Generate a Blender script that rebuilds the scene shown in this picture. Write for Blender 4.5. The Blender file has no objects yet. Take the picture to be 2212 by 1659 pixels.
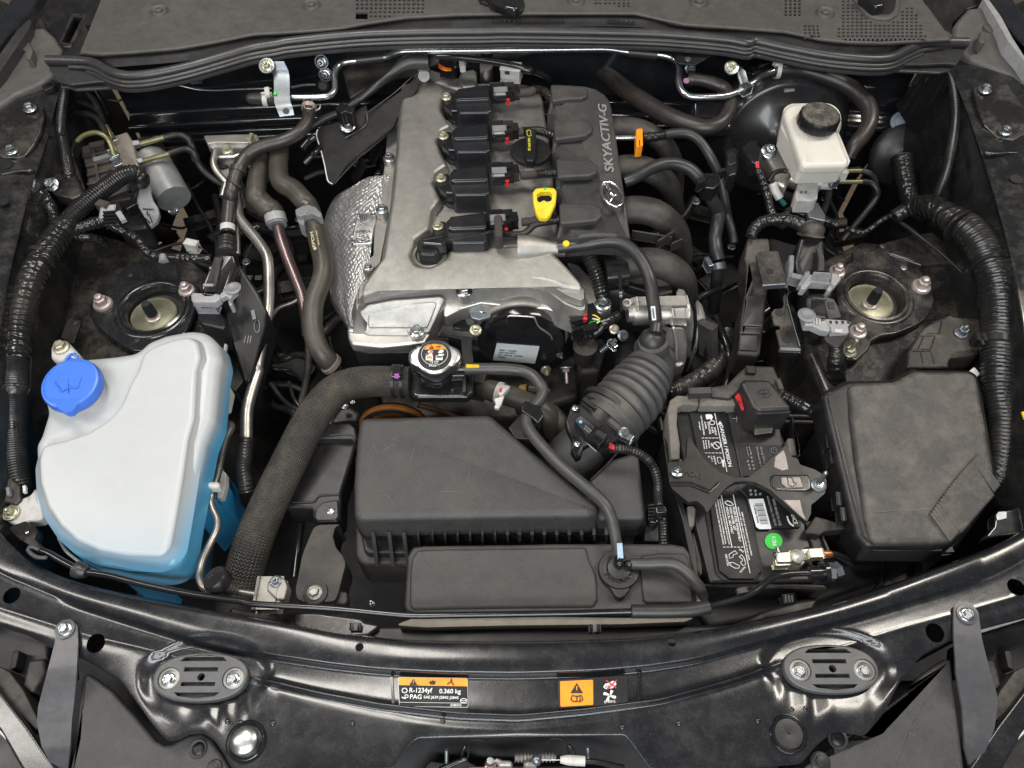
import bpy, bmesh, math, random
from mathutils import Vector, Matrix, noise
from mathutils.geometry import tessellate_polygon
random.seed(7)
SC = bpy.context.scene
COL = SC.collection
PITCH = math.radians(57.0); LENS = 27.0
CAM = Vector((.0,-.627,.965))
cd = bpy.data.cameras.new("camera"); cam = bpy.data.objects.new("camera", cd); COL.objects.link(cam)
cam.location = CAM; cam.rotation_euler = (math.pi/2-PITCH,0,0)
cd.lens = LENS; cd.sensor_width = 36.0; cd.clip_start = 0.01; cd.clip_end = 100
SC.camera = cam
w = bpy.data.worlds.new("World"); SC.world = w; w.use_nodes = True
w.node_tree.nodes["Background"].inputs[0].default_value = (.80,.86,1.0,1)
w.node_tree.nodes["Background"].inputs[1].default_value = 0.10
SC.view_settings.view_transform = 'Standard'; SC.view_settings.look = 'None'
SC.view_settings.exposure = 0.0; SC.view_settings.gamma = 1.0
def area(name, loc, target, sx, sy, power, col):
    l = bpy.data.lights.new(name, 'AREA'); l.shape = 'RECTANGLE'; l.size = sx; l.size_y = sy; l.energy = power; l.color = col
    o = bpy.data.objects.new(name, l); COL.objects.link(o); o.location = loc
    d = Vector(target)-Vector(loc); o.rotation_euler = d.to_track_quat('-Z', 'Y').to_euler()
    return o
area("ceiling_tube_left", (-.55,.52,2.0),(-.3,.1,0),.35,1.1,26,(1.0,.95,.88))
area("ceiling_tube_right", (1.45,.65,2.0),(.1,.1,0),.25,1.1,30,(1.0,.93,.82))
area("ceiling_tube_front", (-.2,-1.5,1.9),(0,.0,0),1.8,.25,32,(.96,.98,1.0))
area("front_fill", (.0,-2.1,1.15),(0,.0,0),2.2,.5,34,(.95,.98,1.0))  # added unseen low lamp, brightens the front-facing engine faces and rails
area("ceiling_tube_far_left", (-1.7,-.2,1.7),(0,.1,0),.2,1.3,16,(1.0,.95,.88))
F = 2212/2*LENS/18.0
fw = Vector((0, math.cos(PITCH),-math.sin(PITCH))); upv = Vector((0, math.sin(PITCH), math.cos(PITCH)))
OX = OY = 0.0; SCL = 1.0
CX = [0,548.6,1097.2,1608.5]; RY = [0,397.7,795.5,1206.4]
def S(c=None, r=None):
    global OX, OY, SCL
    if c is None: OX = OY = 0.0; SCL = 1.0
    else: OX = CX[c]; OY = RY[r]; SCL = 0.27282
def SX(x0, y0, w_):
    global OX, OY, SCL
    OX = x0/1.8228; OY = y0/1.8228; SCL = w_/2212/1.8228
def ray(x, y):
    X = OX+x*SCL; Y = OY+y*SCL
    return fw*F+Vector((1,0,0))*(X-1106)+upv*(829.5-Y)
def P(x, y, z):
    d = ray(x, y); return CAM+d*((z-CAM.z)/d.z)
def PY(x, y, wy):
    d = ray(x, y); return CAM+d*((wy-CAM.y)/d.y)
def mpp(p):                     # metres per pixel at p, in the current unit
    return (p-CAM).dot(fw)/F*SCL
WM = {}
ALL = []
def lk(o, parent=None, wm=None):
    COL.objects.link(o); WM[o.name] = wm or Matrix.Identity(4); ALL.append((o, parent))
    return o
def thing(name, label, cat, group=None):
    o = bpy.data.objects.new(name, None); o.empty_display_size = 0.02
    lk(o); o['label'] = label; o['category'] = cat
    if group: o['group'] = group
    return o
def tag(o, label, cat, group=None):
    o['label'] = label; o['category'] = cat
    if group: o['group'] = group
    return o
def mk(name, vs, fs, mat, parent=None, smooth=35, uv=None):
    me = bpy.data.meshes.new(name); me.from_pydata([tuple(v) for v in vs],[], fs)
    if uv:
        ul = me.uv_layers.new(name='UVMap')
        for poly in me.polygons:
            for li in poly.loop_indices: ul.data[li].uv = uv[poly.index][li-poly.loop_start]
    me.materials.append(mat)
    bm = bmesh.new(); bm.from_mesh(me); bmesh.ops.recalc_face_normals(bm, faces=bm.faces); bm.to_mesh(me); bm.free()
    if smooth:
        me.polygons.foreach_set('use_smooth',[True]*len(me.polygons)); me.set_sharp_from_angle(angle=math.radians(smooth))
    me.update()
    return lk(bpy.data.objects.new(name, me), parent)
def finalize():
    kids = {}
    for o, p in ALL: kids.setdefault(p.name if p else None,[]).append(o)
    def wpts(o):
        r = []
        if o.type == 'MESH': r += [WM[o.name] @ Vector(c) for c in (lambda vs: [(min(v[0] for v in vs), min(v[1] for v in vs), min(v[2] for v in vs)),(max(v[0] for v in vs), max(v[1] for v in vs), max(v[2] for v in vs))])([v.co for v in o.data.vertices])] if len(o.data.vertices) else []
        for k in kids.get(o.name,[]): r += wpts(k)
        return r
    for o, p in ALL:
        if o.type == 'MESH' and o.data.users == 1 and WM[o.name] == Matrix.Identity(4):
            vs = [v.co for v in o.data.vertices]
            if not vs: continue
            c = Vector(((min(v.x for v in vs)+max(v.x for v in vs))/2,(min(v.y for v in vs)+max(v.y for v in vs))/2, min(v.z for v in vs)))
            o.data.transform(Matrix.Translation(-c)); WM[o.name] = Matrix.Translation(c)
    for o, p in ALL:
        if o.type == 'EMPTY':
            q = wpts(o)
            if q: WM[o.name] = Matrix.Translation(((min(v.x for v in q)+max(v.x for v in q))/2,(min(v.y for v in q)+max(v.y for v in q))/2, min(v.z for v in q)))
    for o, p in ALL:
        if p: o.parent = p; o.matrix_basis = WM[p.name].inverted() @ WM[o.name]
        else: o.matrix_basis = WM[o.name]
def mat(name, base, rough=0.5, metal=0.0, coat=0.0, dust=0.0, dustcol=(.17,.145,.115), bump=0.0, bscale=500, var=0.22, speck=0.0,
        spec=0.5, sss=0.0, dscale=9.0, tr=0.0, emit=None):
    m = bpy.data.materials.new(name); m.use_nodes = True; nt = m.node_tree; N = nt.nodes; L = nt.links
    b = N['Principled BSDF']
    b.inputs['Metallic'].default_value = metal; b.inputs['Coat Weight'].default_value = coat; b.inputs['Coat Roughness'].default_value = 0.12
    b.inputs['Specular IOR Level'].default_value = spec
    if sss: b.inputs['Subsurface Weight'].default_value = sss; b.inputs['Subsurface Radius'].default_value = (.02,.02,.02); b.inputs['Subsurface Scale'].default_value = 0.5
    if tr: b.inputs['Transmission Weight'].default_value = tr
    g = N.new('ShaderNodeNewGeometry')
    def noise_(sc, det=5, rgh=0.6):
        n = N.new('ShaderNodeTexNoise'); n.inputs['Scale'].default_value = sc; n.inputs['Detail'].default_value = det; n.inputs['Roughness'].default_value = rgh
        L.new(g.outputs['Position'], n.inputs['Vector']); return n.outputs['Fac']
    def rng(f, a, bb, c=0.0, d=1.0):
        r = N.new('ShaderNodeMapRange'); L.new(f, r.inputs[0]); r.inputs[1].default_value = a; r.inputs[2].default_value = bb
        r.inputs[3].default_value = c; r.inputs[4].default_value = d; return r.outputs[0]
    def mixc(f, a, bb):
        x = N.new('ShaderNodeMix'); x.data_type = 'RGBA'
        if isinstance(f, float): x.inputs[0].default_value = f
        else: L.new(f, x.inputs[0])
        for i, v in ((6, a),(7, bb)):
            if isinstance(v, tuple): x.inputs[i].default_value = (*v,1)
            else: L.new(v, x.inputs[i])
        return x.outputs[2]
    def mul(a, bb):
        x = N.new('ShaderNodeMath'); x.operation = 'MULTIPLY'
        for i, v in ((0, a),(1, bb)):
            if isinstance(v, float): x.inputs[i].default_value = v
            else: L.new(v, x.inputs[i])
        return x.outputs[0]
    col = mixc(rng(noise_(60,10,.78),.3,.7), tuple(c*(1-var) for c in base), tuple(min(1, c*(1+var)) for c in base))
    rv = rng(noise_(31,6),.3,.7, max(.02, rough*0.85), min(1, rough*1.15))
    if dust:
        dm = rng(noise_(dscale,10,.76),.46,.66)
        sx = N.new('ShaderNodeSeparateXYZ'); L.new(g.outputs['Normal'], sx.inputs[0])
        dm = mul(mul(dm, rng(sx.outputs[2],-.3,.9,.25,1.0)), float(dust))
        col = mixc(dm, col, dustcol)
        x = N.new('ShaderNodeMix'); L.new(dm, x.inputs[0]); L.new(rv, x.inputs[2]); x.inputs[3].default_value = 0.85; rv = x.outputs[0]
    if speck:
        sm = mul(rng(noise_(420,3,.8),.62,.74), float(speck)); col = mixc(sm, col, tuple(min(1, c*1.6+0.05) for c in dustcol))
    L.new(col, b.inputs['Base Color']); L.new(rv, b.inputs['Roughness'])
    if bump:
        bn = N.new('ShaderNodeBump'); bn.inputs['Strength'].default_value = bump; bn.inputs['Distance'].default_value = 0.001
        L.new(noise_(bscale,3,.6), bn.inputs['Height']); L.new(bn.outputs[0], b.inputs['Normal'])
    if emit: b.inputs['Emission Color'].default_value = (*emit,1); b.inputs['Emission Strength'].default_value = 1
    m['b'] = 1
    return m
def addbump(m, kind, scale, dist, strength=1.0, distort=0.0, usc=1.0):
    """wave relief along a tube's length (UV v in metres)"""
    nt = m.node_tree; N = nt.nodes; L = nt.links; b = N['Principled BSDF']
    tc = N.new('ShaderNodeTexCoord'); sp = N.new('ShaderNodeSeparateXYZ'); L.new(tc.outputs['UV'], sp.inputs[0])
    def math_(op, a, bb=0.0):
        x = N.new('ShaderNodeMath'); x.operation = op
        for i, v in ((0, a),(1, bb)):
            if isinstance(v,(int, float)): x.inputs[i].default_value = v
            else: L.new(v, x.inputs[i])
        return x.outputs[0]
    ph = math_('MULTIPLY', sp.outputs[1], scale)
    if distort:
        if kind == 'weave': ph = math_('ADD', ph, math_('MULTIPLY', math_('SINE', math_('MULTIPLY', sp.outputs[0], usc)), distort))
        else:
            n = N.new('ShaderNodeTexNoise'); n.inputs['Scale'].default_value = usc; L.new(tc.outputs['UV'], n.inputs['Vector'])
            ph = math_('ADD', ph, math_('MULTIPLY', n.outputs['Fac'], distort))
    h = math_('SINE', ph)
    bn = N.new('ShaderNodeBump'); bn.inputs['Strength'].default_value = strength; bn.inputs['Distance'].default_value = dist
    L.new(h, bn.inputs['Height'])
    old = b.inputs['Normal'].links
    if old: L.new(old[0].from_socket, bn.inputs['Normal'])
    L.new(bn.outputs[0], b.inputs['Normal'])
    return m
class MatBook(dict):
    def __missing__(self, k): return k
M = MatBook()
M['paint'] = mat('black_gloss_paint',(.010,.0105,.012),.23, coat=0.35, dust=0.12, bump=0.08, bscale=120, speck=0.3, dustcol=(.11,.11,.11), dscale=22)
M['paintclean'] = mat('clean_black_paint',(.010,.011,.013),.12, coat=0.7, dust=0.08)
M['paintdirty'] = mat('dirty_black_paint',(.012,.0115,.011),.24, coat=0.3, dust=0.55, dustcol=(.085,.070,.054), speck=0.25, dscale=16, bump=0.05, bscale=40)
M['paintmid'] = mat('scuffed_black_paint',(.010,.0105,.011),.2, coat=0.4, dust=0.30, dustcol=(.08,.068,.055), speck=0.35, dscale=26, bump=0.12, bscale=35)
M['dark'] = mat('near_black_steel',(.006,.006,.007),.6, dust=0.3, dustcol=(.03,.027,.022))  # near-black base colour with a little dust
M['plastic'] = mat('grained_black_plastic',(.040,.039,.0385),.47, dust=0.35, bump=0.7, bscale=600, speck=0.40, dustcol=(.098,.090,.078), dscale=14)
M['plasticd'] = mat('dark_plastic',(.015,.015,.0155),.40, dust=0.14, bump=0.15, bscale=500, speck=0.12, dscale=18)
M['plasticb'] = mat('dusty_brown_plastic',(.017,.016,.015),.50, dust=0.42, bump=0.25, bscale=500, speck=0.3, dscale=18)
M['gloss'] = mat('glossy_black_plastic',(.010,.010,.011),.16, dust=0.06, coat=0.2)
M['satin'] = mat('satin_black_plastic',(.010,.010,.011),.36, dust=0.12, spec=.35)
M['cowl'] = mat('weathered_cowl_plastic',(.066,.063,.059),.55, dust=0.22, bump=0.4, bscale=600, dustcol=(.15,.13,.11), speck=0.15)
M['rubber'] = mat('black_rubber',(.022,.0225,.023),.38, dust=0.10, bump=0.1, bscale=300)
M['seal'] = mat('seal_rubber',(.030,.030,.031),.34, dust=0.16, bump=0.05)
M['hose'] = mat('grey_hose_rubber',(.045,.044,.043),.42, dust=0.12, bump=0.15, bscale=250)
M['hoseb'] = mat('brown_hose_rubber',(.022,.0185,.0175),.38, dust=0.12, bump=0.15, bscale=300)
M['hoset'] = mat('tan_hose_rubber',(.040,.036,.028),.44, dust=0.2, bump=0.15, bscale=300)
M['hosew'] = addbump(mat('woven_hose_rubber',(.050,.048,.043),.42, dust=0.5, dustcol=(.19,.16,.10), dscale=14, speck=.3),'weave',1500,.0013,1.0,1.3,1100)
M['tape'] = addbump(mat('taped_loom',(.012,.012,.012),.20, dust=0.22, dustcol=(.10,.085,.065), bump=0.5, bscale=60),'noise',500,.0012,.6,25,20)
M['corr'] = mat('corrugated_loom',(.013,.013,.013),.22, dust=0.35, dustcol=(.10,.09,.07))
M['fabric'] = mat('fabric_tape',(.045,.035,.033),.85, bump=0.5, bscale=900)
M['alu'] = mat('cast_aluminium',(.58,.565,.53),.36, metal=0.85, bump=0.35, bscale=900, dust=0.12, var=0.08)
M['alud'] = mat('dull_cast_aluminium',(.38,.37,.345),.46, metal=0.8, bump=0.4, bscale=700, dust=0.3, var=0.12)
M['cover'] = mat('silver_valve_cover',(.40,.39,.365),.42, metal=0.85, bump=0.45, bscale=1100, dust=0.34, dustcol=(.15,.13,.10), var=0.18, dscale=9, speck=.12)
M['bare'] = mat('bare_bright_metal',(.60,.60,.585),.30, metal=1.0, bump=0.15, bscale=200, dust=0.12)
M['zinc'] = mat('zinc_plated_steel',(.46,.485,.495),.26, metal=0.95, dust=0.08, var=0.1)
M['zincd'] = mat('dull_zinc_bracket',(.22,.245,.265),.34, metal=0.8, dust=0.15, var=0.15)
M['yzinc'] = mat('yellow_zinc',(.46,.44,.33),.32, metal=0.7, dust=0.1, var=0.2)
M['olive'] = mat('olive_brake_pipe',(.16,.15,.075),.30, metal=0.4)
M['pink'] = mat('pink_plated_nut',(.44,.37,.35),.38, metal=0.55)
M['pipe'] = mat('aluminium_pipe',(.36,.35,.33),.36, metal=0.9, dust=0.1)
M['pipep'] = mat('purple_tinted_pipe',(.19,.14,.14),.32, metal=0.85, dust=0.1)
M['white'] = mat('white_plastic',(.50,.49,.465),.42, sss=0.1, dust=0.04)
M['cream'] = mat('cream_reservoir_plastic',(.58,.555,.50),.36, sss=0.25, dust=0.05, var=0.05)
M['strap'] = mat('satin_grey_strap',(.095,.095,.10),.36, metal=0.3, dust=0.1)
M['grey'] = mat('grey_plastic',(.17,.175,.185),.42, dust=0.25)
M['greyl'] = mat('light_grey_plastic',(.28,.28,.285),.42, dust=0.15)
M['blue'] = mat('blue_cap_plastic',(.045,.155,.62),.38, var=0.04)
M['yellow'] = mat('yellow_plastic',(.72,.50,.01),.40, dust=0.08)
M['orange'] = mat('orange_plastic',(.85,.28,.01),.42)
M['green'] = mat('green_sticker',(.02,.52,.05),.5, var=0.02)
M['red'] = mat('red_plastic',(.55,.02,.03),.45)
M['foam'] = mat('grey_foam',(.15,.138,.122),.95, bump=1.0, bscale=500, var=0.25)
M['copper'] = mat('copper_crimp',(.45,.20,.09),.4, metal=0.8)
M['tin'] = mat('tinned_terminal',(.44,.41,.34),.4, metal=0.8)
M['lead'] = mat('lead_post',(.36,.35,.33),.38, metal=0.9, bump=1.0, bscale=120)
M['belt'] = mat('rusty_orange_pulley',(.30,.11,.02),.5, metal=0.3)
M['inkw'] = mat('white_ink',(.72,.72,.70),.5, var=0.0)
M['inkg'] = mat('pale_grey_ink',(.22,.22,.22),.5, var=0.0)
M['inkk'] = mat('black_ink',(.012,.012,.012),.5, var=0.0)
M['inky'] = mat('yellow_ink',(.55,.55,.04),.5, var=0.0)
M['inkr'] = mat('red_ink',(.65,.03,.05),.5, var=0.0)
M['labelw'] = mat('pale_label_paper',(.58,.61,.62),.45, var=0.04)
M['labelk'] = mat('black_label_film',(.009,.0095,.011),.45, spec=.3, var=0.05, dust=0.12)
M['labelc'] = mat('label_cut_edge_white',(.66,.66,.64),.5)
M['silverletter'] = mat('satin_silver_letters',(.50,.48,.46),.35, metal=0.6)
M['chrome'] = mat('chrome_emblem',(.80,.79,.77),.22, metal=1.0, bump=0.15, bscale=90)
M['coilblue'] = mat('bluish_black_resin',(.012,.013,.0165),.32, dust=0.10)
M['screenmetal'] = mat('brushed_motor_can',(.46,.47,.47),.28, metal=1.0, bump=0.2, bscale=80)
def catmull(pts, n):
    """pts: list of Vectors (any dim as tuple lists) -> n samples per span"""
    out = []
    q = [pts[0]*2-pts[1]]+pts+[pts[-1]*2-pts[-2]]
    for i in range(1, len(q)-2):
        p0, p1, p2, p3 = q[i-1], q[i], q[i+1], q[i+2]
        for k in range(n):
            t = k/n; out.append(.5*((2*p1)+(p2-p0)*t+(2*p0-5*p1+4*p2-p3)*t*t+(3*p1-p0-3*p2+p3)*t*t*t))
    out.append(pts[-1]); return out
def resample(pts, step=None, n=None):
    d = [0]
    for a, b in zip(pts, pts[1:]): d.append(d[-1]+(Vector(b[:3])-Vector(a[:3])).length)
    T = d[-1]
    if n is None: n = max(2, int(T/step)+1)
    out = []; j = 0
    for i in range(n):
        s = T*i/(n-1)
        while j < len(d)-2 and d[j+1] < s: j += 1
        f = (s-d[j])/max(1e-9, d[j+1]-d[j]); out.append(pts[j].lerp(pts[j+1], min(1, max(0, f))))
    return out, T
def sweep(path, rads, nseg=14, cap=True, flat=1.0):
    vs = []; fs = []; uvs = []
    t0 = (path[1]-path[0]).normalized(); ref = Vector((0,0,1)) if abs(t0.z) < 0.9 else Vector((1,0,0))
    nrm = (ref-t0*ref.dot(t0)).normalized(); s = 0
    n = len(path); L = [0]
    for i in range(1, n): L.append(L[-1]+(path[i]-path[i-1]).length)
    for i in range(n):
        t = (path[min(n-1, i+1)]-path[max(0, i-1)]).normalized()
        nrm = (nrm-t*nrm.dot(t)).normalized(); bi = t.cross(nrm)
        for k in range(nseg):
            a = 2*math.pi*k/nseg; vs.append(path[i]+(nrm*math.cos(a)*flat+bi*math.sin(a))*rads[i])
    for i in range(n-1):
        for k in range(nseg):
            k2 = (k+1) % nseg
            fs.append((i*nseg+k, i*nseg+k2,(i+1)*nseg+k2,(i+1)*nseg+k))
            c = 2*math.pi*rads[i]/nseg
            uvs.append([(k*c, L[i]),((k+1)*c, L[i]),((k+1)*c, L[i+1]),(k*c, L[i+1])])
    if cap:
        fs.append(tuple(range(nseg))[::-1]); uvs.append([(0,0)]*nseg)
        fs.append(tuple((n-1)*nseg+k for k in range(nseg))); uvs.append([(0,0)]*nseg)
    return vs, fs, uvs
def tube(name, pts, r, m, parent=None, n=14, rib=None, step=0.005, soft=True, flat=1.0, wob=0.0, cut=True, round_end=False):
    """pts in current picture units + height; r in picture units (number or list)"""
    W = [P(*p) if not isinstance(p, Vector) else p for p in pts]
    rr = r if isinstance(r,(list, tuple)) else [r]*len(W)
    rr = [a*mpp(q) for a, q in zip(rr, W)]
    q = [Vector((*p, a)) for p, a in zip(W, rr)]
    q4 = catmull(q,14) if (soft and len(q) > 2) else q
    if rib: step = min(step, rib[0]/(rib[2] if len(rib) > 2 else 4))
    sm, T = resample(q4, step=step)
    path = [Vector(v[:3]) for v in sm]; rad = [v[3] for v in sm]
    if rib:
        for i in range(len(rad)):
            ph = (i*T/(len(rad)-1)/rib[0]) % 1.0
            rad[i] *= 1+rib[1]*(.5+0.5*math.cos(2*math.pi*ph))**0.7-rib[1]*0.5
    if wob:
        for i in range(len(rad)): rad[i] *= 1+wob*noise.noise(Vector((i*T/len(rad)*70, parent and 1 or 3, sum(map(ord, name)))))
    if round_end:
        e = rad[-1]; d = (path[-1]-path[-2]).normalized(); b = path[-1].copy()
        for a in (25,50,70,85): path.append(b+d*e*math.sin(math.radians(a))); rad.append(e*math.cos(math.radians(a)))
        e = rad[0]; d = (path[0]-path[1]).normalized(); b = path[0].copy()
        for a in (25,50,70,85): path.insert(0, b+d*e*math.sin(math.radians(a))); rad.insert(0, e*math.cos(math.radians(a)))
    vs, fs, uv = sweep(path, rad, n, flat=flat)
    return mk(name, vs, fs, M[m] if isinstance(m, str) else m, parent,50, uv)
def band(name, pts, r, m, parent=None, w=None, n=24):
    """a clamp ring round a tube: pts = two points on the axis"""
    return tube(name, pts, r, m, parent, n=n, soft=False, step=0.01)
def lathe(name, c, axis, prof, m, parent=None, n=32, sx=1.0, ang0=0, smooth=35, poly=None, cap=True):
    """c world point, axis world vector, prof [(r, h)] in metres"""
    ax = Vector(axis).normalized(); ref = Vector((1,0,0)) if abs(ax.x) < 0.9 else Vector((0,0,1))
    X = (ref-ax*ref.dot(ax)).normalized(); Y = ax.cross(X)
    vs = []; fs = []
    for (r, h) in prof:
        for k in range(n):
            a = 2*math.pi*k/n+ang0; rk = r*(poly(a) if poly else 1)
            vs.append(c+ax*h+X*math.cos(a)*rk*sx+Y*math.sin(a)*rk)
    for i in range(len(prof)-1):
        for k in range(n): fs.append((i*n+k, i*n+(k+1) % n,(i+1)*n+(k+1) % n,(i+1)*n+k))
    if cap: fs.append(tuple(range(n))[::-1]); fs.append(tuple((len(prof)-1)*n+k for k in range(n)))
    return mk(name, vs, fs, M[m] if isinstance(m, str) else m, parent, smooth)
def fillet(pts, rad, seg=5):
    """round the corners of a closed polygon of 3-vectors"""
    n = len(pts); out = []
    for i in range(n):
        p, a, b = pts[i], pts[i-1], pts[(i+1) % n]
        r = rad[i] if isinstance(rad,(list, tuple)) else rad
        da = a-p; db = b-p; la, lb = da.length, db.length
        if r <= 0 or la < 1e-6 or lb < 1e-6: out.append(p); continue
        co = max(-1, min(1, da.dot(db)/(la*lb))); th = math.acos(co)
        if th > math.radians(172): out.append(p); continue
        t = min(r/math.tan(th/2), la*0.48, lb*0.48)
        A = p+da/la*t; B = p+db/lb*t
        for k in range(seg+1):
            u = k/seg; out.append(A*(1-u)**2+p*2*u*(1-u)+B*u*u)
    return out
def offset2(pts, d):
    n = len(pts); out = []
    ar = sum(pts[i].x*pts[(i+1) % n].y-pts[(i+1) % n].x*pts[i].y for i in range(n)); s = 1 if ar > 0 else -1
    for i in range(n):
        a = pts[i]-pts[i-1]; b = pts[(i+1) % n]-pts[i]
        na = Vector((-a.y, a.x)).normalized() if a.xy.length > 1e-9 else Vector((0,0)); nb = Vector((-b.y, b.x)).normalized() if b.xy.length > 1e-9 else na
        v = na+nb
        if v.length < 1e-6: v = na
        v.normalize(); k = 1/max(.5, v.dot(na)) if na.length > 0 else 1
        out.append(pts[i]+Vector((v.x, v.y,0))*d*s*k)
    grp = [[i] for i in range(n)]; gid = list(range(n))
    for _ in range(12):
        hit = False
        for i in range(n):
            j = (i+1) % n
            if gid[i] == gid[j]: continue
            a = pts[j]-pts[i]; b = out[j]-out[i]
            if a.x*b.x+a.y*b.y < 0:
                A = grp[gid[i]]; B = grp[gid[j]]; C_ = A+B; m = sum((out[t] for t in C_), Vector())/len(C_); g = gid[i]
                for t in C_: out[t] = m.copy(); gid[t] = g
                grp[g] = C_; hit = True
        if not hit: break
    return out
def crosses(T):
    n = len(T); E = [(T[i].x, T[i].y, T[(i+1) % n].x, T[(i+1) % n].y) for i in range(n)]
    B = [(min(a, c), max(a, c), min(b, d), max(b, d)) for a, b, c, d in E]
    for i in range(n):
        a, b, c, d = E[i]; bi = B[i]
        for j in range(i+2, n):
            if i == 0 and j == n-1: continue
            q = B[j]
            if q[0] > bi[1] or q[1] < bi[0] or q[2] > bi[3] or q[3] < bi[2]: continue
            e, f, g, h = E[j]
            o1 = (c-a)*(f-b)-(d-b)*(e-a); o2 = (c-a)*(h-b)-(d-b)*(g-a); o3 = (g-e)*(b-f)-(h-f)*(a-e); o4 = (g-e)*(d-f)-(h-f)*(c-e)
            if o1*o2 < 0 and o3*o4 < 0: return True
    return False
def slabw(name, W, h, m, parent=None, fil=0.004, er=0.002, draft=0.0, holes=(), seg=4, dome=0.0):
    """closed outline of world points = top rim; extruded down by h with a rounded top edge"""
    T = fillet(W, max(fil, er*1.15)) if fil and not isinstance(fil,(list, tuple)) else (fillet(W, fil) if fil else list(W))
    T = [p for i, p in enumerate(T) if (p-T[i-1]).length > 2e-5]
    n = len(T); rings = []
    er = min(er, h*0.9)
    if crosses(T):
        T = [p for i, p in enumerate(W)]; n = len(T)
    while er > .0002 and crosses(offset2(T, er+.0006)): er *= .7
    while draft > 0 and crosses(offset2(T,-draft)): draft *= .5
    zv = Vector((0,0,1))
    out = offset2(T,-draft) if draft else T
    rings.append([p-zv*h for p in out])
    for k in range(seg+1):
        a = math.pi/2*k/seg
        ins = er*(1-math.cos(a)); dn = er*(1-math.sin(a))
        rings.append([p-zv*dn for p in offset2(T, ins)] if ins > 0 else [p-zv*dn for p in T])
    rings.append(offset2(T, er+0.0006))
    vs = [p for r_ in rings for p in r_]; fs = []
    for i in range(len(rings)-1):
        for k in range(n): fs.append((i*n+k, i*n+(k+1) % n,(i+1)*n+(k+1) % n,(i+1)*n+k))
    base = (len(rings)-1)*n
    if not holes: fs.append(tuple(range(n))[::-1])
    if holes:
        loops = [[Vector(v) for v in rings[-1]]]; idx = list(range(base, base+n))
        for H in holes:
            s0 = len(vs); loops.append(list(H)); idx += list(range(s0, s0+len(H)))
            vs += H; vs += [p-zv*(h*0.98) for p in H]; k = len(H)
            for i in range(k): fs.append((s0+i, s0+(i+1) % k, s0+k+(i+1) % k, s0+k+i))
        for tri in tessellate_polygon(loops): fs.append(tuple(idx[i] for i in tri))
    elif dome:
        c = sum(rings[-1], Vector())/n
        cur = base; R = rings[-1]
        for k in (.75,.5,.25):
            s0 = len(vs); vs += [c.lerp(p, k)+zv*dome*(1-k*k) for p in R]
            for i in range(n): fs.append((cur+i, cur+(i+1) % n, s0+(i+1) % n, s0+i))
            cur = s0
        fs.append(tuple(cur+i for i in range(n)))
    else: fs.append(tuple(base+k for k in range(n)))
    return mk(name, vs, fs, M[m] if isinstance(m, str) else m, parent,38)
def slab(name, pts, z, h, m, parent=None, fil=10, er=0.002, draft=0.0, holes=(), dome=0.0):
    """outline in picture units (x, y[, z])"""
    W = [P(p[0], p[1], p[2] if len(p) > 2 else z) for p in pts]
    f = fil*mpp(W[0]) if not isinstance(fil,(list, tuple)) else [a*mpp(W[0]) for a in fil]
    return slabw(name, W, h, m, parent, f, er, draft, holes, dome=dome)
def circ(x, y, z, rx, n=16, ry=None, up=0.0):
    c = P(x, y, z); r = rx*mpp(c); q = (ry or rx)*mpp(c)
    return [c+Vector((math.cos(2*math.pi*k/n)*r, math.sin(2*math.pi*k/n)*q, up)) for k in range(n)]
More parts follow.
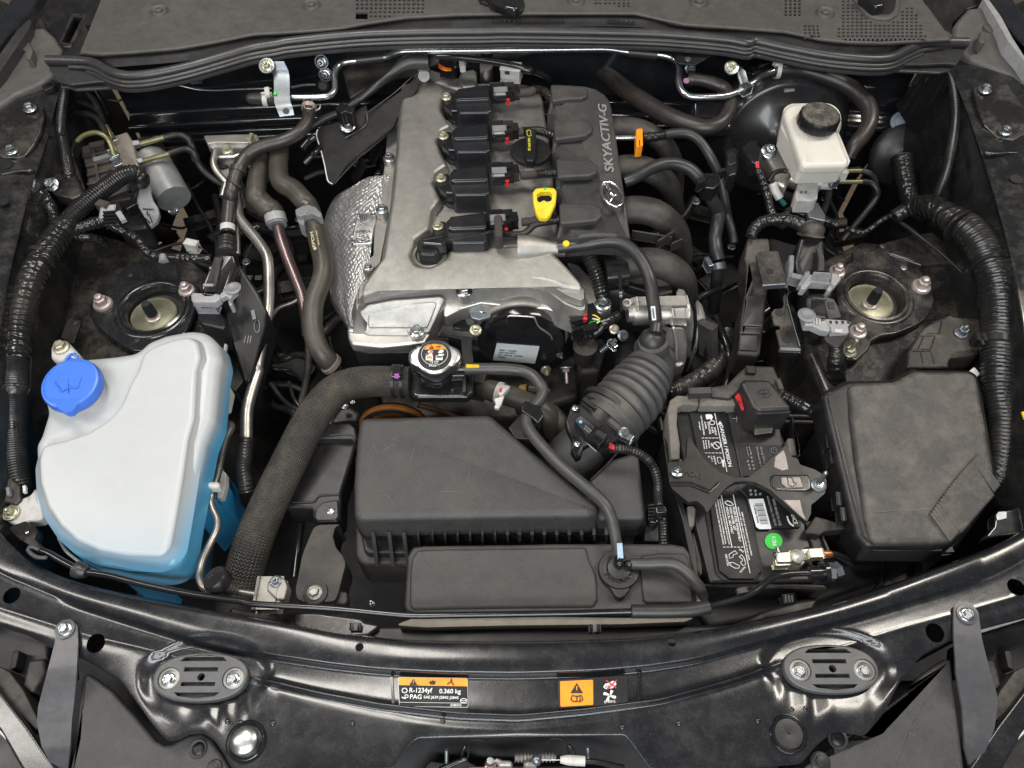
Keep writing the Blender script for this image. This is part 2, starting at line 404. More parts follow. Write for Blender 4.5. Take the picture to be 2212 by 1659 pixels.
def loft(name, lines, m, parent=None, nu=80, nv=4, thick=0.0, smooth=60, holes=(), soft=True, keep=False):
    """lines: list of polylines in picture units+z; surface through them"""
    R = []
    for l in lines:
        W = [P(*p) if not isinstance(p, Vector) else p for p in l]
        if soft and len(W) > 2: W = catmull(W,10)
        if keep: R.append(W if len(W) == nu+1 else resample(W, n=nu+1)[0])
        else: R.append(resample(W, n=nu+1)[0])
    grid = []
    cols = []
    for k in range(nu+1):
        c = [r_[k] for r_ in R]
        cols.append(catmull(c, nv) if (len(c) > 2 and nv > 1) else (c if nv <= 1 else catmull(c, nv)))
    nr = len(cols[0]); vs = []; fs = []
    for k in range(nu+1): vs += cols[k]
    dead = set()
    H = [(h[0], h[1]) for h in holes]
    for k in range(nu):
        for j in range(nr-1):
            a, b, c, d = k*nr+j,(k+1)*nr+j,(k+1)*nr+j+1, k*nr+j+1
            cen = (vs[a]+vs[b]+vs[c]+vs[d])/4; ok = True
            for hc, hr in H:
                if (cen.xy-hc.xy).length < hr: ok = False; dead.update((a, b, c, d))
            if ok: fs.append((a, b, c, d))
    used = set(i for f in fs for i in f); rimv = dead & used
    for i in rimv:
        for hc, hr in H:
            d = (vs[i].xy-hc.xy)
            if d.length < hr*1.8: d = d.normalized()*hr; vs[i] = Vector((hc.x+d.x, hc.y+d.y, vs[i].z))
    remap = {}; nv_ = []
    for i in sorted(used): remap[i] = len(nv_); nv_.append(vs[i])
    fs = [tuple(remap[i] for i in f) for f in fs]
    if thick:
        nn = len(nv_); N_ = [Vector() for _ in nv_]; cnt = {}
        for f in fs:
            q = (nv_[f[1]]-nv_[f[0]]).cross(nv_[f[3]]-nv_[f[0]])
            for i in f: N_[i] += q
            for a, b in zip(f, f[1:]+f[:1]): cnt[(a, b)] = 1
        s_ = 1 if sum(n.z for n in N_) > 0 else -1
        lo = [p-n.normalized()*thick*s_ for p, n in zip(nv_, N_)]; nf = [tuple(i+nn for i in f[::-1]) for f in fs]
        for a, b in cnt:
            if (b, a) not in cnt:
                k = len(nv_)+len(lo); ex = [nv_[a], nv_[b], lo[b], lo[a]]; lo += ex; nf.append((k, k+1, k+2, k+3))
        nv_ = nv_+lo; fs = fs+nf
    return mk(name, nv_, fs, M[m] if isinstance(m, str) else m, parent, smooth)
def obox(name, a, b, w, h, m, parent=None, er=0.0015, roll=0.0, taper=1.0):
    """bevelled box from world point a to b, width w, height h (centred)"""
    d = b-a; L = d.length; d.normalize(); up = Vector((0,0,1)) if abs(d.z) < 0.95 else Vector((0,1,0))
    s = d.cross(up).normalized(); u = s.cross(d)
    if roll: q = Matrix.Rotation(roll,3, d); s = q @ s; u = q @ u
    bm = bmesh.new(); bmesh.ops.create_cube(bm, size=1)
    for v in bm.verts:
        k = taper if v.co.x > 0 else 1.0
        v.co = a+d*(v.co.x+0.5)*L+s*v.co.y*w*k+u*v.co.z*h*k
    er = min(er,.3*min(L, w, h))
    bmesh.ops.bevel(bm, geom=bm.edges[:], offset=er, segments=2, affect='EDGES', profile=0.6)
    me = bpy.data.meshes.new(name); bmesh.ops.recalc_face_normals(bm, faces=bm.faces); bm.to_mesh(me); bm.free()
    me.materials.append(M[m] if isinstance(m, str) else m)
    me.polygons.foreach_set('use_smooth',[True]*len(me.polygons)); me.set_sharp_from_angle(angle=math.radians(40))
    return lk(bpy.data.objects.new(name, me), parent)
def box(name, x0, y0, x1, y1, z, w, h, m, parent=None, er=0.0015, z1=None, roll=0.0, taper=1.0):
    """box along the line (x0,y0)-(x1,y1); w in picture units, h in metres, z = centre height"""
    a = P(x0, y0, z); b = P(x1, y1, z if z1 is None else z1)
    return obox(name, a, b, w*mpp(a), h, m, parent, er, roll, taper)
BOLTS = {}
def boltmesh(kind, m):
    key = (kind, str(m))
    if key in BOLTS: return BOLTS[key]
    bm = bmesh.new()
    def ring(r, z, n=24, hexa=False):
        out = []
        for k in range(n):
            a = 2*math.pi*k/n; rr = r
            if hexa: rr = r*math.cos(math.pi/6)/math.cos((a % (math.pi/3))-math.pi/6)
            out.append(bm.verts.new((math.cos(a)*rr, math.sin(a)*rr, z)))
        return out
    prof = {'flange': [(1.0,-.02,0),(1.0,.12,0),(.93,.17,0),(.72,.24,0),(.68,.25,1),(.68,.78,1),(.60,.86,1),(.42,.86,0),(.38,.70,0)],
            'nut': [(1.0,-.02,0),(1.0,.12,0),(.93,.18,0),(.70,.26,0),(.66,.27,1),(.66,.85,1),(.58,.93,1),(.34,.93,0),(.34,1.3,0),(.28,1.5,0),(.12,1.6,0)],
            'tall': [(1.0,-.02,0),(1.0,.12,0),(.90,.30,0),(.70,.36,1),(.66,.37,1),(.64,.95,1),(.56,1.02,1),(.42,1.05,0),(.42,1.22,0),(.35,1.36,0),(.18,1.42,0)],
            'stud': [(1.0,-.02,0),(1.0,.12,0),(.93,.18,0),(.66,.27,1),(.66,.75,1),(.58,.83,1),(.28,.83,0),(.28,2.6,0),(.22,2.8,0)],
            'pin': [(1.0,0,0),(1.0,.1,0),(.8,.2,0),(.55,.22,0),(.5,.35,0),(.25,.4,0)],
            'screw': [(1.0,0,0),(.98,.12,0),(.8,.28,0),(.5,.38,0),(.2,.4,0)]}[kind]
    rs = [ring(r, z, hexa=bool(h)) for r, z, h in prof]
    for a, b in zip(rs, rs[1:]):
        for k in range(24): bm.faces.new((a[k], a[(k+1) % 24], b[(k+1) % 24], b[k]))
    bm.faces.new(rs[0][::-1]); bm.faces.new(rs[-1])
    if kind == 'screw':
        for a in (0,1):
            q = bmesh.ops.create_cube(bm, size=1)
            for v in q['verts']:
                c = v.co; v.co = Vector(((c.x*0.9, c.y*0.16) if a else (c.x*0.16, c.y*0.9))+(.40+c.z*0.04,))
    me = bpy.data.meshes.new('bolt'); bm.to_mesh(me); bm.free(); me.materials.append(M[m])
    me.polygons.foreach_set('use_smooth',[True]*len(me.polygons)); me.set_sharp_from_angle(angle=math.radians(30))
    BOLTS[key] = me; return me
def bolt(x, y, z, r, parent=None, kind='flange', m='zinc', axis=(0,0,1), name='bolt', rot=None):
    p = P(x, y, z) if not isinstance(x, Vector) else x; s = r*mpp(p)
    me = boltmesh(kind, m)
    if parent is None and False: pass
    o = bpy.data.objects.new(name, me)
    q = Vector((0,0,1)).rotation_difference(Vector(axis).normalized()).to_matrix().to_4x4()
    rz = Matrix.Rotation(rot if rot is not None else random.random(),4,'Z')
    return lk(o, parent, Matrix.Translation(p) @ q @ rz @ Matrix.Scale(s,4))
DG = None
def textmesh(s, ext=0.0):
    cu = bpy.data.curves.new('lettering', 'FONT'); cu.body = s; cu.extrude = ext; cu.align_x = 'LEFT'; cu.resolution_u = 3; cu.offset = .014
    o = bpy.data.objects.new('lettering', cu); COL.objects.link(o)
    dg = bpy.context.evaluated_depsgraph_get(); me = bpy.data.meshes.new_from_object(o.evaluated_get(dg))
    bpy.data.objects.remove(o); return me
def text(s, a, b, hgt, m, parent, nrm=(0,0,1), ext=0.0003, lift=0.0008, name='lettering', shear=0.0, bold=0.0, zz=None):
    """lettering whose baseline runs from a to b (picture units + z), letter height in picture units"""
    A = a if isinstance(a, Vector) else P(*a); B = b if isinstance(b, Vector) else P(*b)
    nrm = Vector(nrm).normalized(); X = (B-A); W = X.length; X.normalize(); nrm = (nrm-X*nrm.dot(X)).normalized(); Y = nrm.cross(X)
    me = textmesh(s,1.0); vs = [v.co.copy() for v in me.vertices]
    if not vs: return None
    x0 = min(v.x for v in vs); x1 = max(v.x for v in vs); H = 0.72
    hm = hgt*mpp(A) if hgt > 0 else -hgt
    for v, c in zip(me.vertices, vs):
        u = (c.x-x0)/(x1-x0)*W; t = c.y/H*hm; zq = ext if c.z > 0 else -ext
        v.co = A+X*(u+shear*t)+Y*t+nrm*(zq+lift)
    me.materials.clear(); me.materials.append(M[m]); me.name = name
    return lk(bpy.data.objects.new(name, me), parent)
def decal(name, pts, z, m, parent, lift=0.0006, th=0.0006, fil=3):
    """thin printed film lying on a surface"""
    W = [P(p[0], p[1],(p[2] if len(p) > 2 else z)+lift) for p in pts]
    T = fillet(W, fil*mpp(W[0])) if fil else W
    n = len(T); vs = T+[p-Vector((0,0, th)) for p in T]
    fs = [tuple(range(n)), tuple(range(n,2*n))[::-1]]+[(i,(i+1) % n, n+(i+1) % n, n+i) for i in range(n)]
    return mk(name, vs, fs, M[m], parent,0)
def offs(pts, dx, dy): return [(p[0]+dx, p[1]+dy)+tuple(p[2:]) for p in pts]
def chain(*segs):
    """polyline made of pieces measured in different tiles: (c, r,[(x, y, z)]) -> world points"""
    out = []
    for c, r, pts in segs:
        S(c, r); out += [P(*p) for p in pts]
    return out
def sset(o): o['kind'] = 'structure'; return o
GZ = -.82
gm = mat('garage_concrete',(.40,.395,.385),.8, dust=0.9, dustcol=(.24,.17,.10), bump=0.6, bscale=260, var=0.25, dscale=1.5, speck=0.4)
g = [Vector((-6,-6, GZ)), Vector((6,-6, GZ)), Vector((6,8, GZ)), Vector((-6,8, GZ))]
sset(mk('floor', g,[(0,1,2,3)], gm, None,0))
sset(mk('dusty_floor',[Vector((-6,.3, GZ+.004)), Vector((6,.3, GZ+.004)), Vector((6,8, GZ+.004)), Vector((-6,8, GZ+.004))],[(0,1,2,3)], mat('dusty_brown_floor',(.30,.235,.165),.85, dust=.5, dustcol=(.20,.16,.11), bump=.6, bscale=120, var=.3, dscale=3), None,0))
body = thing('car_body', 'glossy black front body shell of the car with firewall, inner wings and dark bay floor', 'car body')
def yw(x): return 0.765-.07*x*x
prof = [(.0,.125),(.0,-.052)]+[(a, z-.137) for a, z in [(-.002,.080),(0,.075),(0,.062),(-.012,.056),(-.024,.050),(-.028,.042),(-.024,.034),(-.012,.028),(0,.022),(0,.006),(-.008,.001),(-.014,-.002),(-.016,-.012),(-.004,-.03),(0,-.05)]]+[(.03,-.3),(.03,-.5)]
ls = [[Vector((x*0.02, yw(x*.02)+a, z)) for x in range(-40,41)] for a, z in prof]
loft('firewall', ls, 'paintclean', body, nu=160, nv=2)
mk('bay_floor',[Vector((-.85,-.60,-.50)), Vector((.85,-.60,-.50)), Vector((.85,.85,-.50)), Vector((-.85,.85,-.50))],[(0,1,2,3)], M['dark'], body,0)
slabw('plenum_panel',[Vector((-.83,.80,.085)), Vector((.83,.80,.085)), Vector((.83,1.6,.085)), Vector((-.83,1.6,.085))],.02,'dark', body,.01,.002)
S()
def wing(side):
    L = (lambda pts: [((2212-a) if side else a, b, z) for a, b, z in pts])
    A = L([(-60,-20,.10),(-90,70,.10),(-110,300,.08),(-160,600,.06),(-220,900,.03),(-300,1330,-.01)])
    A2 = L([(20,10,.095),(-20,90,.095),(-30,300,.075),(-80,600,.055),(-140,900,.03),(-200,1330,-.01)])
    if not side:
        B = [(165,95,.075),(122,178,.075),(92,300,.065),(60,400,.058),(28,530,.05),(3,650,.045),(-30,900,.02),(-60,1300,-.01)]
    else:
        B = [(2035,95,.075),(2078,178,.075),(2120,300,.065),(2150,400,.058),(2184,530,.05),(2208,650,.045),(2240,900,.02),(2270,1300,-.01)]
    WB = [P(*p) for p in B]
    sg = 1 if not side else -1
    C = [p+Vector((sg*.004,0,-.012)) for p in WB]; D = [p+Vector((sg*.025,0,-.11)) for p in WB]; E = [p+Vector((sg*.03,0,-.45)) for p in WB]
    loft('inner_wing',[A, A2, WB, C, D, E],'paintmid', body, nu=70, nv=5)
wing(0); wing(1)
S()
def shelf(pts, z, nm='strut_tower'):
    return slab(nm, pts, z,.35,'paintdirty', body, fil=30, er=.02, draft=.07)
shelf([(60,620),(110,520),(170,490),(260,510),(400,545),(470,600),(500,760),(440,850),(60,900)],-.085)
shelf([(1770,560),(1860,515),(2000,520),(2100,560),(2180,640),(2190,900),(1800,900),(1740,760),(1720,640)],-.085)
S()
for side in (0,1):
    X = (lambda a: 2212-a) if side else (lambda a: a)
    pts = [(X(118),-60,.125),(X(70),12,.12),(X(20),70,.11),(X(-45),150,.10),(X(-200),420,.08),(X(-270),420,.08),(X(-95),150,.10),(X(-20),60,.11),(X(60),-60,.12)]
    slab('fender', pts,0,.16,'paintclean', body, fil=6, er=.006)
S(0,0)
def hinge(o): return o
slab('hinge_pocket',[(240,-60,.10),(860,-60,.13),(640,440,.105),(480,470,.095),(380,330,.09),(300,240,.09),(240,160,.09)],.1,.04,'satin', body, fil=14, er=.004,
     holes=[[P(*p) for p in [(575,135,.103),(650,140,.104),(545,350,.100),(490,335,.099)]]])
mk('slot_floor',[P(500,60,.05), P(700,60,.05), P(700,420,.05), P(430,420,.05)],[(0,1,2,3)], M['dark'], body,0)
slab('pocket_rim',[(560,100,.108),(690,100,.109),(680,150,.108),(560,370,.104),(500,370,.104),(460,330,.103)],.1,.006,'paintdirty', body, fil=22, er=.003,
     holes=[[P(*p) for p in [(583,135,.108),(655,140,.109),(552,345,.104),(490,330,.103)]]])
S(3,0)
slab('hinge_pocket',[(1340,-60,.13),(1900,-60,.11),(1880,40,.10),(1760,70,.095),(1650,180,.09),(1640,290,.095),(1560,250,.10),(1440,60,.12)],.1,.04,'satin', body, fil=14, er=.004)
slab('paint_chip_tab',[(1570,250),(1600,240),(1645,275),(1640,305),(1560,305)],.112,.01,'bare', body, fil=8, er=.002)
S(0,0)
wc = thing('wing_corner_cover', 'dusty grey wing cover at the left rear corner beside the seal end', 'trim cover', 'plastic wing corner covers')
slab('cover_panel',[(200,220,.108),(350,215,.11),(430,285,.105),(495,385,.10),(480,450,.098),(445,560,.095),(330,650,.09),(130,740,.088),(60,790,.087),(-200,950,.087),(-300,700,.1),(0,560,.106)],0,.025,'cowl', wc, fil=30, er=.007)
slab('clip_boss',[(200,370),(240,350),(260,400),(240,465),(205,460),(200,400)],.116,.02,'cowl', wc, fil=8, er=.003)
lathe('clip_button', P(188,372,.104),(0,0,1),[(mpp(P(188,372,.1))*55,0),(mpp(P(188,372,.1))*52,.003),(mpp(P(188,372,.1))*20,.004)],'cowl', wc)
slab('edge_rubber',[(230,148,.125),(248,165,.125),(235,215,.124),(0,560,.115),(-120,700,.112),(-150,680,.112),(0,420,.118),(130,240,.123)],0,.03,'seal', wc, fil=10, er=.004)
S(3,0)
wc = thing('wing_corner_cover', 'dusty grey wing cover at the right rear corner beside the seal end', 'trim cover', 'plastic wing corner covers')
slab('cover_panel',[(1895,52,.112),(1770,62,.11),(1690,150,.105),(1650,210,.10),(1645,300,.098),(1700,390,.095),(1800,470,.09),(1950,530,.088),(2120,600,.087),(2400,800,.087),(2400,500,.1),(2130,420,.106),(2040,250,.11),(1960,110,.112)],0,.025,'cowl', wc, fil=30, er=.007)
slab('clip_boss',[(1870,250),(1890,228),(1912,250),(1908,330),(1880,335),(1850,310)],.118,.02,'cowl', wc, fil=8, er=.003)
lathe('clip_button', P(1945,225,.104),(0,0,1),[(mpp(P(188,372,.1))*58,0),(mpp(P(188,372,.1))*55,.003),(mpp(P(188,372,.1))*20,.004)],'cowl', wc)
slab('edge_rubber',[(1880,-20,.125),(1935,0,.125),(2030,130,.124),(2120,300,.12),(2230,470,.115),(2290,560,.115),(2200,460,.115),(2090,330,.12),(1990,150,.124)],0,.03,'greyl', wc, fil=8, er=.004)
S()
cw = thing('cowl_panel', 'weathered grey plastic cowl panel with square vent holes below the windscreen', 'cowl panel')
holes = []
def hgrid(c, r, x0, y0, nx, ny, dx, dy, w, h, keep=None, z=.135, skew=0):
    S(c, r)
    for j in range(ny):
        for i in range(nx):
            x = x0+i*dx+j*skew; y = y0+j*dy
            if keep and not keep(x, y, i, j): continue
            holes.append([P(x, y, z), P(x+w, y, z), P(x+w, y+h, z), P(x, y+h, z)])
hgrid(1,0,808,-6,15,3,37,31,23,18)
hgrid(1,0,915,87,12,1,37,33,23,16)
hgrid(1,0,915,120,5,1,37,33,23,16)
S(1,0); holes.append([P(x, y,.135) for x, y in ((808,96),(900,96),(900,152),(803,150))])
hgrid(2,0,685,-10,8,1,37,25,21,14); hgrid(2,0,685,18,8,1,37,25,21,16, keep=lambda x, y, i, j: True); hgrid(2,0,870,40,3,1,37,25,21,16)
hgrid(3,0,316,-5,4,5,36,28,20,20)
hgrid(3,0,466,200,4,4,34,26,19,16, skew=3)
def inpoly(x, y, pl):
    c = False
    for (a, b),(d, e) in zip(pl, pl[1:]+pl[:1]):
        if (b > y) != (e > y) and x < (d-a)*(y-b)/(e-b)+a: c = not c
    return c
PE = [(740,-10),(800,0),(860,25),(930,80),(980,160),(1060,188),(1150,185),(1230,150),(1250,60),(1330,55),(1370,120),(1400,190),(1440,280),(1445,322),(770,322),(735,300),(725,225),(760,190),(775,120),(765,40)]
hgrid(3,0,735,4,20,12,36,27.5,22,14, keep=lambda x, y, i, j: inpoly(x+8, y+8, PE) and inpoly(x+20, y+8, PE))
S()
cpts = [(232,-40),(172,112),(218,116),(273,113),(382,104),(464,90),(548,73),(603,70),(680,65),(740,59),(794,49),(876,37),(985,31),(1152,28),(1370,28),(1424,40),(1479,52),(1600,60),(1700,68),(1772,84),(1830,90),(1908,92),(1985,88),(2056,84),(1965,-40)]
slab('cowl_skin', cpts,.135,.004,'cowl', cw, fil=6, er=.0025, holes=holes)
lip = [(p[0], p[1]) for p in cpts[1:-1]]
loft('cowl_lip',[[(x, y+1,.131) for x, y in lip],[(x, y+7,.128) for x, y in lip],[(x, y+9,.118) for x, y in lip],[(x, y+30,.104) for x, y in lip]],'plasticb', cw, nu=90, nv=3)
S(1,0)
for i in range(16): slab('drain_slot', offs([(1885,158),(1903,158),(1903,174),(1885,174)], i*37,0),.1235,.002,'inkk', cw, fil=2, er=.0005)
S(2,0)
for i in range(6): slab('drain_slot', offs([(798,160),(818,160),(818,178),(798,178)], i*37, i*1.5),.1225,.002,'inkk', cw, fil=2, er=.0005)
tube('panel_joint',[P(487+1097,0,0)]*2 if False else [(487-480,-200,.136),(487-485,0,.1355)],2,'inkk', cw, n=6)
for cx_, cy_, c_, r_ in ((1258,85,0,1.0),(455,38,1,1.0),(540,5,2,1.0),(1515,10,2,1.05),(640,100,3,1.05)):
    S(c_,0); c0 = P(cx_, cy_,.137); k = mpp(c0)*66*r_
    lathe('clip_dish', c0,(0,0,1),[(k*1.12,-.004),(k*1.05,.001),(k*.95,.003),(k*.88,.002),(k*.72,-.0008),(k*.45,-.0008),(k*.40,.003),(k*.30,.004),(k*.12,.0045),(k*.10,.003)],'cowl', cw)
S(1,0)
wp = thing('wiper_pivot', 'dark wiper pivot in a recess at the middle of the top edge of the cowl', 'wiper', 'wiper pivots on the cowl')
slab('recess_collar',[(1760,-60),(1790,10),(1960,70),(2060,90),(2130,80),(2145,20),(2110,-60)],.141,.008,'satin', wp, fil=30, er=.003)
slab('pivot_cap',[(1830,-60),(1870,0),(1990,55),(2070,70),(2105,50),(2100,0),(2060,-60)],.156,.018,'gloss', wp, fil=30, er=.008)
S(3,0)
wp = thing('wiper_pivot', 'glossy black wiper pivot in a recess near the right end of the cowl', 'wiper', 'wiper pivots on the cowl')
slab('recess_collar',[(840,-60),(880,10),(960,110),(1060,145),(1150,150),(1215,110),(1235,40),(1240,-60)],.141,.010,'cowl', wp, fil=50, er=.004)
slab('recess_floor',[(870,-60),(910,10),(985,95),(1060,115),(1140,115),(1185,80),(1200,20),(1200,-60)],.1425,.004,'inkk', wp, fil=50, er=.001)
slab('pivot_cap',[(900,-60),(980,0),(1040,50),(1110,40),(1130,10),(1130,-60)],.160,.018,'gloss', wp, fil=20, er=.006)
se = thing('hood_seal', 'long dark grey rubber hood seal curving across the rear of the bay', 'rubber seal')
main = chain((0,0,[(372,476,.118),(560,480,.118),(700,487,.119),(780,515,.119),(870,565,.119),(980,598,.119),(1090,600,.119),(1250,580,.119),(1500,525,.12),(1800,440,.121),(2000,382,.121),(2190,350,.122)]),
             (1,0,[(300,328,.123),(800,278,.124),(1300,258,.125),(1800,252,.125)]),(2,0,[(0,248,.125),(600,255,.125),(1200,272,.124),(1700,312,.123),(1900,345,.122)]),
             (3,0,[(80,325,.121),(300,372,.120),(600,430,.119),(850,460,.119),(1060,470,.119),(1180,450,.119),(1290,395,.119),(1400,348,.119),(1500,335,.118),(1765,338,.118)]))
S(0,0); tube('bulb', main,38,'seal', se, n=20, flat=1.0, step=.008)
def below(pts, px, dz, c=None):
    out = []
    for p in pts:
        k = mpp(p); out.append(p+Vector((0,-px*k, dz)))
    return out
S(0,0)
r2 = below(main,58,-.004); tube('rib', r2[1:-1],17,'seal', se, n=12, step=.008)
r3 = below(main,82,-.008); tube('rib', r3[2:-2],15,'seal', se, n=12, step=.008)
loft('skirt',[below(main,10,-.012)[1:-1], below(main,50,-.011)[1:-1], below(main,98,-.012)[1:-1], below(main,100,-.018)[1:-1]],'seal', se, nu=120, nv=2, thick=.002)
slab('end_flap',[(372,455),(560,455),(700,460),(800,520),(950,590),(1100,625),(1000,640),(760,645),(560,668),(455,640),(400,545),(365,500)],.110,.004,'seal', se, fil=16, er=.002)
slab('lower_lip',[(475,660),(560,655),(800,650),(1150,628),(1500,580),(1500,620),(1150,668),(800,700),(600,710),(540,690),(480,690)],.1,.004,'seal', se, fil=14, er=.002)
S(3,0)
slab('end_flap',[(1765,308),(1775,350),(1740,410),(1680,510),(1600,500),(1400,510),(1100,505),(1160,480),(1300,420),(1420,350),(1500,312)],.110,.004,'seal', se, fil=16, er=.002)
slab('lower_lip',[(900,480),(1100,515),(1350,520),(1560,520),(1680,515),(1660,540),(1590,565),(1550,575),(1200,560),(900,525)],.1,.004,'seal', se, fil=14, er=.002)
S(2,0)
fl = slab('cowl_flange',[(200,330),(1050,330),(1300,390),(1335,430),(1340,500),(1480,515),(1620,430),(1720,395),(2212,420),(2600,500),(2600,400),(1700,330),(900,280),(200,280)],.098,.003,'satin', body, fil=30, er=.001)
c1 = P(1425,468,.0985); lathe('flange_hole', c1,(0,0,1),[(mpp(c1)*26,0),(mpp(c1)*24,.0008)],'zincd', body)
sp = thing('radiator_support_panel', 'wide glossy black front crossmember carrying two oval catch mounts and two stickers', 'body panel')
S()
def fx(pl):
    def f(x):
        if x <= pl[0][0]: a, b = pl[0], pl[1]
        elif x >= pl[-1][0]: a, b = pl[-2], pl[-1]
        else:
            for a, b in zip(pl, pl[1:]):
                if a[0] <= x <= b[0]: break
        return a[1]+(b[1]-a[1])*(x-a[0])/(b[0]-a[0])
    return f
def sm(pl, k=24):
    f = fx(pl); return lambda x: sum(f(x+d) for d in (-k,-k/2,0, k/2, k))/5
rear = sm([(-80,1080),(0,1150),(50,1206),(109,1240),(191,1268),(300,1292),(464,1322),(603,1345),(740,1372),(876,1386),(1000,1389),(1152,1389),(1370,1383),(1534,1364),(1700,1328),(1800,1304),(1936,1262),(2072,1212),(2140,1186),(2212,1150),(2300,1090)],30)
railf = sm([(-80,1180),(0,1238),(60,1262),(150,1300),(300,1345),(430,1385),(548,1410),(712,1435),(821,1447),(958,1454),(1120,1456),(1288,1450),(1400,1440),(1506,1424),(1608,1395),(1700,1370),(1827,1337),(1963,1298),(2072,1266),(2150,1240),(2212,1205),(2300,1150)],30)
ridge = sm([(-80,1290),(171,1370),(300,1400),(430,1432),(554,1468),(620,1484),(685,1499),(821,1524),(985,1543),(1120,1548),(1261,1535),(1425,1514),(1588,1470),(1700,1430),(1820,1400),(1950,1360),(2100,1320),(2300,1260)],20)
front = sm([(-80,1335),(0,1354),(60,1372),(109,1397),(171,1418),(200,1432),(260,1469),(300,1520),(327,1556),(362,1594),(385,1592),(410,1580),(436,1578),(462,1592),(490,1630),(513,1652),(600,1656),(849,1656),(872,1620),(900,1595),(1100,1592),(1351,1588),(1378,1620),(1405,1656),(1600,1652),(1730,1640),(1765,1600),(1800,1574),(1868,1580),(1905,1540),(1950,1461),(1990,1415),(2056,1382),(2120,1358),(2212,1334),(2300,1300)],7)
NU = 460
xs = [-80+2372*i/NU for i in range(NU+1)]
def amp(x, a, b, s=60): return max(0, min(1,(x-a)/s))*max(0, min(1,(b-x)/s))
def row(f, dy, z): return [(x, f(x)+dy(x) if callable(dy) else f(x)+dy, z(x) if callable(z) else z) for x in xs]
rl = lambda x: .012*amp(x,120,2120,200)+.002
rows = [row(rear,-4,-.06), row(rear,-3,-.014), row(rear,0, lambda x: rl(x)-.006), row(rear,6, rl),
        [(x,(rear(x)*.5+railf(x)*.5), rl(x)+.0015) for x in xs], row(railf,-8, rl), row(railf,0, lambda x: rl(x)-.0025), row(railf,8, lambda x: rl(x)*.1-.001),
        [(x, min(railf(x)+22, front(x)-12),-.001) for x in xs],
        [(x, min(max(ridge(x)-14, railf(x)+26), front(x)-9),-.0005+.001*amp(x,540,1700)) for x in xs],
        [(x, min(ridge(x)-3, front(x)-8),.0045*amp(x,540,1700)) for x in xs],
        [(x, min(ridge(x)+8, front(x)-7),-.001+(-.0035)*amp(x,540,1700)) for x in xs],
        [(x, min(ridge(x)+30, front(x)-6),-.002-.002*amp(x,540,1700)) for x in xs],
        row(front,-4,-.005), row(front,-1,-.0065), row(front,1,-.012), row(front,2,-.05)]
def hw(x, y, r): c = P(x, y,0); return (c, r*mpp(c))
HL = [hw(206,1389,20), hw(2021,1366,20), hw(25,1286,18), hw(2196,1268,19), hw(781,1405,9), hw(1447,1395,9)]
o = loft('panel_skin', rows, 'paint', sp, nu=NU, nv=5, soft=False, keep=True, holes=HL, smooth=70)
els = [(P(440,1456,0),118*mpp(P(440,1456,0)),62*mpp(P(440,1456,0))),(P(1795,1436,0),122*mpp(P(1795,1436,0)),64*mpp(P(1795,1436,0)))]
for v in o.data.vertices:
    q = v.co
    if q.z < -.03: continue
    for c, a, b in els:
        d = math.sqrt(((q.x-c.x)/a)**2+((q.y-c.y)/b)**2)
        if d < 1.3:
            t = max(0, min(1,(1.28-d)/.26)); q.z -= .007*t*t*(3-2*t)
    q.z += .0012*noise.noise(Vector((q.x*7, q.y*7,3)))*(1 if q.z > -.02 else 0)
for (c, r_) in HL[:4]:
    lathe('hole_collar', c+Vector((0,0,-.03)),(0,0,1),[(r_*1.02,0),(r_*1.02,.027),(r_*1.10,.0295),(r_*1.14,.0285),(r_*1.2,.026)],'paint', sp) if False else None
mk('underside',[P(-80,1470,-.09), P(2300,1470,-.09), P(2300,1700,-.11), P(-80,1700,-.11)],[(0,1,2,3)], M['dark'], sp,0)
def dome(x, y, z, r, hh, m='paint', par=sp, nm='weld_dimple'):
    c = P(x, y, z); k = r*mpp(c)
    return lathe(nm, c,(0,0,1),[(k,-.001),(k*.95, hh*.3),(k*.75, hh*.75),(k*.4, hh),(k*.1, hh*1.03)], m, par, n=20, smooth=60)
S(0,3)
for x, y in ((1800,1290),(1905,1300),(2160,1305)): dome(x, y,-.0035,22,.0016)
S(1,3)
for x, y in ((240,645),(515,690)): dome(x, y,.0135,20,.002)
for x, y in ((150,1305),(780,1305),(1495,1285)): dome(x, y,-.0035,20,.0016)
S(2,3)
for x, y in ((1355,1305),(1980,1285),(905,1335)): dome(x, y,-.0035,22,.0016)
S(3,3)
for x, y in ((375,1195),(480,1190),(105,1285),(1260,490)): dome(x, y,-.0035,20,.0014)
S(0,3)
c = P(1950,1450,-.004); k = mpp(c)
pl = thing('body_plug', 'round shiny steel-faced plug set in the front panel near the left splash cover', 'plug')
lathe('collar', c,(0,0,1),[(k*165,-.006),(k*160,.001),(k*140,.003),(k*118,.0),(k*112,-.002)],'paintclean', pl, smooth=60)
lathe('face', c,(0,0,1),[(k*112,-.004),(k*110,.008),(k*100,.011),(k*40,.0125),(k*5,.0128)],'bare', pl, smooth=60)
S(3,3)
c = P(345,1390,-.004); k = mpp(c)
pl = thing('body_plug', 'round black dusty plug set in the front panel near the right splash cover', 'plug')
lathe('collar', c,(0,0,1),[(k*150,-.006),(k*145,.002),(k*128,.006),(k*116,.004),(k*112,.0)],'paintclean', pl, smooth=60)
lathe('face', c,(0,0,1),[(k*112,-.004),(k*110,.003),(k*60,.004),(k*8,.003),(k*4,.001)],'plasticd', pl, smooth=60)
S(1,3); box('crease',1088,940,1105,1150,.001,14,.004,'paintclean', sp, er=.002)
S(2,3); box('crease',1050,905,1038,1135,.001,16,.004,'paintclean', sp, er=.002)
MG = mat('grey_mount_casting',(.085,.087,.09),.42, metal=.2, dust=.15)
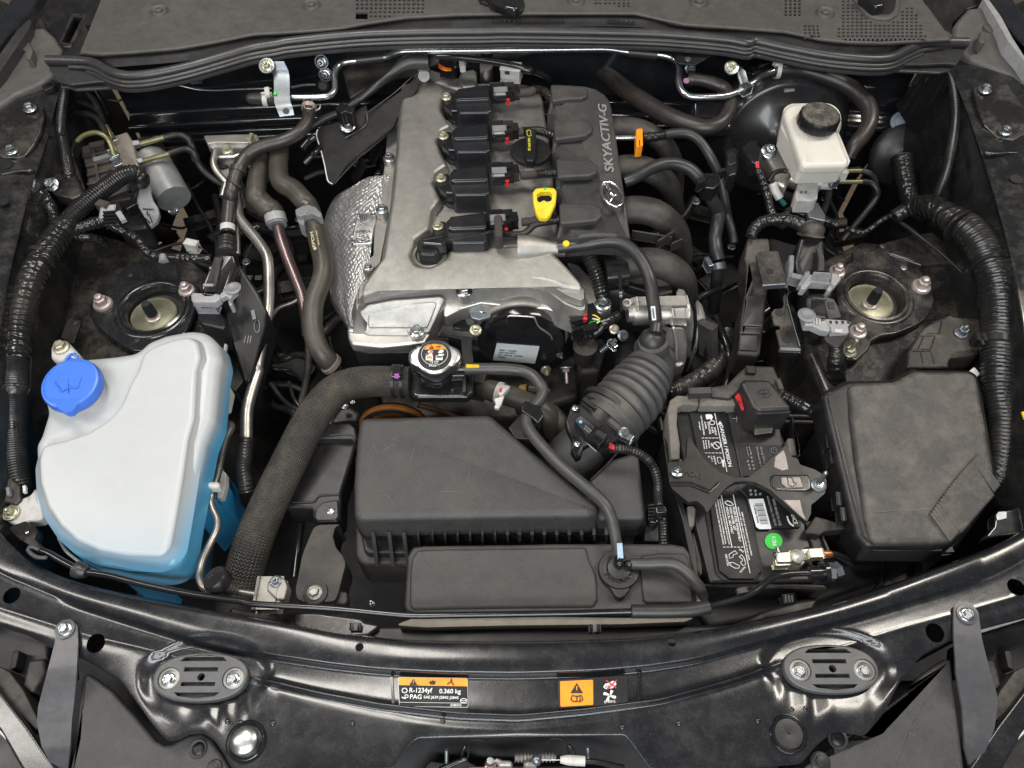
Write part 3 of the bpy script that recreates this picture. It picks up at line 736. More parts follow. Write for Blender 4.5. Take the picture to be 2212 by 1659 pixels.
def mount(cx, cy, c, r, label):
    S(c, r); t = thing('latch_mount', label, 'bracket', 'oval hood catch mounts')
    z = .004; c0 = P(cx, cy, z)
    k = mpp(c0)
    def E(a, b, n=40, ex=1.0): return [c0+Vector((math.copysign(abs(math.cos(2*math.pi*i/n))**ex, math.cos(2*math.pi*i/n))*a*k, math.copysign(abs(math.sin(2*math.pi*i/n))**ex, math.sin(2*math.pi*i/n))*b*k,0)) for i in range(n)]
    def rect(x0, y0, x1, y1, n=0): return [c0+Vector((x0*k,-y0*k,0)), c0+Vector((x1*k,-y0*k,0)), c0+Vector((x1*k,-y1*k,0)), c0+Vector((x0*k,-y1*k,0))]
    def circl(x, y, rr, n=24): return [c0+Vector(((x+math.cos(2*math.pi*i/n)*rr)*k,(-y+math.sin(2*math.pi*i/n)*rr)*k,0)) for i in range(n)]
    def arcs(y0, y1, w, s): return [c0+Vector((-w*k,-y0*k,0)), c0+Vector((w*k,-y0*k,0)), c0+Vector((w*.8*k,-y1*k,0)), c0+Vector((0,-(y1+s)*k,0)), c0+Vector((-w*.8*k,-y1*k,0))]
    hs = [circl(-248,12,86), circl(262,12,86), rect(-140,-72,130,-38), rect(-140,40,130,72), arcs(-118,-150,190,-22), arcs(118,146,180,18), circl(8,2,30)]
    slabw('mount_plate', E(375,188, ex=.86),.010, MG, t,0,.003, holes=hs)
    slabw('plate_floor',[p-Vector((0,0,.007)) for p in E(368,180)],.003,'plasticb', t,0,.001, holes=[[p-Vector((0,0,.007)) for p in circl(8,2,44)]])
    for dx in (-248,262):
        q = c0+Vector((dx*k,-12*k,-.006)); lathe('washer', q,(0,0,1),[(k*84,0),(k*82,.004),(k*62,.005),(k*60,.002)],'alud', t)
        bolt(q+Vector((-.001,-.001,.0015)),0,0,56, t, 'flange', 'zinc')
    return t
mount(1585,935,0,3,'oval grey catch mount with two bolts on the left of the front panel')
mount(688,870,3,3,'oval grey catch mount with two bolts on the right of the front panel')
S(0,3)
sc = thing('splash_cover', 'matte grey plastic splash cover with crosshead screw at the bottom left corner', 'splash cover', 'front splash covers')
slab('cover_sheet',[(650,930),(690,905),(760,950),(890,1050),(1060,1240),(1230,1440),(1300,1475),(1370,1460),(1480,1395),(1590,1380),(1670,1430),(1760,1560),(1850,1720),(520,1800),(600,1450),(620,1150)],-.030,.012,'plastic', sc, fil=30, er=.005)
tube('fold',[(700,960,-.0305),(900,1250,-.0305),(1060,1750,-.0305)],16,'plastic', sc, flat=.3, n=10, round_end=True)
lathe('screw_dish', P(1570,1510,-.030),(0,0,1),[(mpp(P(1570,1510,-.03))*75,-.001),(mpp(P(1570,1510,-.03))*68,.002),(mpp(P(1570,1510,-.03))*50,.0005)],'plastic', sc)
bolt(1570,1510,-.029,50, sc, 'screw', 'satin', name='screw', rot=.3)
bolt(1700,1655,-.0295,60, sc, 'pin', 'plasticd', name='push_pin')
S(3,3)
sc = thing('splash_cover', 'matte grey plastic splash cover with crosshead screw at the bottom right corner', 'splash cover', 'front splash covers')
slab('cover_sheet',[(1640,800),(1590,790),(1500,850),(1385,930),(1290,1050),(1180,1210),(1070,1350),(990,1385),(900,1350),(800,1325),(720,1335),(640,1440),(520,1590),(440,1625),(60,1640),(60,1800),(1760,1800),(1700,1300),(1660,1000)],-.030,.012,'plastic', sc, fil=30, er=.005)
tube('fold',[(1600,900,-.0305),(1350,1250,-.0305),(1150,1750,-.0305)],16,'plastic', sc, flat=.3, n=10, round_end=True)
lathe('screw_dish', P(738,1428,-.030),(0,0,1),[(mpp(P(738,1428,-.03))*82,-.001),(mpp(P(738,1428,-.03))*75,.002),(mpp(P(738,1428,-.03))*56,.0005)],'plastic', sc)
bolt(738,1428,-.029,56, sc, 'screw', 'satin', name='screw', rot=.2)
bolt(598,1610,-.0295,78, sc, 'pin', 'plasticd', name='push_pin')
def strap(c, pts, bx, by, label, k0):
    S(c,3); t = thing('strap_bracket', label, 'bracket', 'grey strap brackets at the front corners')
    L, R = pts; n = len(L)
    loft('strap',[[(a, b, z) for a, b, z in L],[(a, b, z) for a, b, z in R]],'strap', t, nu=60, nv=1, thick=.003, soft=False, smooth=14)
    lathe('washer', P(bx, by,.006),(0,0,1),[(mpp(P(bx, by,0))*78,-.004),(mpp(P(bx, by,0))*76,.001),(mpp(P(bx, by,0))*50,.0015)],'strap', t)
    bolt(bx, by,.0065,56, t, 'flange', 'zinc')
    return t
strap(0,([(500,485,.004),(455,530,.005),(430,680,.004),(375,890,.0),(300,1180,-.022),(292,1300,-.026),(330,1490,-.03),(450,1720,-.06)],
          [(560,480,.004),(612,530,.005),(618,680,.004),(605,920,.0),(585,1150,-.022),(570,1270,-.026),(555,1500,-.03),(530,1720,-.06)]),515,560,'grey metal strap bracket bolted to the left end of the front panel',0)
strap(3,([(1700,335,.004),(1655,380,.005),(1655,600,.004),(1675,900,.0),(1725,1180,-.022),(1730,1300,-.026),(1745,1500,-.03),(1800,1720,-.06)],
          [(1790,350,.004),(1850,420,.005),(1880,640,.004),(1930,840,.0),(2000,1080,-.022),(2005,1160,-.026),(1978,1350,-.03),(1830,1720,-.06)]),1757,445,'grey metal strap bracket bolted to the right end of the front panel',1)
def pocket(side):
    S(); X = (lambda a: 2212-a) if side else (lambda a: a)
    t = thing('headlight_housing', 'dark plastic headlight housing top at the bottom %s corner' % ('right' if side else 'left'),'headlight', 'headlight housings')
    slab('housing_shell',[(X(-120),1300),(X(105),1370),(X(110),1440),(X(95),1600),(X(180),1720),(X(-120),1720)],-.09,.08,'plasticd', t, fil=10, er=.006)
    slab('bezel_arm',[(X(0),1440),(X(20),1450),(X(50),1490),(X(85),1560),(X(80),1580),(X(40),1540),(X(-60),1480),(X(-60),1420)],-.055,.03,'plasticb', t, fil=8, er=.005)
    slab('adjuster_block',[(X(60),1425),(X(95),1420),(X(98),1450),(X(70),1500),(X(48),1480)],-.06,.03,'plasticb', t, fil=8, er=.005)
    slab('rib',[(X(28),1405),(X(42),1405),(X(34),1440),(X(20),1450)],-.07,.02,'plasticb', t, fil=3, er=.002)
    b = thing('bumper_cover', 'black bumper cover edge crossing the bottom %s corner of the photo' % ('right' if side else 'left'),'bumper', 'bumper cover corners')
    slab('bumper_skin',[(X(-140),1380),(X(-10),1478),(X(60),1570),(X(140),1690),(X(62),1690),(X(0),1580),(X(-140),1440)],-.045,.05,'paint', b, fil=12, er=.003)
    tube('edge_line',[(X(-100),1500,-.047),(X(2),1582,-.047),(X(30),1622,-.048),(X(75),1700,-.05)],3,'white', b, n=8)  # white line paints the highlight along the bumper edge
pocket(0); pocket(1)
S()
eb = thing('engine_block', 'dark engine block mass below the silver valve cover', 'engine block')
slab('block_casting',[(850,190),(1330,190),(1300,520),(1290,690),(1180,760),(830,750),(770,700),(830,520)],-.13,.34,'dark', eb, fil=20, er=.01)
slab('front_casting',[(800,735),(1250,760),(1250,860),(1100,905),(830,900)],-.20,.2,'plasticb', eb, fil=20, er=.01)
S(1,0)
slabw('head_ledge', chain((1,0,[(1060,960,-.045),(1160,920,-.04),(1200,900,-.04)]),(1,1,[(1120,0,-.05),(1060,300,-.055),(1000,620,-.06),(900,720,-.06),(900,600,-.058),(945,560,-.058),(955,250,-.055),(1015,230,-.055),(1010,0,-.05)]),(1,0,[(1035,1300,-.048)])),
      .12,'alud', eb,.004,.003)
for c, r, x, y, rr in ((1,0,1115,905,46),(1,0,1070,1255,48),(1,1,1015,205,48),(1,1,905,660,32)):
    S(c, r); q = P(x, y,-.035); k = mpp(q)
    lathe('bolt_boss', q+Vector((0,0,-.03)),(0,0,1),[(k*46,0),(k*46,.026),(k*40,.03)],'alu', eb)
    bolt(x, y,-.0345, rr, eb, 'flange', 'zinc')
S(1,0)
rp = thing('cam_end_casting', 'cast aluminium cam end housing with round cap at the rear of the engine', 'engine casting')
slab('casting_arm',[(1290,540),(1400,540),(1620,610),(1760,640),(1765,700),(1600,700),(1460,660),(1300,690),(1200,740),(1165,720),(1160,660),(1240,645)],.005,.06,'alud', rp, fil=24, er=.008)
tube('cap',[P(1345,640,.005), P(1345,600,.04)],46,'alud', rp, soft=False)
lathe('cap_top', P(1345,560,.035),(0,-.35,1),[(.012,-.02),(.0125,0),(.011,.003),(.006,.0035),(.005,.001)],'alu', rp)
slab('block',[(1640,560),(1740,540),(1765,560),(1765,680),(1650,690),(1610,620)],.012,.05,'alud', rp, fil=14, er=.006)
tube('chrome_pot',[P(1840,640,-.01), P(1840,520,.03)],52,'bare', rp, soft=False, n=20)
bolt(1655,525,.01,34, rp, 'nut', 'zinc')
vc = thing('valve_cover', 'silver grey cast valve cover with dusty surface, centre of the bay', 'valve cover')
slabw('coil_valley', chain((1,0,[(1300,700,.0),(1560,655,.0),(2100,650,.0)]),(2,0,[(260,700,.0),(330,1100,.0),(390,1659,.0)]),(2,1,[(400,300,.0),(400,480,.0),(0,500,.0)]),(1,1,[(1500,600,.0),(1250,560,.0),(1200,420,.0),(1300,100,.0)])),
      .06,'cover', vc,.01,.006)
slabw('cover_top', chain((1,0,[(1195,700,.02),(1255,655,.02),(1400,640,.02),(1480,655,.02),(1508,700,.02),(1500,790,.02),(1478,860,.02),(1530,950,.02),(1560,990,.02),(1480,1030,.02),(1455,1120,.02),(1500,1240,.02),(1530,1300,.02),(1440,1360,.02),(1420,1440,.02)]),
      (1,1,[(1440,30,.02),(1478,110,.02),(1410,200,.02),(1385,350,.02),(1275,430,.02),(1245,560,.02),(1290,640,.02),(1400,650,.02),(1500,590,.02),(1545,515,.02),(1800,490,.02),(2212,474,.02)]),
      (2,1,[(220,472,.02),(300,490,.02),(395,570,.018),(500,680,.016),(575,770,.012),(600,835,.01),(430,810,.014),(330,770,.015),(0,735,.015)]),
      (1,1,[(1900,738,.015),(1600,752,.015),(1200,795,.013),(1000,830,.012),(870,878,.01),(845,860,.01),(862,790,.012),(930,690,.016),(1015,575,.02),(1060,300,.02),(1100,20,.02)]),
      (1,0,[(1130,1200,.02),(1150,900,.02),(1165,800,.02)])),.016,'cover', vc,.008,.010, draft=.004)
slabw('cover_body', chain((1,0,[(1200,760,.004),(1500,700,.004)]),(1,1,[(1440,300,.004),(1240,500,.004),(1300,660,.004),(1500,640,.004),(2212,540,.004)]),(2,1,[(380,640,.004),(560,860,.004),(0,760,.004)]),(1,1,[(1500,780,.004),(900,880,.004),(870,860,.004),(1050,560,.004),(1090,20,.004)]),(1,0,[(1160,900,.004)])),.10,'cover', vc,.006,.003)
S(1,0)
for dy in (0,306,640): slab('ridge_wave',[(1180,880+dy),(1450,860+dy),(1480,900+dy),(1470,930+dy),(1180,960+dy)],.0216,.004,'cover', vc, fil=30, er=.0035) if False else None
slabw('nose_step', chain((1,1,[(828,925,.007),(862,868,.007),(925,845,.007),(1100,812,.007),(1500,776,.007),(2000,755,.008)]),(2,1,[(200,772,.008),(350,808,.007),(470,880,.006),(606,930,.004),(600,830,.004),(400,640,.004)]),(1,1,[(1500,640,.007),(1000,680,.007),(835,800,.007)])),.011,'cover', vc,.008,.005, draft=.004)
slabw('nose_step', chain((1,1,[(812,1010,-.004),(834,950,-.004),(900,905,-.004),(1100,870,-.004),(1480,838,-.004),(1600,826,-.004),(1750,836,-.004),(2212,815,-.004)]),(2,1,[(340,866,-.004),(450,950,-.006),(612,1015,-.010),(606,860,-.006),(400,700,-.004)]),(1,1,[(1500,700,-.004),(1000,740,-.004),(812,860,-.004)])),.045,'cover', vc,.008,.006, draft=.016)
S(1,1)
slab('nose_face',[(795,1120,-.038),(822,1010,-.014),(900,945,-.009),(1100,908,-.008),(1470,880,-.007),(1515,895,-.008),(1450,1040,-.026),(1390,1165,-.040),(1230,1195,-.044),(900,1190,-.044)],0,.05,'cover', vc, fil=30, er=.006)
slab('face_panel',[(900,1130,-.0355),(905,1040,-.0215),(950,985,-.0145),(1100,955,-.0115),(1455,925,-.0105),(1400,1060,-.0255),(1370,1130,-.034)],.001,.004,'cover', vc, fil=24, er=.0018)
slab('front_flange',[(738,1150),(765,1105),(840,1100),(885,1150),(920,1190),(1225,1195),(1235,1140),(1385,1120),(1395,1180),(1350,1255),(1240,1268),(1000,1292),(775,1268),(745,1215)],-.048,.018,'alu', vc, fil=20, er=.004)
slab('gasket_flange',[(780,1250),(1000,1300),(1240,1290),(1390,1200),(1470,1250),(1480,1330),(900,1340),(800,1320)],-.068,.08,'plasticd', vc, fil=20, er=.004)
bolt(800,1130,-.047,58, vc, 'flange', 'zinc'); 
q = P(1290,1190,-.057); k = mpp(q); lathe('bolt_boss', q,(0,0,1),[(k*78,-.02),(k*70,.014),(k*64,.017)],'alu', vc); bolt(1288,1172,-.039,58, vc, 'flange', 'zinc')
q = P(1672,905,-.03); k = mpp(q); lathe('bolt_boss', q,(0,.1,1),[(k*76,-.03),(k*74,.018),(k*70,.022),(k*62,.023)],'alu', vc); bolt(1664,850,-.0045,66, vc, 'flange', 'zinc')
tc = thing('timing_cover', 'glossy dark cast timing cover between the valve cover nose and the round motor', 'engine cover')
slab('cover_casting',[(1390,1200,-.10),(1450,1150,-.095),(1500,1040,-.08),(1560,950,-.06),(1700,900,-.055),(1900,880,-.055),(1800,1020,-.08),(1760,1200,-.12),(1650,1230,-.12),(1480,1225,-.12)],0,.08,'alud', tc, fil=26, er=.006)
slab('cast_recess',[(1560,1080,-.085),(1620,1000,-.075),(1690,990,-.075),(1720,1100,-.095),(1700,1160,-.105),(1580,1150,-.10)],.001,.003,'plasticd', tc, fil=24, er=.002)
S(2,1)
slab('side_flange',[(600,830),(450,600),(560,640),(680,760),(700,880),(790,885),(822,930),(820,990),(740,1025),(610,1010)],-.055,.03,'cover', vc, fil=20, er=.005)
bolt(750,958,-.054,66, vc, 'flange', 'zinc')
lathe('breather_spout', P(290,515,.015),(1,.0,.0),[(.026,-.045),(.022,-.02),(.0130,.012),(.0125,.034)],'cover', vc, n=24, smooth=60)
S(1,1)
cs = thing('cam_sensor', 'black cam sensor seated on a metal ring in the valve cover', 'sensor')
q = P(1390,570,.012); k = mpp(q)
lathe('well', q,(0,0,1),[(k*140,-.03),(k*138,.003),(k*128,.006),(k*112,.005),(k*108,-.015)],'cover', cs, n=36, smooth=60)
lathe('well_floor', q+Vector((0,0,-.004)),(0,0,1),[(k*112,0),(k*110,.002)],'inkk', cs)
lathe('ring', P(1388,550,.02),(0,0,1),[(k*98,-.02),(k*98,-.002),(k*92,.002),(k*76,.0025),(k*70,-.002)],'yzinc', cs, n=36)
slab('sensor_head',[(1290,450),(1330,410),(1470,440),(1520,470),(1465,520),(1440,560),(1380,565),(1310,560),(1288,500)],.04,.03,'satin', cs, fil=16, er=.005)
slab('plug',[(1320,415),(1510,385),(1520,470),(1480,480),(1330,470)],.052,.02,'gloss', cs, fil=10, er=.004)
slab('plug_rib',[(1335,425),(1500,400),(1502,412),(1337,440)],.0545,.003,'gloss', cs, fil=2, er=.001)
tube('sensor_loom',[(1515,455,.035),(1620,440,.035),(1800,405,.035),(1880,385,.036),(1960,390,.036),(2100,400,.035),(2170,370,.035),(2230,320,.035),(2400,290,.03)],26,'corr', cs, rib=(.0032,.2), n=14)
tube('loom_tape',[(1900,385,.038),(1960,388,.038)],34,'fabric', cs, n=14)
slab('tape_wrap',[(1900,235),(1965,235),(1972,410),(1905,410)],.062,.03,'fabric', cs, fil=6, er=.006)
def coil(c, r, bx, by, s, label, taped=False):
    S(c, r); t = thing('ignition_coil', label, 'ignition coil', 'four ignition coils in a row')
    f = lambda pts: [(bx+a*s, by+b*s) for a, b in pts]
    slab('coil_body', f([(60,-40),(95,-75),(350,-110),(372,-95),(378,40),(380,110),(350,125),(110,130),(70,70)]),.040,.045,'coilblue', t, fil=14, er=.004, draft=.002)
    slab('coil_lid', f([(66,-42),(100,-78),(345,-110),(366,-96),(370,0),(355,14),(100,24),(75,14)]),.048,.010,'gloss', t, fil=10, er=.003)
    slab('lid_panel', f([(85,-34),(112,-64),(335,-94),(352,-84),(356,-8),(345,0),(105,10),(88,2)]),.0492,.002,'paintclean', t, fil=8, er=.0012)
    slab('mount_ear', f([(-42,30),(-44,-18),(0,-45),(60,-45),(80,60),(40,90),(-10,80)]),.030,.03,'satin', t, fil=16, er=.004)
    slab('ear_web', f([(-20,60),(60,30),(110,70),(120,110),(40,110)]),.037,.02,'gloss', t, fil=8, er=.003)
    bolt(bx+0*s, by+0*s,.031,42*s, t, 'flange', 'yzinc')
    X = lambda x0, y0, x1, y1, z, w, h, m, nm: box(nm, bx+x0*s, by+y0*s, bx+x1*s, by+y1*s, z, w*s, h, m, t, er=.0012)
    X(370,-35,480,-42,.034,110,.028,'gloss', 'connector_shell')
    X(400,-50,505,-55,.049,60,.008,'screenmetal' if False else 'grey', 'clip')
    X(410,-20,500,-26,.0475,30,.006,'greyl', 'clip')
    X(410,8,500,4,.043,16,.010,'gloss', 'connector_rib')
    X(480,-45,560,-48,.036,120,.022,'satin', 'connector_shell')
    X(500,-75,540,-80,.048,20,.008,'satin', 'lock_tab'); X(500,-20,545,-26,.048,24,.008,'gloss', 'lock_tab')
    X(550,-40,600,-46,.036,84,.020,'gloss', 'connector_shell')
    X(505,34,524,33,.038,18,.010,'red', 'red_lock')
    lathe('boot_seal', P(bx+120*s, by+150*s,.002),(0,0,1),[(.026,-.02),(.026,.001),(.023,.004),(.018,.003),(.016,-.004)],'rubber', t, smooth=60)
    return t
coil(1,0,1523,772,.95,'glossy black ignition coil at the rear of the row, nearest the cowl')
coil(1,0,1500,1080,.98,'glossy black ignition coil second from the rear, left of the oil filler cap')
coil(1,0,1480,1415,1.02,'glossy black ignition coil third from the rear, left of the yellow dipstick')
coil(1,1,1455,335,1.05,'glossy black ignition coil at the front of the row, behind the cam sensor')
def loomlead(pts, label, tp):
    t = thing('coil_loom', label, 'wiring loom', 'coil wiring leads')
    w = chain(*pts)
    n = len(w)
    tube('tape_sleeve', w[:tp+1],34,'fabric', t, n=14)
    if len(w) > tp+1: tube('corrugated_sleeve', w[tp:],34,'corr', t, rib=(.0042,.25), n=14)
S(1,0)
loomlead([(1,0,[(2090,740,.035),(2190,730,.035)]),(2,0,[(200,715,.034),(260,715,.033),(310,740,.03),(345,790,.02)])],'taped and corrugated lead from the rear ignition coil to the black engine cover',2)
loomlead([(1,0,[(2090,1050,.035),(2130,1045,.035)]),(2,0,[(140,1040,.034),(240,1035,.033),(310,1055,.032),(360,1080,.025)])],'corrugated lead passing over the oil filler cap behind its handle',1)
loomlead([(1,0,[(2110,1390,.035),(2200,1385,.035)]),(2,0,[(220,1380,.034),(300,1375,.034),(390,1370,.03)])],'taped and corrugated lead between the third coil and the yellow dipstick handle',2)
S(2,1); loomlead([(1,1,[(2120,300,.035),(2212,295,.035)]),(2,1,[(200,290,.036),(300,285,.036),(410,275,.03)])],'dark taped lead in front of the yellow dipstick handle',3)
S(2,0)
oc = thing('oil_filler_cap', 'round black oil filler cap with bar handle and yellow oil symbol', 'oil cap')
q = P(180,1265,.0); k = mpp(q)
lathe('filler_neck', q,(0,0,1),[(k*170,-.002),(k*140,.012),(k*130,.022)],'cover', oc, smooth=70)
q = P(180,1195,.035); lathe('cap_disc', q,(0,0,1),[(k*120,-.012),(k*150,-.008),(k*156,-.003),(k*153,.001),(k*120,.003),(k*10,.004)],'satin', oc, smooth=50, n=40)
slab('handle',[(136,1020),(222,1020),(222,1225),(208,1270),(145,1270),(130,1225)],.052,.017,'satin', oc, fil=8, er=.003)
text('SAE 0W-20',(158,1095,.0525),(160,1195,.0525),20,'inky', oc)
tube('oil_symbol',[(150,1035,.0528),(176,1030,.0528),(186,1050,.0528),(178,1062,.0528),(186,1076,.0528),(155,1078,.0528),(150,1035,.0528)],2.4,'inky', oc, soft=False, n=6)
dp = thing('dipstick_handle', 'yellow plastic loop handle of the oil dipstick', 'dipstick')
o1 = fillet([P(*p) for p in [(195,1520,.072),(215,1488,.073),(290,1478,.074),(370,1483,.074),(388,1510,.073),(380,1600,.068),(340,1690,.061),(310,1722,.058),(250,1720,.058),(222,1680,.062),(200,1600,.068)]],.006)
hole = fillet([P(*p) for p in [(228,1540,.071),(260,1518,.072),(330,1516,.072),(352,1540,.071),(345,1590,.068),(310,1600,.067),(285,1585,.068),(250,1605,.067),(232,1590,.068)]],.004)
slabw('handle_loop', o1,.009,'yellow', dp,0,.0035, holes=[hole])
slab('hole_backing',[(205,1500),(375,1500),(365,1640),(215,1640)],.025,.03,'satin', dp, fil=10, er=.003)  # added dark block, stands in for the deep shade under the handle hole
tube('stick',[P(285,1690,.058), P(300,1640,-.04)],14,'satin', dp, soft=False)
decal('green_dot',[(283,1486),(300,1484),(306,1494),(298,1502),(284,1500)],.0735,'green', dp)
ec = thing('engine_cover', 'matte black plastic engine cover with four raised pads, silver lettering and emblem', 'engine cover')
zc = .052
out = chain((2,0,[(335,662, zc),(480,668, zc),(610,678, zc),(700,700, zc),(770,745, zc),(805,790, zc),(822,850, zc),(850,1020, zc),(880,1240, zc),(915,1470, zc),(945,1650, zc)]),
            (2,1,[(955,300, zc-.01),(975,435, zc-.02),(860,412, zc-.004),(700,405, zc),(560,420, zc),(375,440, zc-.03),(395,360, zc-.02),(410,300, zc-.01),(418,150, zc)]),
            (2,0,[(430,1560, zc-.01),(378,1495, zc-.03),(392,1400, zc-.01),(382,1262, zc),(400,1240, zc-.005),(335,1212, zc-.03),(365,1100, zc-.01),(355,950, zc),(360,930, zc-.005),(310,905, zc-.03),(335,800, zc-.01)]))
slabw('cover_shell', out,.045,'plastic', ec,.004,.005)
def pad(c, r, pts):
    S(c, r); slab('raised_pad', pts, zc+.009,.010,'plastic', ec, fil=22, er=.0035)
pad(2,0,[(338,668),(600,680),(632,712),(628,755),(590,775),(480,780),(350,800)])
pad(2,0,[(360,950),(620,946),(668,985),(668,1035),(620,1070),(540,1082),(372,1102)])
pad(2,0,[(386,1264),(650,1262),(706,1305),(704,1365),(650,1388),(540,1392),(392,1402)])
pad(2,1,[(408,150),(660,150),(738,192),(746,250),(705,285),(600,296),(415,312)])
S(2,0)
text('SKYACTIV-G',(838,1368, zc+.001),(775,838, zc+.001),72,'silverletter', ec, ext=.0012, lift=.0012, shear=.25)
em = []
cx, cy = 822,1537
for i in range(41):
    a = 2*math.pi*i/40; u = 112*math.cos(a); v = 74*math.sin(a); th = math.radians(52)
    em.append((cx+u*math.cos(th)-v*math.sin(th)*.95, cy+u*math.sin(th)+v*math.cos(th)*.95, zc+.004))
tube('emblem_ring', em,15,'chrome', ec, n=10, step=.003)
tube('emblem_wing',[(768,1452, zc+.004),(800,1500, zc+.005),(815,1532, zc+.005),(836,1546, zc+.005),(856,1548, zc+.005)],[10,12,16,13,8],'chrome', ec, n=10, step=.003)
tube('emblem_wing',[(856,1548, zc+.005),(832,1556, zc+.005),(818,1580, zc+.005),(800,1606, zc+.004)],[8,13,13,10],'chrome', ec, n=10, step=.003)
def dimple(o, su, amp_):
    return o
fs = mat('embossed_foil',(.56,.56,.55),.38, metal=.8, dust=0.12, bump=.4, bscale=120)
hs = thing('heat_shield', 'crinkled silver foil exhaust heat shield left of the valve cover', 'heat shield')
HL_ = [chain((1,0,[(1120,1380,-.05)]),(1,1,[(1050,100,-.056),(960,350,-.062),(915,600,-.068),(850,850,-.075),(770,1140,-.095)])),
       chain((1,0,[(1020,1390,-.05)]),(1,1,[(930,80,-.055),(860,330,-.06),(830,620,-.066),(790,880,-.08),(762,1138,-.10)])),
       chain((1,0,[(900,1405,-.062)]),(1,1,[(780,80,-.068),(690,320,-.075),(700,640,-.082),(715,900,-.095),(752,1135,-.11)])),
       chain((1,0,[(780,1480,-.09)]),(1,1,[(640,110,-.10),(562,330,-.11),(605,650,-.12),(620,920,-.13),(735,1130,-.14)])),
       chain((1,0,[(760,1520,-.20)]),(1,1,[(640,150,-.20),(560,340,-.22),(600,660,-.24),(615,920,-.26),(725,1125,-.28)]))]
o = loft('shield_foil', HL_, fs, hs, nu=230, nv=26, smooth=80)
o.data.materials[0] = fs
nr = 4*26+1
for idx, v in enumerate(o.data.vertices):
    u, w_ = divmod(idx, nr)
    ph = math.sin(u*.62+1.1*math.sin(w_*.5))*math.sin(w_*1.0+.9*math.sin(u*.33))
    v.co.z += .0010*ph; v.co.x += .0003*ph
S(1,1)
slab('stamped_plate',[(815,232,-.052),(962,226,-.050),(972,245,-.050),(935,465,-.055),(780,478,-.058),(770,460,-.058)],.0,.006,'bare', hs, fil=14, er=.002)
text('PEDA',(805,386,-.0535),(925,383,-.0525),24,'zinc', hs, ext=.0006)
el = [(862+52*math.cos(a),430+27*math.sin(a),-.0535) for a in [2*math.pi*i/24 for i in range(25)]]
tube('stamped_oval', el,4,'zinc', hs, n=6)
tube('stamped_wings',[(822,424,-.053),(850,430,-.053),(862,442,-.053),(876,428,-.053),(904,420,-.053)],4,'zinc', hs, n=6)
for i in range(4): tube('stamped_finger',[(840+i*17,250,-.0505),(845+i*14,290,-.0515)],4,'zinc', hs, n=6)
tube('stamped_cross',[(812,275,-.052),(915,335,-.052)],4,'zinc', hs, n=6); tube('stamped_cross',[(915,280,-.052),(812,335,-.052)],4,'zinc', hs, n=6)
bolt(950,242,-.050,17, hs, 'pin', 'zincd'); bolt(785,455,-.0575,17, hs, 'pin', 'zincd')
tube('lower_pleats',[(640,880,-.12),(700,1020,-.13),(748,1120,-.13)],20,'bare', hs, rib=(.008,.6), n=12)
S(2,1)
vm = thing('timing_motor', 'round black timing motor housing with pale part label in front of the valve cover', 'motor')
c0 = P(105,1232,-.10); k = mpp(c0); ax = Vector((0,-1,.08)).normalized()
lathe('housing_rim', c0-ax*.012, ax,[(k*380,-.05),(k*380,-.004),(k*365,.004),(k*340,.005)],'alud', vm, n=56)
lathe('housing_face', c0, ax,[(k*352,-.03),(k*350,.002),(k*338,.008),(k*310,.010),(k*6,.011)],'gloss', vm, n=56)
def onface(x, y, l=.0115):
    d = ray(x, y); pc = c0+ax*l; t = (pc-CAM).dot(ax)/d.dot(ax); return CAM+d*t
def face_plate(name, pts, l, th, m, fil=.003):
    W = [onface(x, y, l) for x, y in pts]; T = fillet(W, fil); n = len(T)
    vs = T+[p-ax*th for p in T]
    return mk(name, vs,[tuple(range(n)), tuple(range(n,2*n))[::-1]]+[(i,(i+1) % n, n+(i+1) % n, n+i) for i in range(n)], M[m], vm,30)
tube('face_ridge',[onface(*p) for p in [(0,1050),(20,1042),(190,1052),(215,1072),(245,1130),(330,1190),(350,1230)]],8,'alu', vm, n=8)
face_plate('raised_boss',[(0,1080),(20,1060),(180,1066),(230,1140),(340,1210),(340,1250),(280,1265),(180,1190),(0,1190)],.014,.006,'gloss',.008)
face_plate('part_label',[(-88,1262),(250,1287),(214,1422),(-120,1394)],.0125,.001,'labelw',.001)
for s_, y0, w0, w1 in (('PE31 124Z0',1318,-68,66),('235100-0971',1336,-73,60),('12V 12H18  104356',1354,-80,115),('K4236',1372,-84,-22)):
    text(s_, onface(w0, y0,.013), onface(w1, y0+12*(w1-w0)/180,.013),14,'inkk', vm, nrm=ax, ext=.0002, lift=.0003)
for x, y, rr in ((355,1045,56),(-255,1160,50)):
    q = P(x, y,-.055); bolt(q,0,0, rr, vm, 'tall', 'yzinc', axis=(0,-.2,1))
bolt(P(300,1470,-.16),0,0,44, vm, 'tall', 'yzinc', axis=(.2,-1,.2)); bolt(P(410,1350,-.13),0,0,30, vm, 'nut', 'zincd', axis=(.4,-1,.2))
slabw('nose_web', chain((1,1,[(1500,900,-.022),(1700,850,-.022),(2212,838,-.022)]),(2,1,[(340,880,-.022),(480,980,-.026),(478,1040,-.03),(300,985,-.028),(0,965,-.028)]),(1,1,[(1800,940,-.026),(1640,985,-.03),(1500,1060,-.034)])),.03,'alu', vm,.006,.005)
S(2,1)
slab('top_casting',[(-260,1010,-.06),(-200,960,-.055),(0,935,-.05),(250,905,-.048),(400,925,-.05),(420,980,-.055),(470,1010,-.06),(470,1100,-.07),(410,1110,-.07),(300,1035,-.065),(0,1020,-.062),(-60,1040,-.066),(-120,1040,-.068)],0,.025,'alu', vm, fil=20, er=.005)
slab('bracket_tab',[(-310,1000),(-190,960),(-140,985),(-110,1040),(-170,1060),(-230,1075),(-290,1060)],-.045,.006,'zincd', vm, fil=12, er=.002)
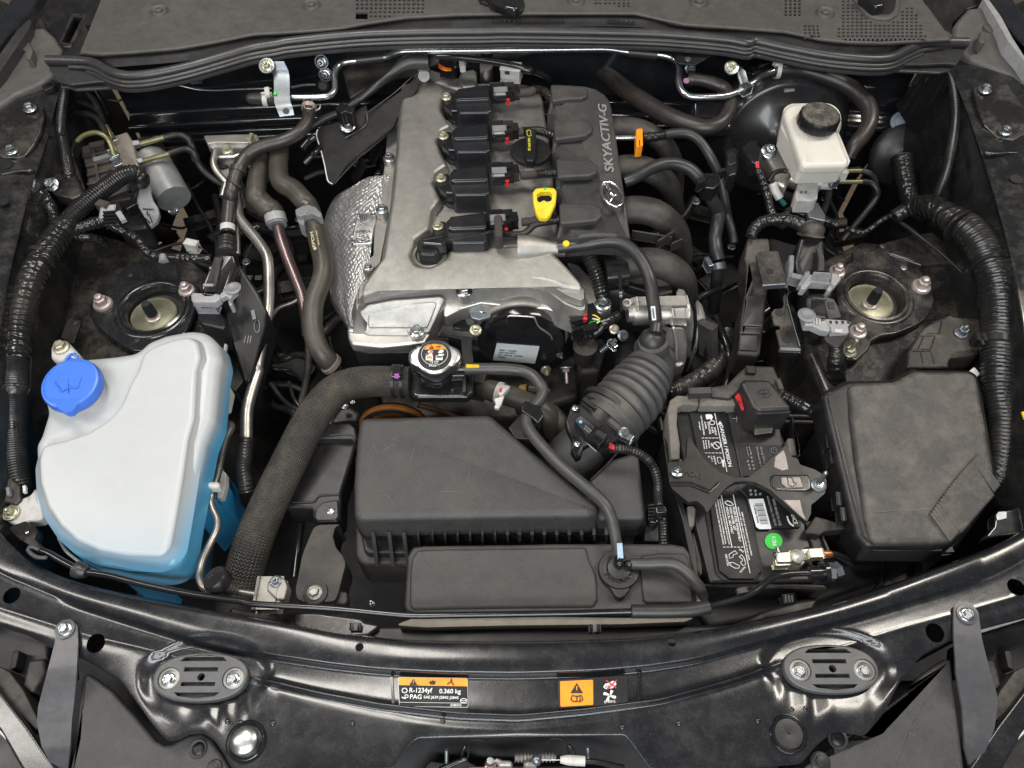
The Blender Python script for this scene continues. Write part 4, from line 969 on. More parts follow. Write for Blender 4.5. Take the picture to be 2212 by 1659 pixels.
lathe('tab_hole', P(-205,1002,-.0445),(0,0,1),[(k*24,0),(k*24,.002),(k*17,.0025),(k*15,0)],'bare', vm)
box('clip_bar',-60,945,60,938,-.042,30,.008,'bare', vm); box('clip_tab',150,950,270,955,-.038,40,.012,'alud', vm); box('clip_tab',160,980,262,984,-.034,14,.006,'bare', vm)
cn = thing('motor_connector', 'black electrical connector with red, yellow and green wires right of the round motor', 'connector')
box('shell',490,1120,690,1060,-.045,150,.04,'gloss', cn); box('rib',500,1085,590,1060,-.022,30,.006,'satin', cn); box('rib',510,1180,640,1145,-.03,20,.02,'gloss', cn)
box('latch',600,1150,700,1130,-.020,50,.008,'gloss', cn)
box('red_lock',597,1040,618,1038,-.022,18,.006,'red', cn); box('red_lock',597,1072,622,1070,-.022,18,.006,'red', cn)
for i,(m_, y) in enumerate((('yellow',1040),('inkw',1062),('green',1092),('inkw',1105),('gloss',1080),('yellow',1115))):
    tube('wire',[(640, y,-.03),(690, y+8*math.sin(i*2),-.024),(760,1085-i*4,-.026),(830,1060,-.03)],6, m_, cn, n=6)
tube('taped_bundle',[(740,1110,-.03),(800,1080,-.028),(870,1040,-.03)],[44,46,40],'tape', cn, n=16, wob=.1)
tube('branch',[(760,1110,-.035),(690,1180,-.045),(600,1230,-.07),(560,1290,-.11)],34,'tape', cn, n=14)
lc = thing('coolant_valve', 'dusty black valve body with barbed stubs in the gap beside the intake hose', 'valve')
slab('valve_body',[(540,1270,-.13),(640,1260,-.12),(760,1190,-.10),(780,1300,-.12),(720,1480,-.16),(560,1500,-.17)],0,.12,'plasticb', lc, fil=30, er=.01)
q = P(610,1300,-.10); lathe('valve_neck', q,(0,0,1),[(.018,-.03),(.018,.0),(.021,.003),(.021,.008),(.015,.012)],'plasticb', lc)
tube('barb',[(740,1320,-.10),(810,1265,-.085),(860,1235,-.08)],[24,24,20],'zincd', lc, n=12, rib=(.004,.2)); box('spring_clip',800,1250,850,1300,-.07,22,.012,'zinc', lc)
bolt(460,1450,-.13,46, lc, 'stud', 'pink', axis=(.05,-.8,-.5)); bolt(840,1150,-.08,40, lc, 'flange', 'yzinc', axis=(0,-.5,1)); bolt(910,1200,-.085,46, lc, 'flange', 'zincd', axis=(.3,-.8,1))
sb = thing('support_bracket', 'thin black vertical steel bracket between valve cover and intake runner', 'bracket')
loft('bracket_blade',[[(858,540,.0),(868,700,-.01),(880,850,-.02),(890,1010,-.05)],[(880,540,.0),(900,700,-.01),(905,850,-.02),(905,1010,-.05)]],'gloss', sb, nu=20, nv=1, thick=.003)
bh = thing('breather_hose', 'thick black breather hose arching from the valve cover to the intake ball', 'hose')
tube('hose_body',[(398,505,.02),(500,493,.024),(640,475,.03),(760,455,.034),(880,462,.035),(980,520,.032),(1065,620,.025),(1125,760,.015),(1145,900,.0),(1162,1020,-.012),(1168,1090,-.02)],[52,50,50,50,51,52,52,52,53,54,54],'rubber', bh, n=22)
lathe('yellow_dot', P(461,470,.0435),(0,-.2,1),[(.0055,-.003),(.0055,.0006),(.005,.001)],'yellow', bh)
decal('paper_tag',[(1130,968,.005),(1165,965,.005),(1175,1075,-.004),(1142,1080,-.004)],0,'labelw', bh, lift=.0015)
decal('blue_mark',[(1142,985,.005),(1152,980,.005),(1164,1060,-.003),(1152,1062,-.003)],0,'zincd', bh, lift=.0025)
im = thing('intake_manifold', 'dusty dark plastic intake manifold with four curved runners right of the engine cover', 'intake manifold')
mm = mat('manifold_plastic',(.026,.025,.023),.5, dust=0.5, dustcol=(.12,.105,.085), bump=.25, bscale=300, speck=.2, dscale=14)
def runner(segs, r): tube('runner', chain(*segs), r, mm, im, n=30, flat=.8, step=.006)
S(2,1)
runner([(2,0,[(760,1020,.0),(950,1010,.0),(1130,1065,-.01),(1260,1180,-.04),(1320,1330,-.09),(1320,1500,-.16)])],[95,95,95,95,92,90])
runner([(2,0,[(800,1340,.0),(1000,1320,.0),(1160,1370,-.01),(1280,1480,-.05),(1320,1640,-.12)])],[105,105,108,104,98])
runner([(2,1,[(860,215,.0),(1050,205,.0),(1200,250,-.01),(1330,370,-.05),(1370,520,-.11),(1370,640,-.18)])],[120,122,125,122,112,105])
runner([(2,1,[(850,640,-.03),(1050,620,-.015),(1230,640,-.02),(1370,730,-.05),(1410,850,-.10),(1400,960,-.17)])],[125,128,130,125,115,110])
slab('plenum',[(700,500),(1250,440),(1400,560),(1420,800),(1300,880),(760,840),(700,650)],-.10,.15, mm, im, fil=40, er=.02)
slab('lower_flange',[(930,750),(1000,780),(1280,815),(1320,850),(1200,880),(930,800)],-.05,.02,'plasticd', im, fil=14, er=.004)
box('web_rib',980,400,1290,450,-.02,10,.02, mm, im); box('web_rib',1300,405,1180,480,-.015,10,.02, mm, im); box('web_rib',1370,465,1290,500,-.02,8,.02, mm, im)
tube('stub',[(760,720,-.03),(930,700,-.03)],130,'gloss', im, n=24, soft=False)
S(2,0)
vp = thing('vacuum_hose', 'vacuum hose with orange clip running from the engine cover toward the lower right', 'hose')
tube('metal_stub',[(850,1092,.03),(1010,1090,.03)],22,'zinc', vp, soft=False)
slab('orange_clip',[(1015,1020),(1068,1012),(1070,1150),(1018,1160)],.048,.025,'orange', vp, fil=5, er=.003)
slab('clip_slot',[(1038,1105),(1046,1105),(1048,1152),(1040,1153)],.0484,.002,'inkk', vp, fil=1, er=.0005)
tube('coupling',[(1070,1090,.03),(1180,1080,.03),(1245,1068,.03)],[36,36,30],'satin', vp, n=18, rib=(.012,.15))
tube('hose_body', chain((2,0,[(1240,1068,.03),(1340,1055,.03),(1440,1065,.028),(1520,1120,.022),(1590,1220,.01),(1650,1340,-.01),(1690,1450,-.03),(1720,1600,-.06)]),(2,1,[(1740,250,-.085),(1775,380,-.10),(1790,470,-.11)])),[38,38,38,38,38,38,37,36,34,34,34],'rubber', vp, n=18)
gh = thing('manifold_hose', 'thick grey rubber hose curving from the engine cover edge down beside the intake', 'hose')
tube('hose_body', chain((2,0,[(925,1440,.015),(1000,1410,.02),(1120,1340,.026),(1230,1300,.028),(1340,1300,.026),(1440,1340,.02),(1510,1410,.01),(1570,1500,-.01),(1620,1590,-.03)]),(2,1,[(1665,220,-.055),(1655,330,-.07),(1640,420,-.085),(1650,520,-.095),(1670,600,-.105)])),[46,48,50,50,50,50,50,50,52,52,52,52,52,50],'rubber', gh, n=22)
S(2,1)
tube('clamp_ring',[(1665,630,-.10),(1672,680,-.106)],60,'zincd', gh, n=24, soft=False); box('clamp_ear',1565,610,1600,670,-.09,26,.02,'zincd', gh)
tube('lower_pipe',[(1665,600,-.11),(1650,800,-.16),(1630,1000,-.22)],48,'plasticd', gh, n=16)
S(2,0)
hc = thing('hose_clip', 'black plastic clip joining the two hoses right of the intake manifold', 'clip')
slab('clip_body',[(1560,1360),(1680,1370),(1690,1450),(1640,1490),(1560,1480),(1530,1420)],.03,.03,'gloss', hc, fil=12, er=.004)
box('strap',1500,1480,1560,1440,.035,16,.02,'satin', hc); box('strap',1640,1400,1710,1370,.02,16,.02,'satin', hc); box('tooth',1590,1400,1660,1410,.033,12,.008,'satin', hc)
S(2,1)
cl = thing('corrugated_loom', 'dusty black corrugated loom dropping between valve cover and intake', 'wiring loom')
tube('loom',[(480,440,.0),(560,470,.0),(625,545,-.005),(675,650,-.015),(715,750,-.03),(742,870,-.05),(745,940,-.08)],54,'corr', cl, n=20, rib=(.0058,.22))
tb = thing('throttle_body', 'bare cast aluminium throttle body with black side connector, right of the ball cap', 'throttle body')
a_, b_ = P(990,1015,-.065), P(1420,1005,-.065)
tube('motor_housing',[a_, b_],108,'alu', tb, soft=False, n=36, flat=.9)
obox('top_step', P(1030,945,-.032), P(1410,935,-.032),60*mpp(a_),.012,'alu', tb, er=.003)
tube('end_boss',[P(945,1025,-.065), P(1010,1020,-.065)],70,'alu', tb, soft=False, n=24)
t1 = lathe('ear_ring', P(942,942,-.045),(0,-.2,1),[(k*36,-.012),(k*38,0),(k*34,.002),(k*22,.002),(k*20,-.01)],'alu', tb)
box('ear_arm',960,945,1020,925,-.05,30,.012,'alu', tb)
slab('lower_barrel',[(1255,1120,-.045),(1400,1120,-.045),(1425,1250,-.075),(1408,1420,-.115),(1340,1450,-.12),(1280,1400,-.11),(1262,1300,-.09)],0,.05,'alu', tb, fil=24, er=.012)
tube('barrel_rib',[(1310,1140,-.045),(1335,1260,-.072),(1330,1400,-.105)],16,'alu', tb, n=10, round_end=True)
obox('rib', P(1270,1150,-.075), P(1300,1340,-.12),30*mpp(a_),.03,'alu', tb, er=.006)
obox('boss', P(1310,1050,-.045), P(1400,1050,-.045),60*mpp(a_),.02,'alu', tb, er=.007)
def sideplate(nm, x0, w, m, g, e=0):
    pts = [(0,-.02+e),(.02,.0+e),(.055,.005+e),(.075,-.02),(.085,-.09),(.07,-.17-e),(.03,-.20-e),(-.01,-.17-e),(-.03-e,-.10),(-.02-e,-.04)]
    pts = [(a*1.0, z) for a, z in pts]
    return g
pl_ = [(1385,825,-.02),(1425,835,-.02),(1462,900,-.035),(1495,1010,-.06),(1500,1120,-.08),(1485,1250,-.11),(1450,1360,-.14),(1420,1455,-.17),(1375,1475,-.18),(1355,1430,-.175),(1385,1300,-.14),(1402,1150,-.10),(1402,1010,-.07),(1392,900,-.045),(1370,850,-.03)]
slab('side_plate', pl_,0,.02,'gloss', tb, fil=10, er=.003)
slab('plate_gasket',[(a-30, b+4, z) for a, b, z in pl_],0,.02,'alu', tb, fil=10, er=.003)
slab('outer_cover',[(1490,900,-.045),(1540,950,-.055),(1570,1050,-.075),(1520,1150,-.10),(1500,1300,-.13),(1440,1420,-.17),(1470,1200,-.11),(1495,1050,-.075)],0,.04,'alud', tb, fil=16, er=.006)
box('side_plug',1555,1080,1560,1370,-.09,95,.045,'plasticd', tb, z1=-.16); box('plug_cap',1580,1110,1590,1350,-.075,60,.03,'plastic', tb, z1=-.14)
decal('silver_tab',[(1425,1245,-.10),(1455,1238,-.10),(1450,1370,-.13),(1420,1370,-.13)],0,'bare', tb, lift=.012)
rh = thing('radiator_hose', 'large woven-texture radiator hose curving down from the radiator cap to the lower left', 'radiator hose')
S(1,2)
tube('hose_body',[(1235,105,-.045),(1080,104,-.045),(900,106,-.045),(760,128,-.046),(630,190,-.048),(510,320,-.052),(400,500,-.058),(290,720,-.066),(180,940,-.074),(80,1160,-.084),(-10,1390,-.098),(-80,1620,-.12),(-150,1900,-.17)],
     [118,122,125,128,132,135,138,140,143,146,150,150,148],'hosew', rh, n=36, step=.004)
tube('clamp_band',[(1098,104,-.045),(1122,104,-.045)],136,'satin', rh, n=32, soft=False); tube('clamp_band',[(1165,104,-.045),(1188,104,-.045)],134,'satin', rh, n=32, soft=False)
box('clamp_tang',1136,-10,1130,80,-.003,46,.012,'gloss', rh); box('paint_mark',1130,50,1130,76,.0025,26,.003, mat('violet_mark',(.30,.08,.34),.5), rh)
cn2 = thing('radiator_neck', 'black plastic coolant neck housing under the radiator cap', 'coolant neck')
slab('neck_base',[(1228,-30),(1228,190),(1260,222),(1300,232),(1690,232),(1735,190),(1742,30),(1735,-100),(1700,-250),(1240,-250)],-.050,.014,'gloss', cn2, fil=24, er=.005)
slab('neck_ridge',[(1228,10),(1310,10),(1325,60),(1340,100),(1660,95),(1665,-20),(1700,-20),(1700,160),(1640,180),(1660,110),(1340,115),(1310,80)],-.05,.006,'satin', cn2, fil=6, er=.002)
slab('neck_wall',[(1310,70),(1680,60),(1680,-120),(1500,-200),(1300,-150)],-.035,.02,'gloss', cn2, fil=16, er=.004)
slab('tower_plate',[(1500,-260),(1720,-250),(1735,-30),(1660,-20),(1640,-230)],-.02,.05,'satin', cn2, fil=6, er=.003)
tube('outlet_stub',[(1560,5,-.028),(1680,5,-.028)],42,'gloss', cn2, soft=False, n=20)
box('edge_rib',1670,-40,1665,200,-.045,14,.012,'plasticb', cn2)
bolt(1450,190,-.054,18, cn2,'pin', 'gloss')
S(1,1)
rc = thing('radiator_cap', 'metal radiator cap with two ears and round warning label', 'radiator cap')
q = P(1432,1372,.004); k = mpp(q)
def ears(a):
    e = abs(math.cos(a)); return 1+.30*max(0,(e-.80)/.20)**1.0-.02*(1-e)
lathe('cap_shell', q,(0,-.08,1),[(k*150,-.020),(k*160,-.015),(k*163,-.004),(k*160,.001),(k*152,.0035),(k*135,.004),(k*4,.004)],'bare', rc, n=96, poly=ears, smooth=50)
lathe('cap_skirt', q+Vector((0,0,-.022)),(0,0,1),[(k*120,-.010),(k*122,.004)],'zincd', rc, n=40)
lathe('neck_ring', q+Vector((0,-.004,-.036)),(0,0,1),[(k*130,-.006),(k*134,.004),(k*126,.006)],'gloss', rc, n=40)
lathe('black_disc', q,(0,-.08,1),[(k*134,.0035),(k*133,.0052),(k*2,.0054)],'labelk', rc, n=48)
SX(1600,1300,650)
zd = .0105
ringp = [(378+176*math.cos(a),322+146*math.sin(a), zd+(.0006 if math.sin(a) > 0 else -.0005)*0) for a in [2*math.pi*i/48 for i in range(49)]]
tube('white_ring', ringp,3.5,'inkw', rc, n=6, step=.002)
seg = [(236,258),(266,222),(310,196),(360,184),(400,184),(450,197),(495,225),(522,258)]
decal('orange_band', seg, zd, 'orange', rc, fil=0)
def tri(name, x, y, s, z, m, par, hol=True):
    decal(name,[(x-s, y+s*.75),(x, y-s*.85),(x+s, y+s*.75)], z, m, par, fil=0, lift=.0012)
    decal('warning_bar',[(x-s*.09, y-s*.35),(x+s*.09, y-s*.35),(x+s*.05, y+s*.35),(x-s*.05, y+s*.35)], z, 'orange', par, fil=0, lift=.0016)
tri('warning_triangle',338,224,32, zd, 'inkk', rc)
def book(x, y, s, z, m, par):
    for sx in (-1,1): tube('book_symbol',[(x, y-s*.4, z),(x+sx*s*.5, y-s*.62, z),(x+sx*s, y-s*.5, z),(x+sx*s, y+s*.5, z),(x+sx*s*.5, y+s*.4, z),(x, y+s*.6, z),(x, y-s*.4, z)], s*.09, m, par, soft=False, n=6)
book(430,224,34, zd+.0015,'inkk', rc)
decal('hand_symbol',[(285,285),(310,270),(340,268),(362,280),(350,300),(320,308),(295,304)], zd, 'inkw', rc); 
tube('red_cross',[(305,262, zd+.002),(362,306, zd+.002)],4,'inkr', rc, soft=False, n=6); tube('red_cross',[(362,262, zd+.002),(305,306, zd+.002)],4,'inkr', rc, soft=False, n=6)
decal('hand_symbol',[(425,300),(440,275),(470,262),(500,272),(498,290),(470,304),(440,308)], zd, 'inkw', rc)
decal('tank_symbol',[(260,342),(300,335),(305,312),(348,312),(350,338),(356,345),(354,404),(258,402)], zd, 'inkw', rc); decal('hot_liquid',[(275,350),(344,350),(342,378),(277,378)], zd, 'orange', rc, lift=.0012)
decal('tank_symbol',[(396,340),(430,340),(432,320),(505,318),(505,332),(470,338),(486,345),(486,400),(394,400)], zd, 'inkw', rc); decal('tank_window',[(406,346),(478,346),(478,366),(406,366)], zd, 'inkk', rc, lift=.0012)
for i in range(3): tube('steam_symbol',[(264+i*13,314, zd+.001),(268+i*13,322, zd+.001),(264+i*13,332, zd+.001)],2,'inkw', rc, n=6)
text('108 kPa',(305,427, zd),(436,427, zd),18,'inkw', rc); text('16 psi',(325,450, zd),(425,448, zd),18,'inkw', rc); text('FL22',(308,494, zd-.001),(400,494, zd-.001),24,'inkw', rc, lift=.0016)
book(432,478,20, zd+.001,'inkw', rc)
oh = thing('overflow_hose', 'long grey overflow hose from the radiator cap over the air box to the coolant tank', 'hose')
tube('hose_body', chain((1,1,[(1672,1463,-.028),(1800,1462,-.027),(2000,1463,-.026)]),(2,1,[(0,1465,-.026),(110,1478,-.026),(200,1520,-.026),(256,1590,-.027)]),
     (2,2,[(275,180,-.028),(250,250,-.028),(195,310,-.027),(155,370,-.026),(150,440,-.025),(190,520,-.023),(300,650,-.020),(440,790,-.018),(580,910,-.017),(690,1000,-.018),(770,1085,-.020),(820,1190,-.026),(850,1330,-.034),(868,1440,-.040),(878,1520,-.045)])),
     [46,46,46,46,46,47,48,48,48,48,48,48,49,49,50,50,50,50,48,46,45,44],'hose', oh, n=20)
S(1,1); decal('yellow_tape',[(1680,1425,-.012),(1782,1430,-.012),(1782,1452,-.010),(1680,1455,-.010)],0,'yellow', oh, lift=.003)
S(2,2); decal('blue_tag',[(862,1385,-.022),(905,1382,-.022),(915,1505,-.029),(870,1500,-.029)],0, mat('pale_blue_tag',(.30,.42,.52),.5), oh, lift=.0015)
hk = thing('hose_bracket', 'black clip bracket holding the overflow hose behind the air box corner', 'clip')
slab('clip_block',[(105,285),(140,255),(250,300),(285,370),(240,440),(200,400),(110,340)],-.015,.03,'gloss', hk, fil=10, er=.003)
slab('bracket_leaf',[(0,470),(110,350),(290,370),(170,560),(60,560)],-.045,.02,'satin', hk, fil=6, er=.003)
lh = thing('thermostat_hose', 'short dusty coolant hose with white and red spring clamp beside the radiator cap', 'hose')
S(1,2)
tube('hose_body',[(1780,160,-.11),(1870,175,-.105),(1990,210,-.10),(2130,255,-.10),(2270,330,-.105),(2350,410,-.12),(2400,500,-.15)],[60,84,84,84,90,95,95],'hoset', lh, n=24)
tube('spring_clamp',[(1930,195,-.102),(1965,205,-.101)],92,'white', lh, n=24, soft=False)
slab('clamp_tang',[(1935,120),(1960,118),(2035,140),(2010,165),(1965,210),(1935,200)],-.055,.01,'white', lh, fil=8, er=.002); slab('red_tab',[(1945,152),(1966,156),(1958,190),(1938,186)],-.0535,.003,'red', lh, fil=4, er=.001)
slab('clamp_tail',[(1900,240),(1960,220),(1985,210),(1960,280),(1935,320),(1900,310),(1915,280)],-.06,.006,'white', lh, fil=8, er=.002)
tube('brass_sensor',[(2110,165,-.095),(2165,160,-.09)],34, mat('brass',(.55,.36,.12),.3, metal=.9), lh, n=8, soft=False); tube('sensor_plug',[(2165,160,-.09),(2330,190,-.10)],40,'satin', lh, n=12, soft=False)
box('pump_neck',1740,120,1830,140,-.12,120,.06,'plasticd', lh)
tube('bent_pipe',[(2100,300,-.14),(2300,320,-.12),(2420,420,-.12),(2500,560,-.14)],70,'plasticb', lh, n=20)
pu = thing('drive_pulley', 'rusty orange rimmed black drive pulley half hidden behind the air box', 'pulley')
c0 = P(1110,470,-.13); k = mpp(c0)
lathe('pulley_rim', c0,(0,-1,.1),[(k*272,-.006),(k*280,-.002),(k*278,.003),(k*262,.004)],'belt', pu, n=48); lathe('pulley_face', c0,(0,-1,.1),[(k*266,-.01),(k*264,.0055),(k*245,.008),(k*150,-.004),(k*60,-.004)],'gloss', pu, n=48)
tube('belt',[P(1300,290,-.11), P(1500,350,-.13), P(1800,480,-.15)],22, mat('rubbed_belt',(.07,.028,.012),.7), pu, n=8)
bolt(720,300,-.12,26, pu, 'flange', 'zinc'); bolt(780,265,-.12,20, pu, 'flange', 'zinc')
slab('tensioner_arm',[(600,420),(680,310),(760,300),(840,340),(830,420),(640,440)],-.14,.05,'plasticd', pu, fil=20, er=.006)
ab = thing('air_filter_box', 'large matte black air filter box with chamfered lid and ribbed front face', 'air filter box')
zA = -.030
top = chain((1,2,[(832,410, zA),(870,382, zA),(1100,376, zA),(1500,366, zA),(1852,358, zA),(1900,385, zA),(2000,470, zA-.002),(2212,650, zA-.002)]),
            (2,2,[(400,820, zA-.002),(600,985, zA-.002),(715,1085, zA-.002),(712,1150, zA-.002),(640,1170, zA),(0,1178, zA)]),(1,2,[(1500,1188, zA),(830,1200, zA),(790,1150, zA),(786,900, zA),(812,550, zA)]))
slabw('lid', top,.052,'plastic', ab,.010,.010, draft=.003)
lidlow = chain((1,2,[(800,700,-.075),(1000,420,-.075),(2000,600,-.075)]),(2,2,[(600,1000,-.075),(1060,1000,-.075),(1075,1205,-.06),(700,1210,-.065)]),(1,2,[(1500,1235,-.07),(850,1250,-.07),(810,1200,-.07)]))
slabw('lid_skirt', lidlow,.04,'plasticd', ab,.006,.004, draft=.004)
S(2,2)
slab('side_shelf',[(640,880),(830,715),(1000,660),(1040,690),(1090,1155),(1080,1185),(1050,1195),(730,1200),(700,1165),(720,1085),(700,1050)],-.050,.06,'plastic', ab, fil=24, er=.007)
tube('shelf_ridge',[(655,885,-.049),(770,775,-.049),(870,665,-.05)],8,'plasticb', ab, n=8)
S(1,2)
slab('lower_case',[(795,1260),(800,1480),(830,1530),(880,1556),(1240,1556),(2300,1530),(3060,1500),(3100,1300),(2600,1200),(900,1230)],-.125,.08,'plasticb', ab, fil=30, er=.006)
slab('case_step',[(850,1330),(870,1440),(900,1465),(1240,1470),(3000,1430),(3050,1300),(900,1290)],-.112,.02,'plasticd', ab, fil=16, er=.004)
fin = [950,1075,1190,1302,1415,1515,1613,1712,1810,1908,2008,2105,2203,2103+0]
xs_ = [(1, x) for x in fin[:-1]]+[(2, x) for x in (90,190,288,386,484,582,680,778)]
for i,(c, x) in enumerate(xs_):
    S(c,2); lean = 14 if (c == 1 and x < 1400) else 3
    a = P(x,1270,-.070); b = P(x+lean*(2.2 if x < 1300 and c == 1 else 1),1392 if not (c == 1 and x < 1300) else 1530,-.112 if not (c == 1 and x < 1300) else -.125)
    obox('cooling_rib', a, b,.0035,.018,'plastic', ab, er=.0008)
it = thing('air_intake_duct', 'ribbed rubber intake bellows duct with airflow sensor housing and ball-shaped cap on top', 'intake duct')
bl = mat('bellows_rubber',(.060,.060,.060),.46, dust=0.3, dustcol=(.20,.165,.11), bump=0.2, bscale=250)
S(2,2)
tube('inlet_barrel',[(700,500,-.085),(590,620,-.09),(470,740,-.10),(350,870,-.12)],[205,205,205,205],'plastic', it, n=36)
tube('meter_housing',[(790,400,-.075),(700,500,-.08),(620,590,-.088)],[250,238,215],'satin', it, n=36)
AX = [(1130,0,-.07),(1080,75,-.07),(1030,150,-.07),(975,225,-.07),(910,300,-.07),(840,375,-.073),(770,450,-.076)]
pathp = []; rads = []
W = [P(*p) for p in AX]; sm_, T_ = resample(catmull(W,10), step=.0012); n_ = len(sm_)
for i, p in enumerate(sm_):
    u = i/(n_-1); base = 195+60*min(1, u*2.2)
    if .12 < u < .74: ph = ((u-.12)/.62*5.0) % 1; base = base*(.79+.24*abs(math.sin(math.pi*ph))**.6)
    elif u >= .74: base = 258
    if .86 < u < .90: base = 268
    pathp.append(p); rads.append(base*mpp(p))
vs, fs_, uv_ = sweep(pathp, rads,48); mk('bellows', vs, fs_, bl, it,60, uv_)
S(2,1)
tube('elbow',[(1235,1300,-.12),(1210,1370,-.105),(1170,1440,-.09),(1120,1530,-.075),(1060,1600,-.072)],[70,118,150,178,203], bl, it, n=36)
tube('elbow_wing',[(980,1230,-.12),(930,1330,-.115),(960,1450,-.10)],[60,95,110],'satin', it, n=28, round_end=True)
tube('neck_sleeve',[(1150,1330,-.055),(1152,1400,-.07)],[128,140], bl, it, n=32)
tube('neck_sleeve',[(1150,1250,-.03),(1150,1350,-.06)],[118,128], bl, it, n=32)
q = P(1152,1222,-.025); k = mpp(q)
lathe('ball_cap', q,(0,-.15,1),[(k*108,-.034),(k*112,-.012)]+[(k*112*math.cos(a), k*112*math.sin(a)-.012) for a in [math.radians(x) for x in (15,30,45,60,72,82,88)]],'rubber', it, n=36, smooth=70)
lathe('cap_collar', q,(0,-.15,1),[(k*128,-.044),(k*130,-.036),(k*124,-.033),(k*112,-.034)],'hose', it, n=36)
tube('ball_neck',[(1178,1120,-.012),(1168,1185,-.015)],52,'rubber', it, n=20)
box('collar_lug',1160,1335,1158,1385,-.052,34,.012,'greyl' if False else 'hose', it)
S(2,2)
tube('clamp_groove',[(830,330,-.072),(805,360,-.073)],266,'rubber', it, n=48, soft=False)
bolt(920,510,-.015,46, it, 'flange', 'zincd', axis=(.3,-.5,1)); box('clamp_screw',880,520,975,570,-.02,40,.012,'zincd', it)
box('slot_tab',800,410,880,480,.008,26,.006,'hose', it)
mf = thing('airflow_sensor', 'black airflow sensor with two screws and a plug on the intake duct', 'sensor')
slab('sensor_plate',[(490,330,.0),(500,298,.0),(540,285,.0),(590,290,.0),(660,350,.0),(760,470,-.005),(700,560,-.012),(600,620,-.02),(580,690,-.03),(540,712,-.03),(500,640,-.02),(510,560,-.015),(470,480,-.01),(455,420,-.006)],0,.014,'satin', mf, fil=12, er=.003)
slab('sensor_box',[(528,412,.012),(575,370,.014),(690,465,.010),(650,560,.004)],0,.018,'coilblue', mf, fil=6, er=.002)
box('plate_rib',600,250,690,320,.012,22,.010,'satin', mf); box('plug_shell',665,530,745,600,.004,100,.020,'gloss', mf); box('plug_shell',720,500,800,580,.006,70,.018,'gloss', mf); box('plug_latch',700,510,760,545,.020,30,.006,'satin', mf)
box('plug_nose',745,590,830,560,.0,70,.016,'satin', mf)
bolt(533,315,.002,28, mf, 'screw', 'zinc', name='screw'); bolt(548,597,-.012,28, mf, 'screw', 'zinc', name='screw')
lathe('blue_dot', P(575,425,.014),(0,0,1),[(k*13,0),(k*12,.001)], mat('sky_blue_dot',(.16,.42,.60),.5), mf, n=16)
text('PYFS',(608,462,.0145),(655,505,.013),13,'inkg', mf); text('ES183271',(600,478,.0135),(650,525,.012),11,'inkg', mf)
for i in range(3): tube('pink_wire',[(800,590+i*18,.004),(822,600+i*18,.002),(840,625+i*8,.0)],7,'red', mf, n=6)
ml = thing('sensor_loom', 'corrugated black loom running from the airflow sensor down beside the air box', 'wiring loom')
tube('loom',[(815,635,-.005),(900,638,-.008),(1000,660,-.012),(1090,710,-.018),(1155,790,-.022),(1185,900,-.025),(1190,1020,-.03),(1200,1100,-.035),(1222,1200,-.045),(1232,1380,-.065)],34,'corr', ml, n=18, rib=(.0042,.28), step=.001)
slab('loom_clip',[(1160,1090),(1250,1080),(1270,1140),(1170,1150)],-.012,.02,'gloss', ml, fil=8, er=.003)
bb = thing('loom_bracket', 'small black ribbed bracket between the air box and the battery', 'bracket')
slab('bracket_face',[(1110,1080),(1180,1060),(1200,1200),(1190,1230),(1120,1220)],-.065,.03,'gloss', bb, fil=8, er=.003)
for i in range(5): box('bracket_rib',1115,1090+i*26,1185,1085+i*26,-.06,8,.006,'satin', bb)
slab('bracket_base',[(1080,1230),(1200,1230),(1200,1380),(1080,1370)],-.085,.03,'satin', bb, fil=8, er=.003)
ct = thing('coolant_tank', 'low black coolant tank lid with raised pads in front of the air box', 'coolant tank')
zc2 = -.060
cp = chain((1,2,[(1216,1480, zc2),(1262,1412, zc2),(1340,1402, zc2),(2212,1390, zc2)]),(2,2,[(300,1386, zc2),(900,1384, zc2),(1300,1386, zc2),(1400,1405, zc2),(1445,1465, zc2),(1470,1590, zc2)]),
           (2,3,[(1490,340, zc2),(1460,420, zc2),(0,430, zc2)]),(1,3,[(1300,430, zc2),(1210,410, zc2),(1190,370, zc2)]))
slabw('lid', cp,.06,'plastic', ct,.006,.005)
p1 = chain((1,2,[(1250,1500, zc2+.006),(1290,1440, zc2+.006),(1370,1430, zc2+.006),(2212,1420, zc2+.006)]),(2,2,[(620,1415, zc2+.006),(640,1500, zc2+.006),(700,1640, zc2+.006)]),(2,3,[(712,330, zc2+.006),(680,378, zc2+.006),(0,385, zc2+.006)]),(1,3,[(1270,400, zc2+.006),(1232,380, zc2+.006),(1235,100, zc2+.006)]))
slabw('raised_pad', p1,.008,'plastic', ct,.006,.004)
S(2,3); slab('raised_pad',[(1045,60),(1060,-30),(1200,-45),(1400,-45),(1440,20),(1470,330),(1450,350),(1100,352),(1075,330)], zc2+.005,.007,'plastic', ct, fil=20, er=.003)
slab('white_tank_corner',[(1480,220),(1530,270),(1580,320),(1575,335),(1500,345)], zc2-.01,.03,'white', ct, fil=6, er=.003)
cc = thing('coolant_cap', 'round black coolant cap with a pull tab and two hose stubs', 'coolant cap')
q = P(877,90, zc2+.010); k = mpp(q)
lathe('cap_disc', q,(0,0,1),[(k*162,-.006),(k*163,.002),(k*156,.0045),(k*120,.005),(k*100,.004),(k*90,.008),(k*30,.010)],'plasticd', cc, n=40, smooth=50)
slab('pull_tab',[(770,170),(985,170),(985,200),(960,260),(930,300),(890,316),(850,300),(820,250),(780,200)], zc2+.012,.006,'plasticd', cc, fil=14, er=.0025)
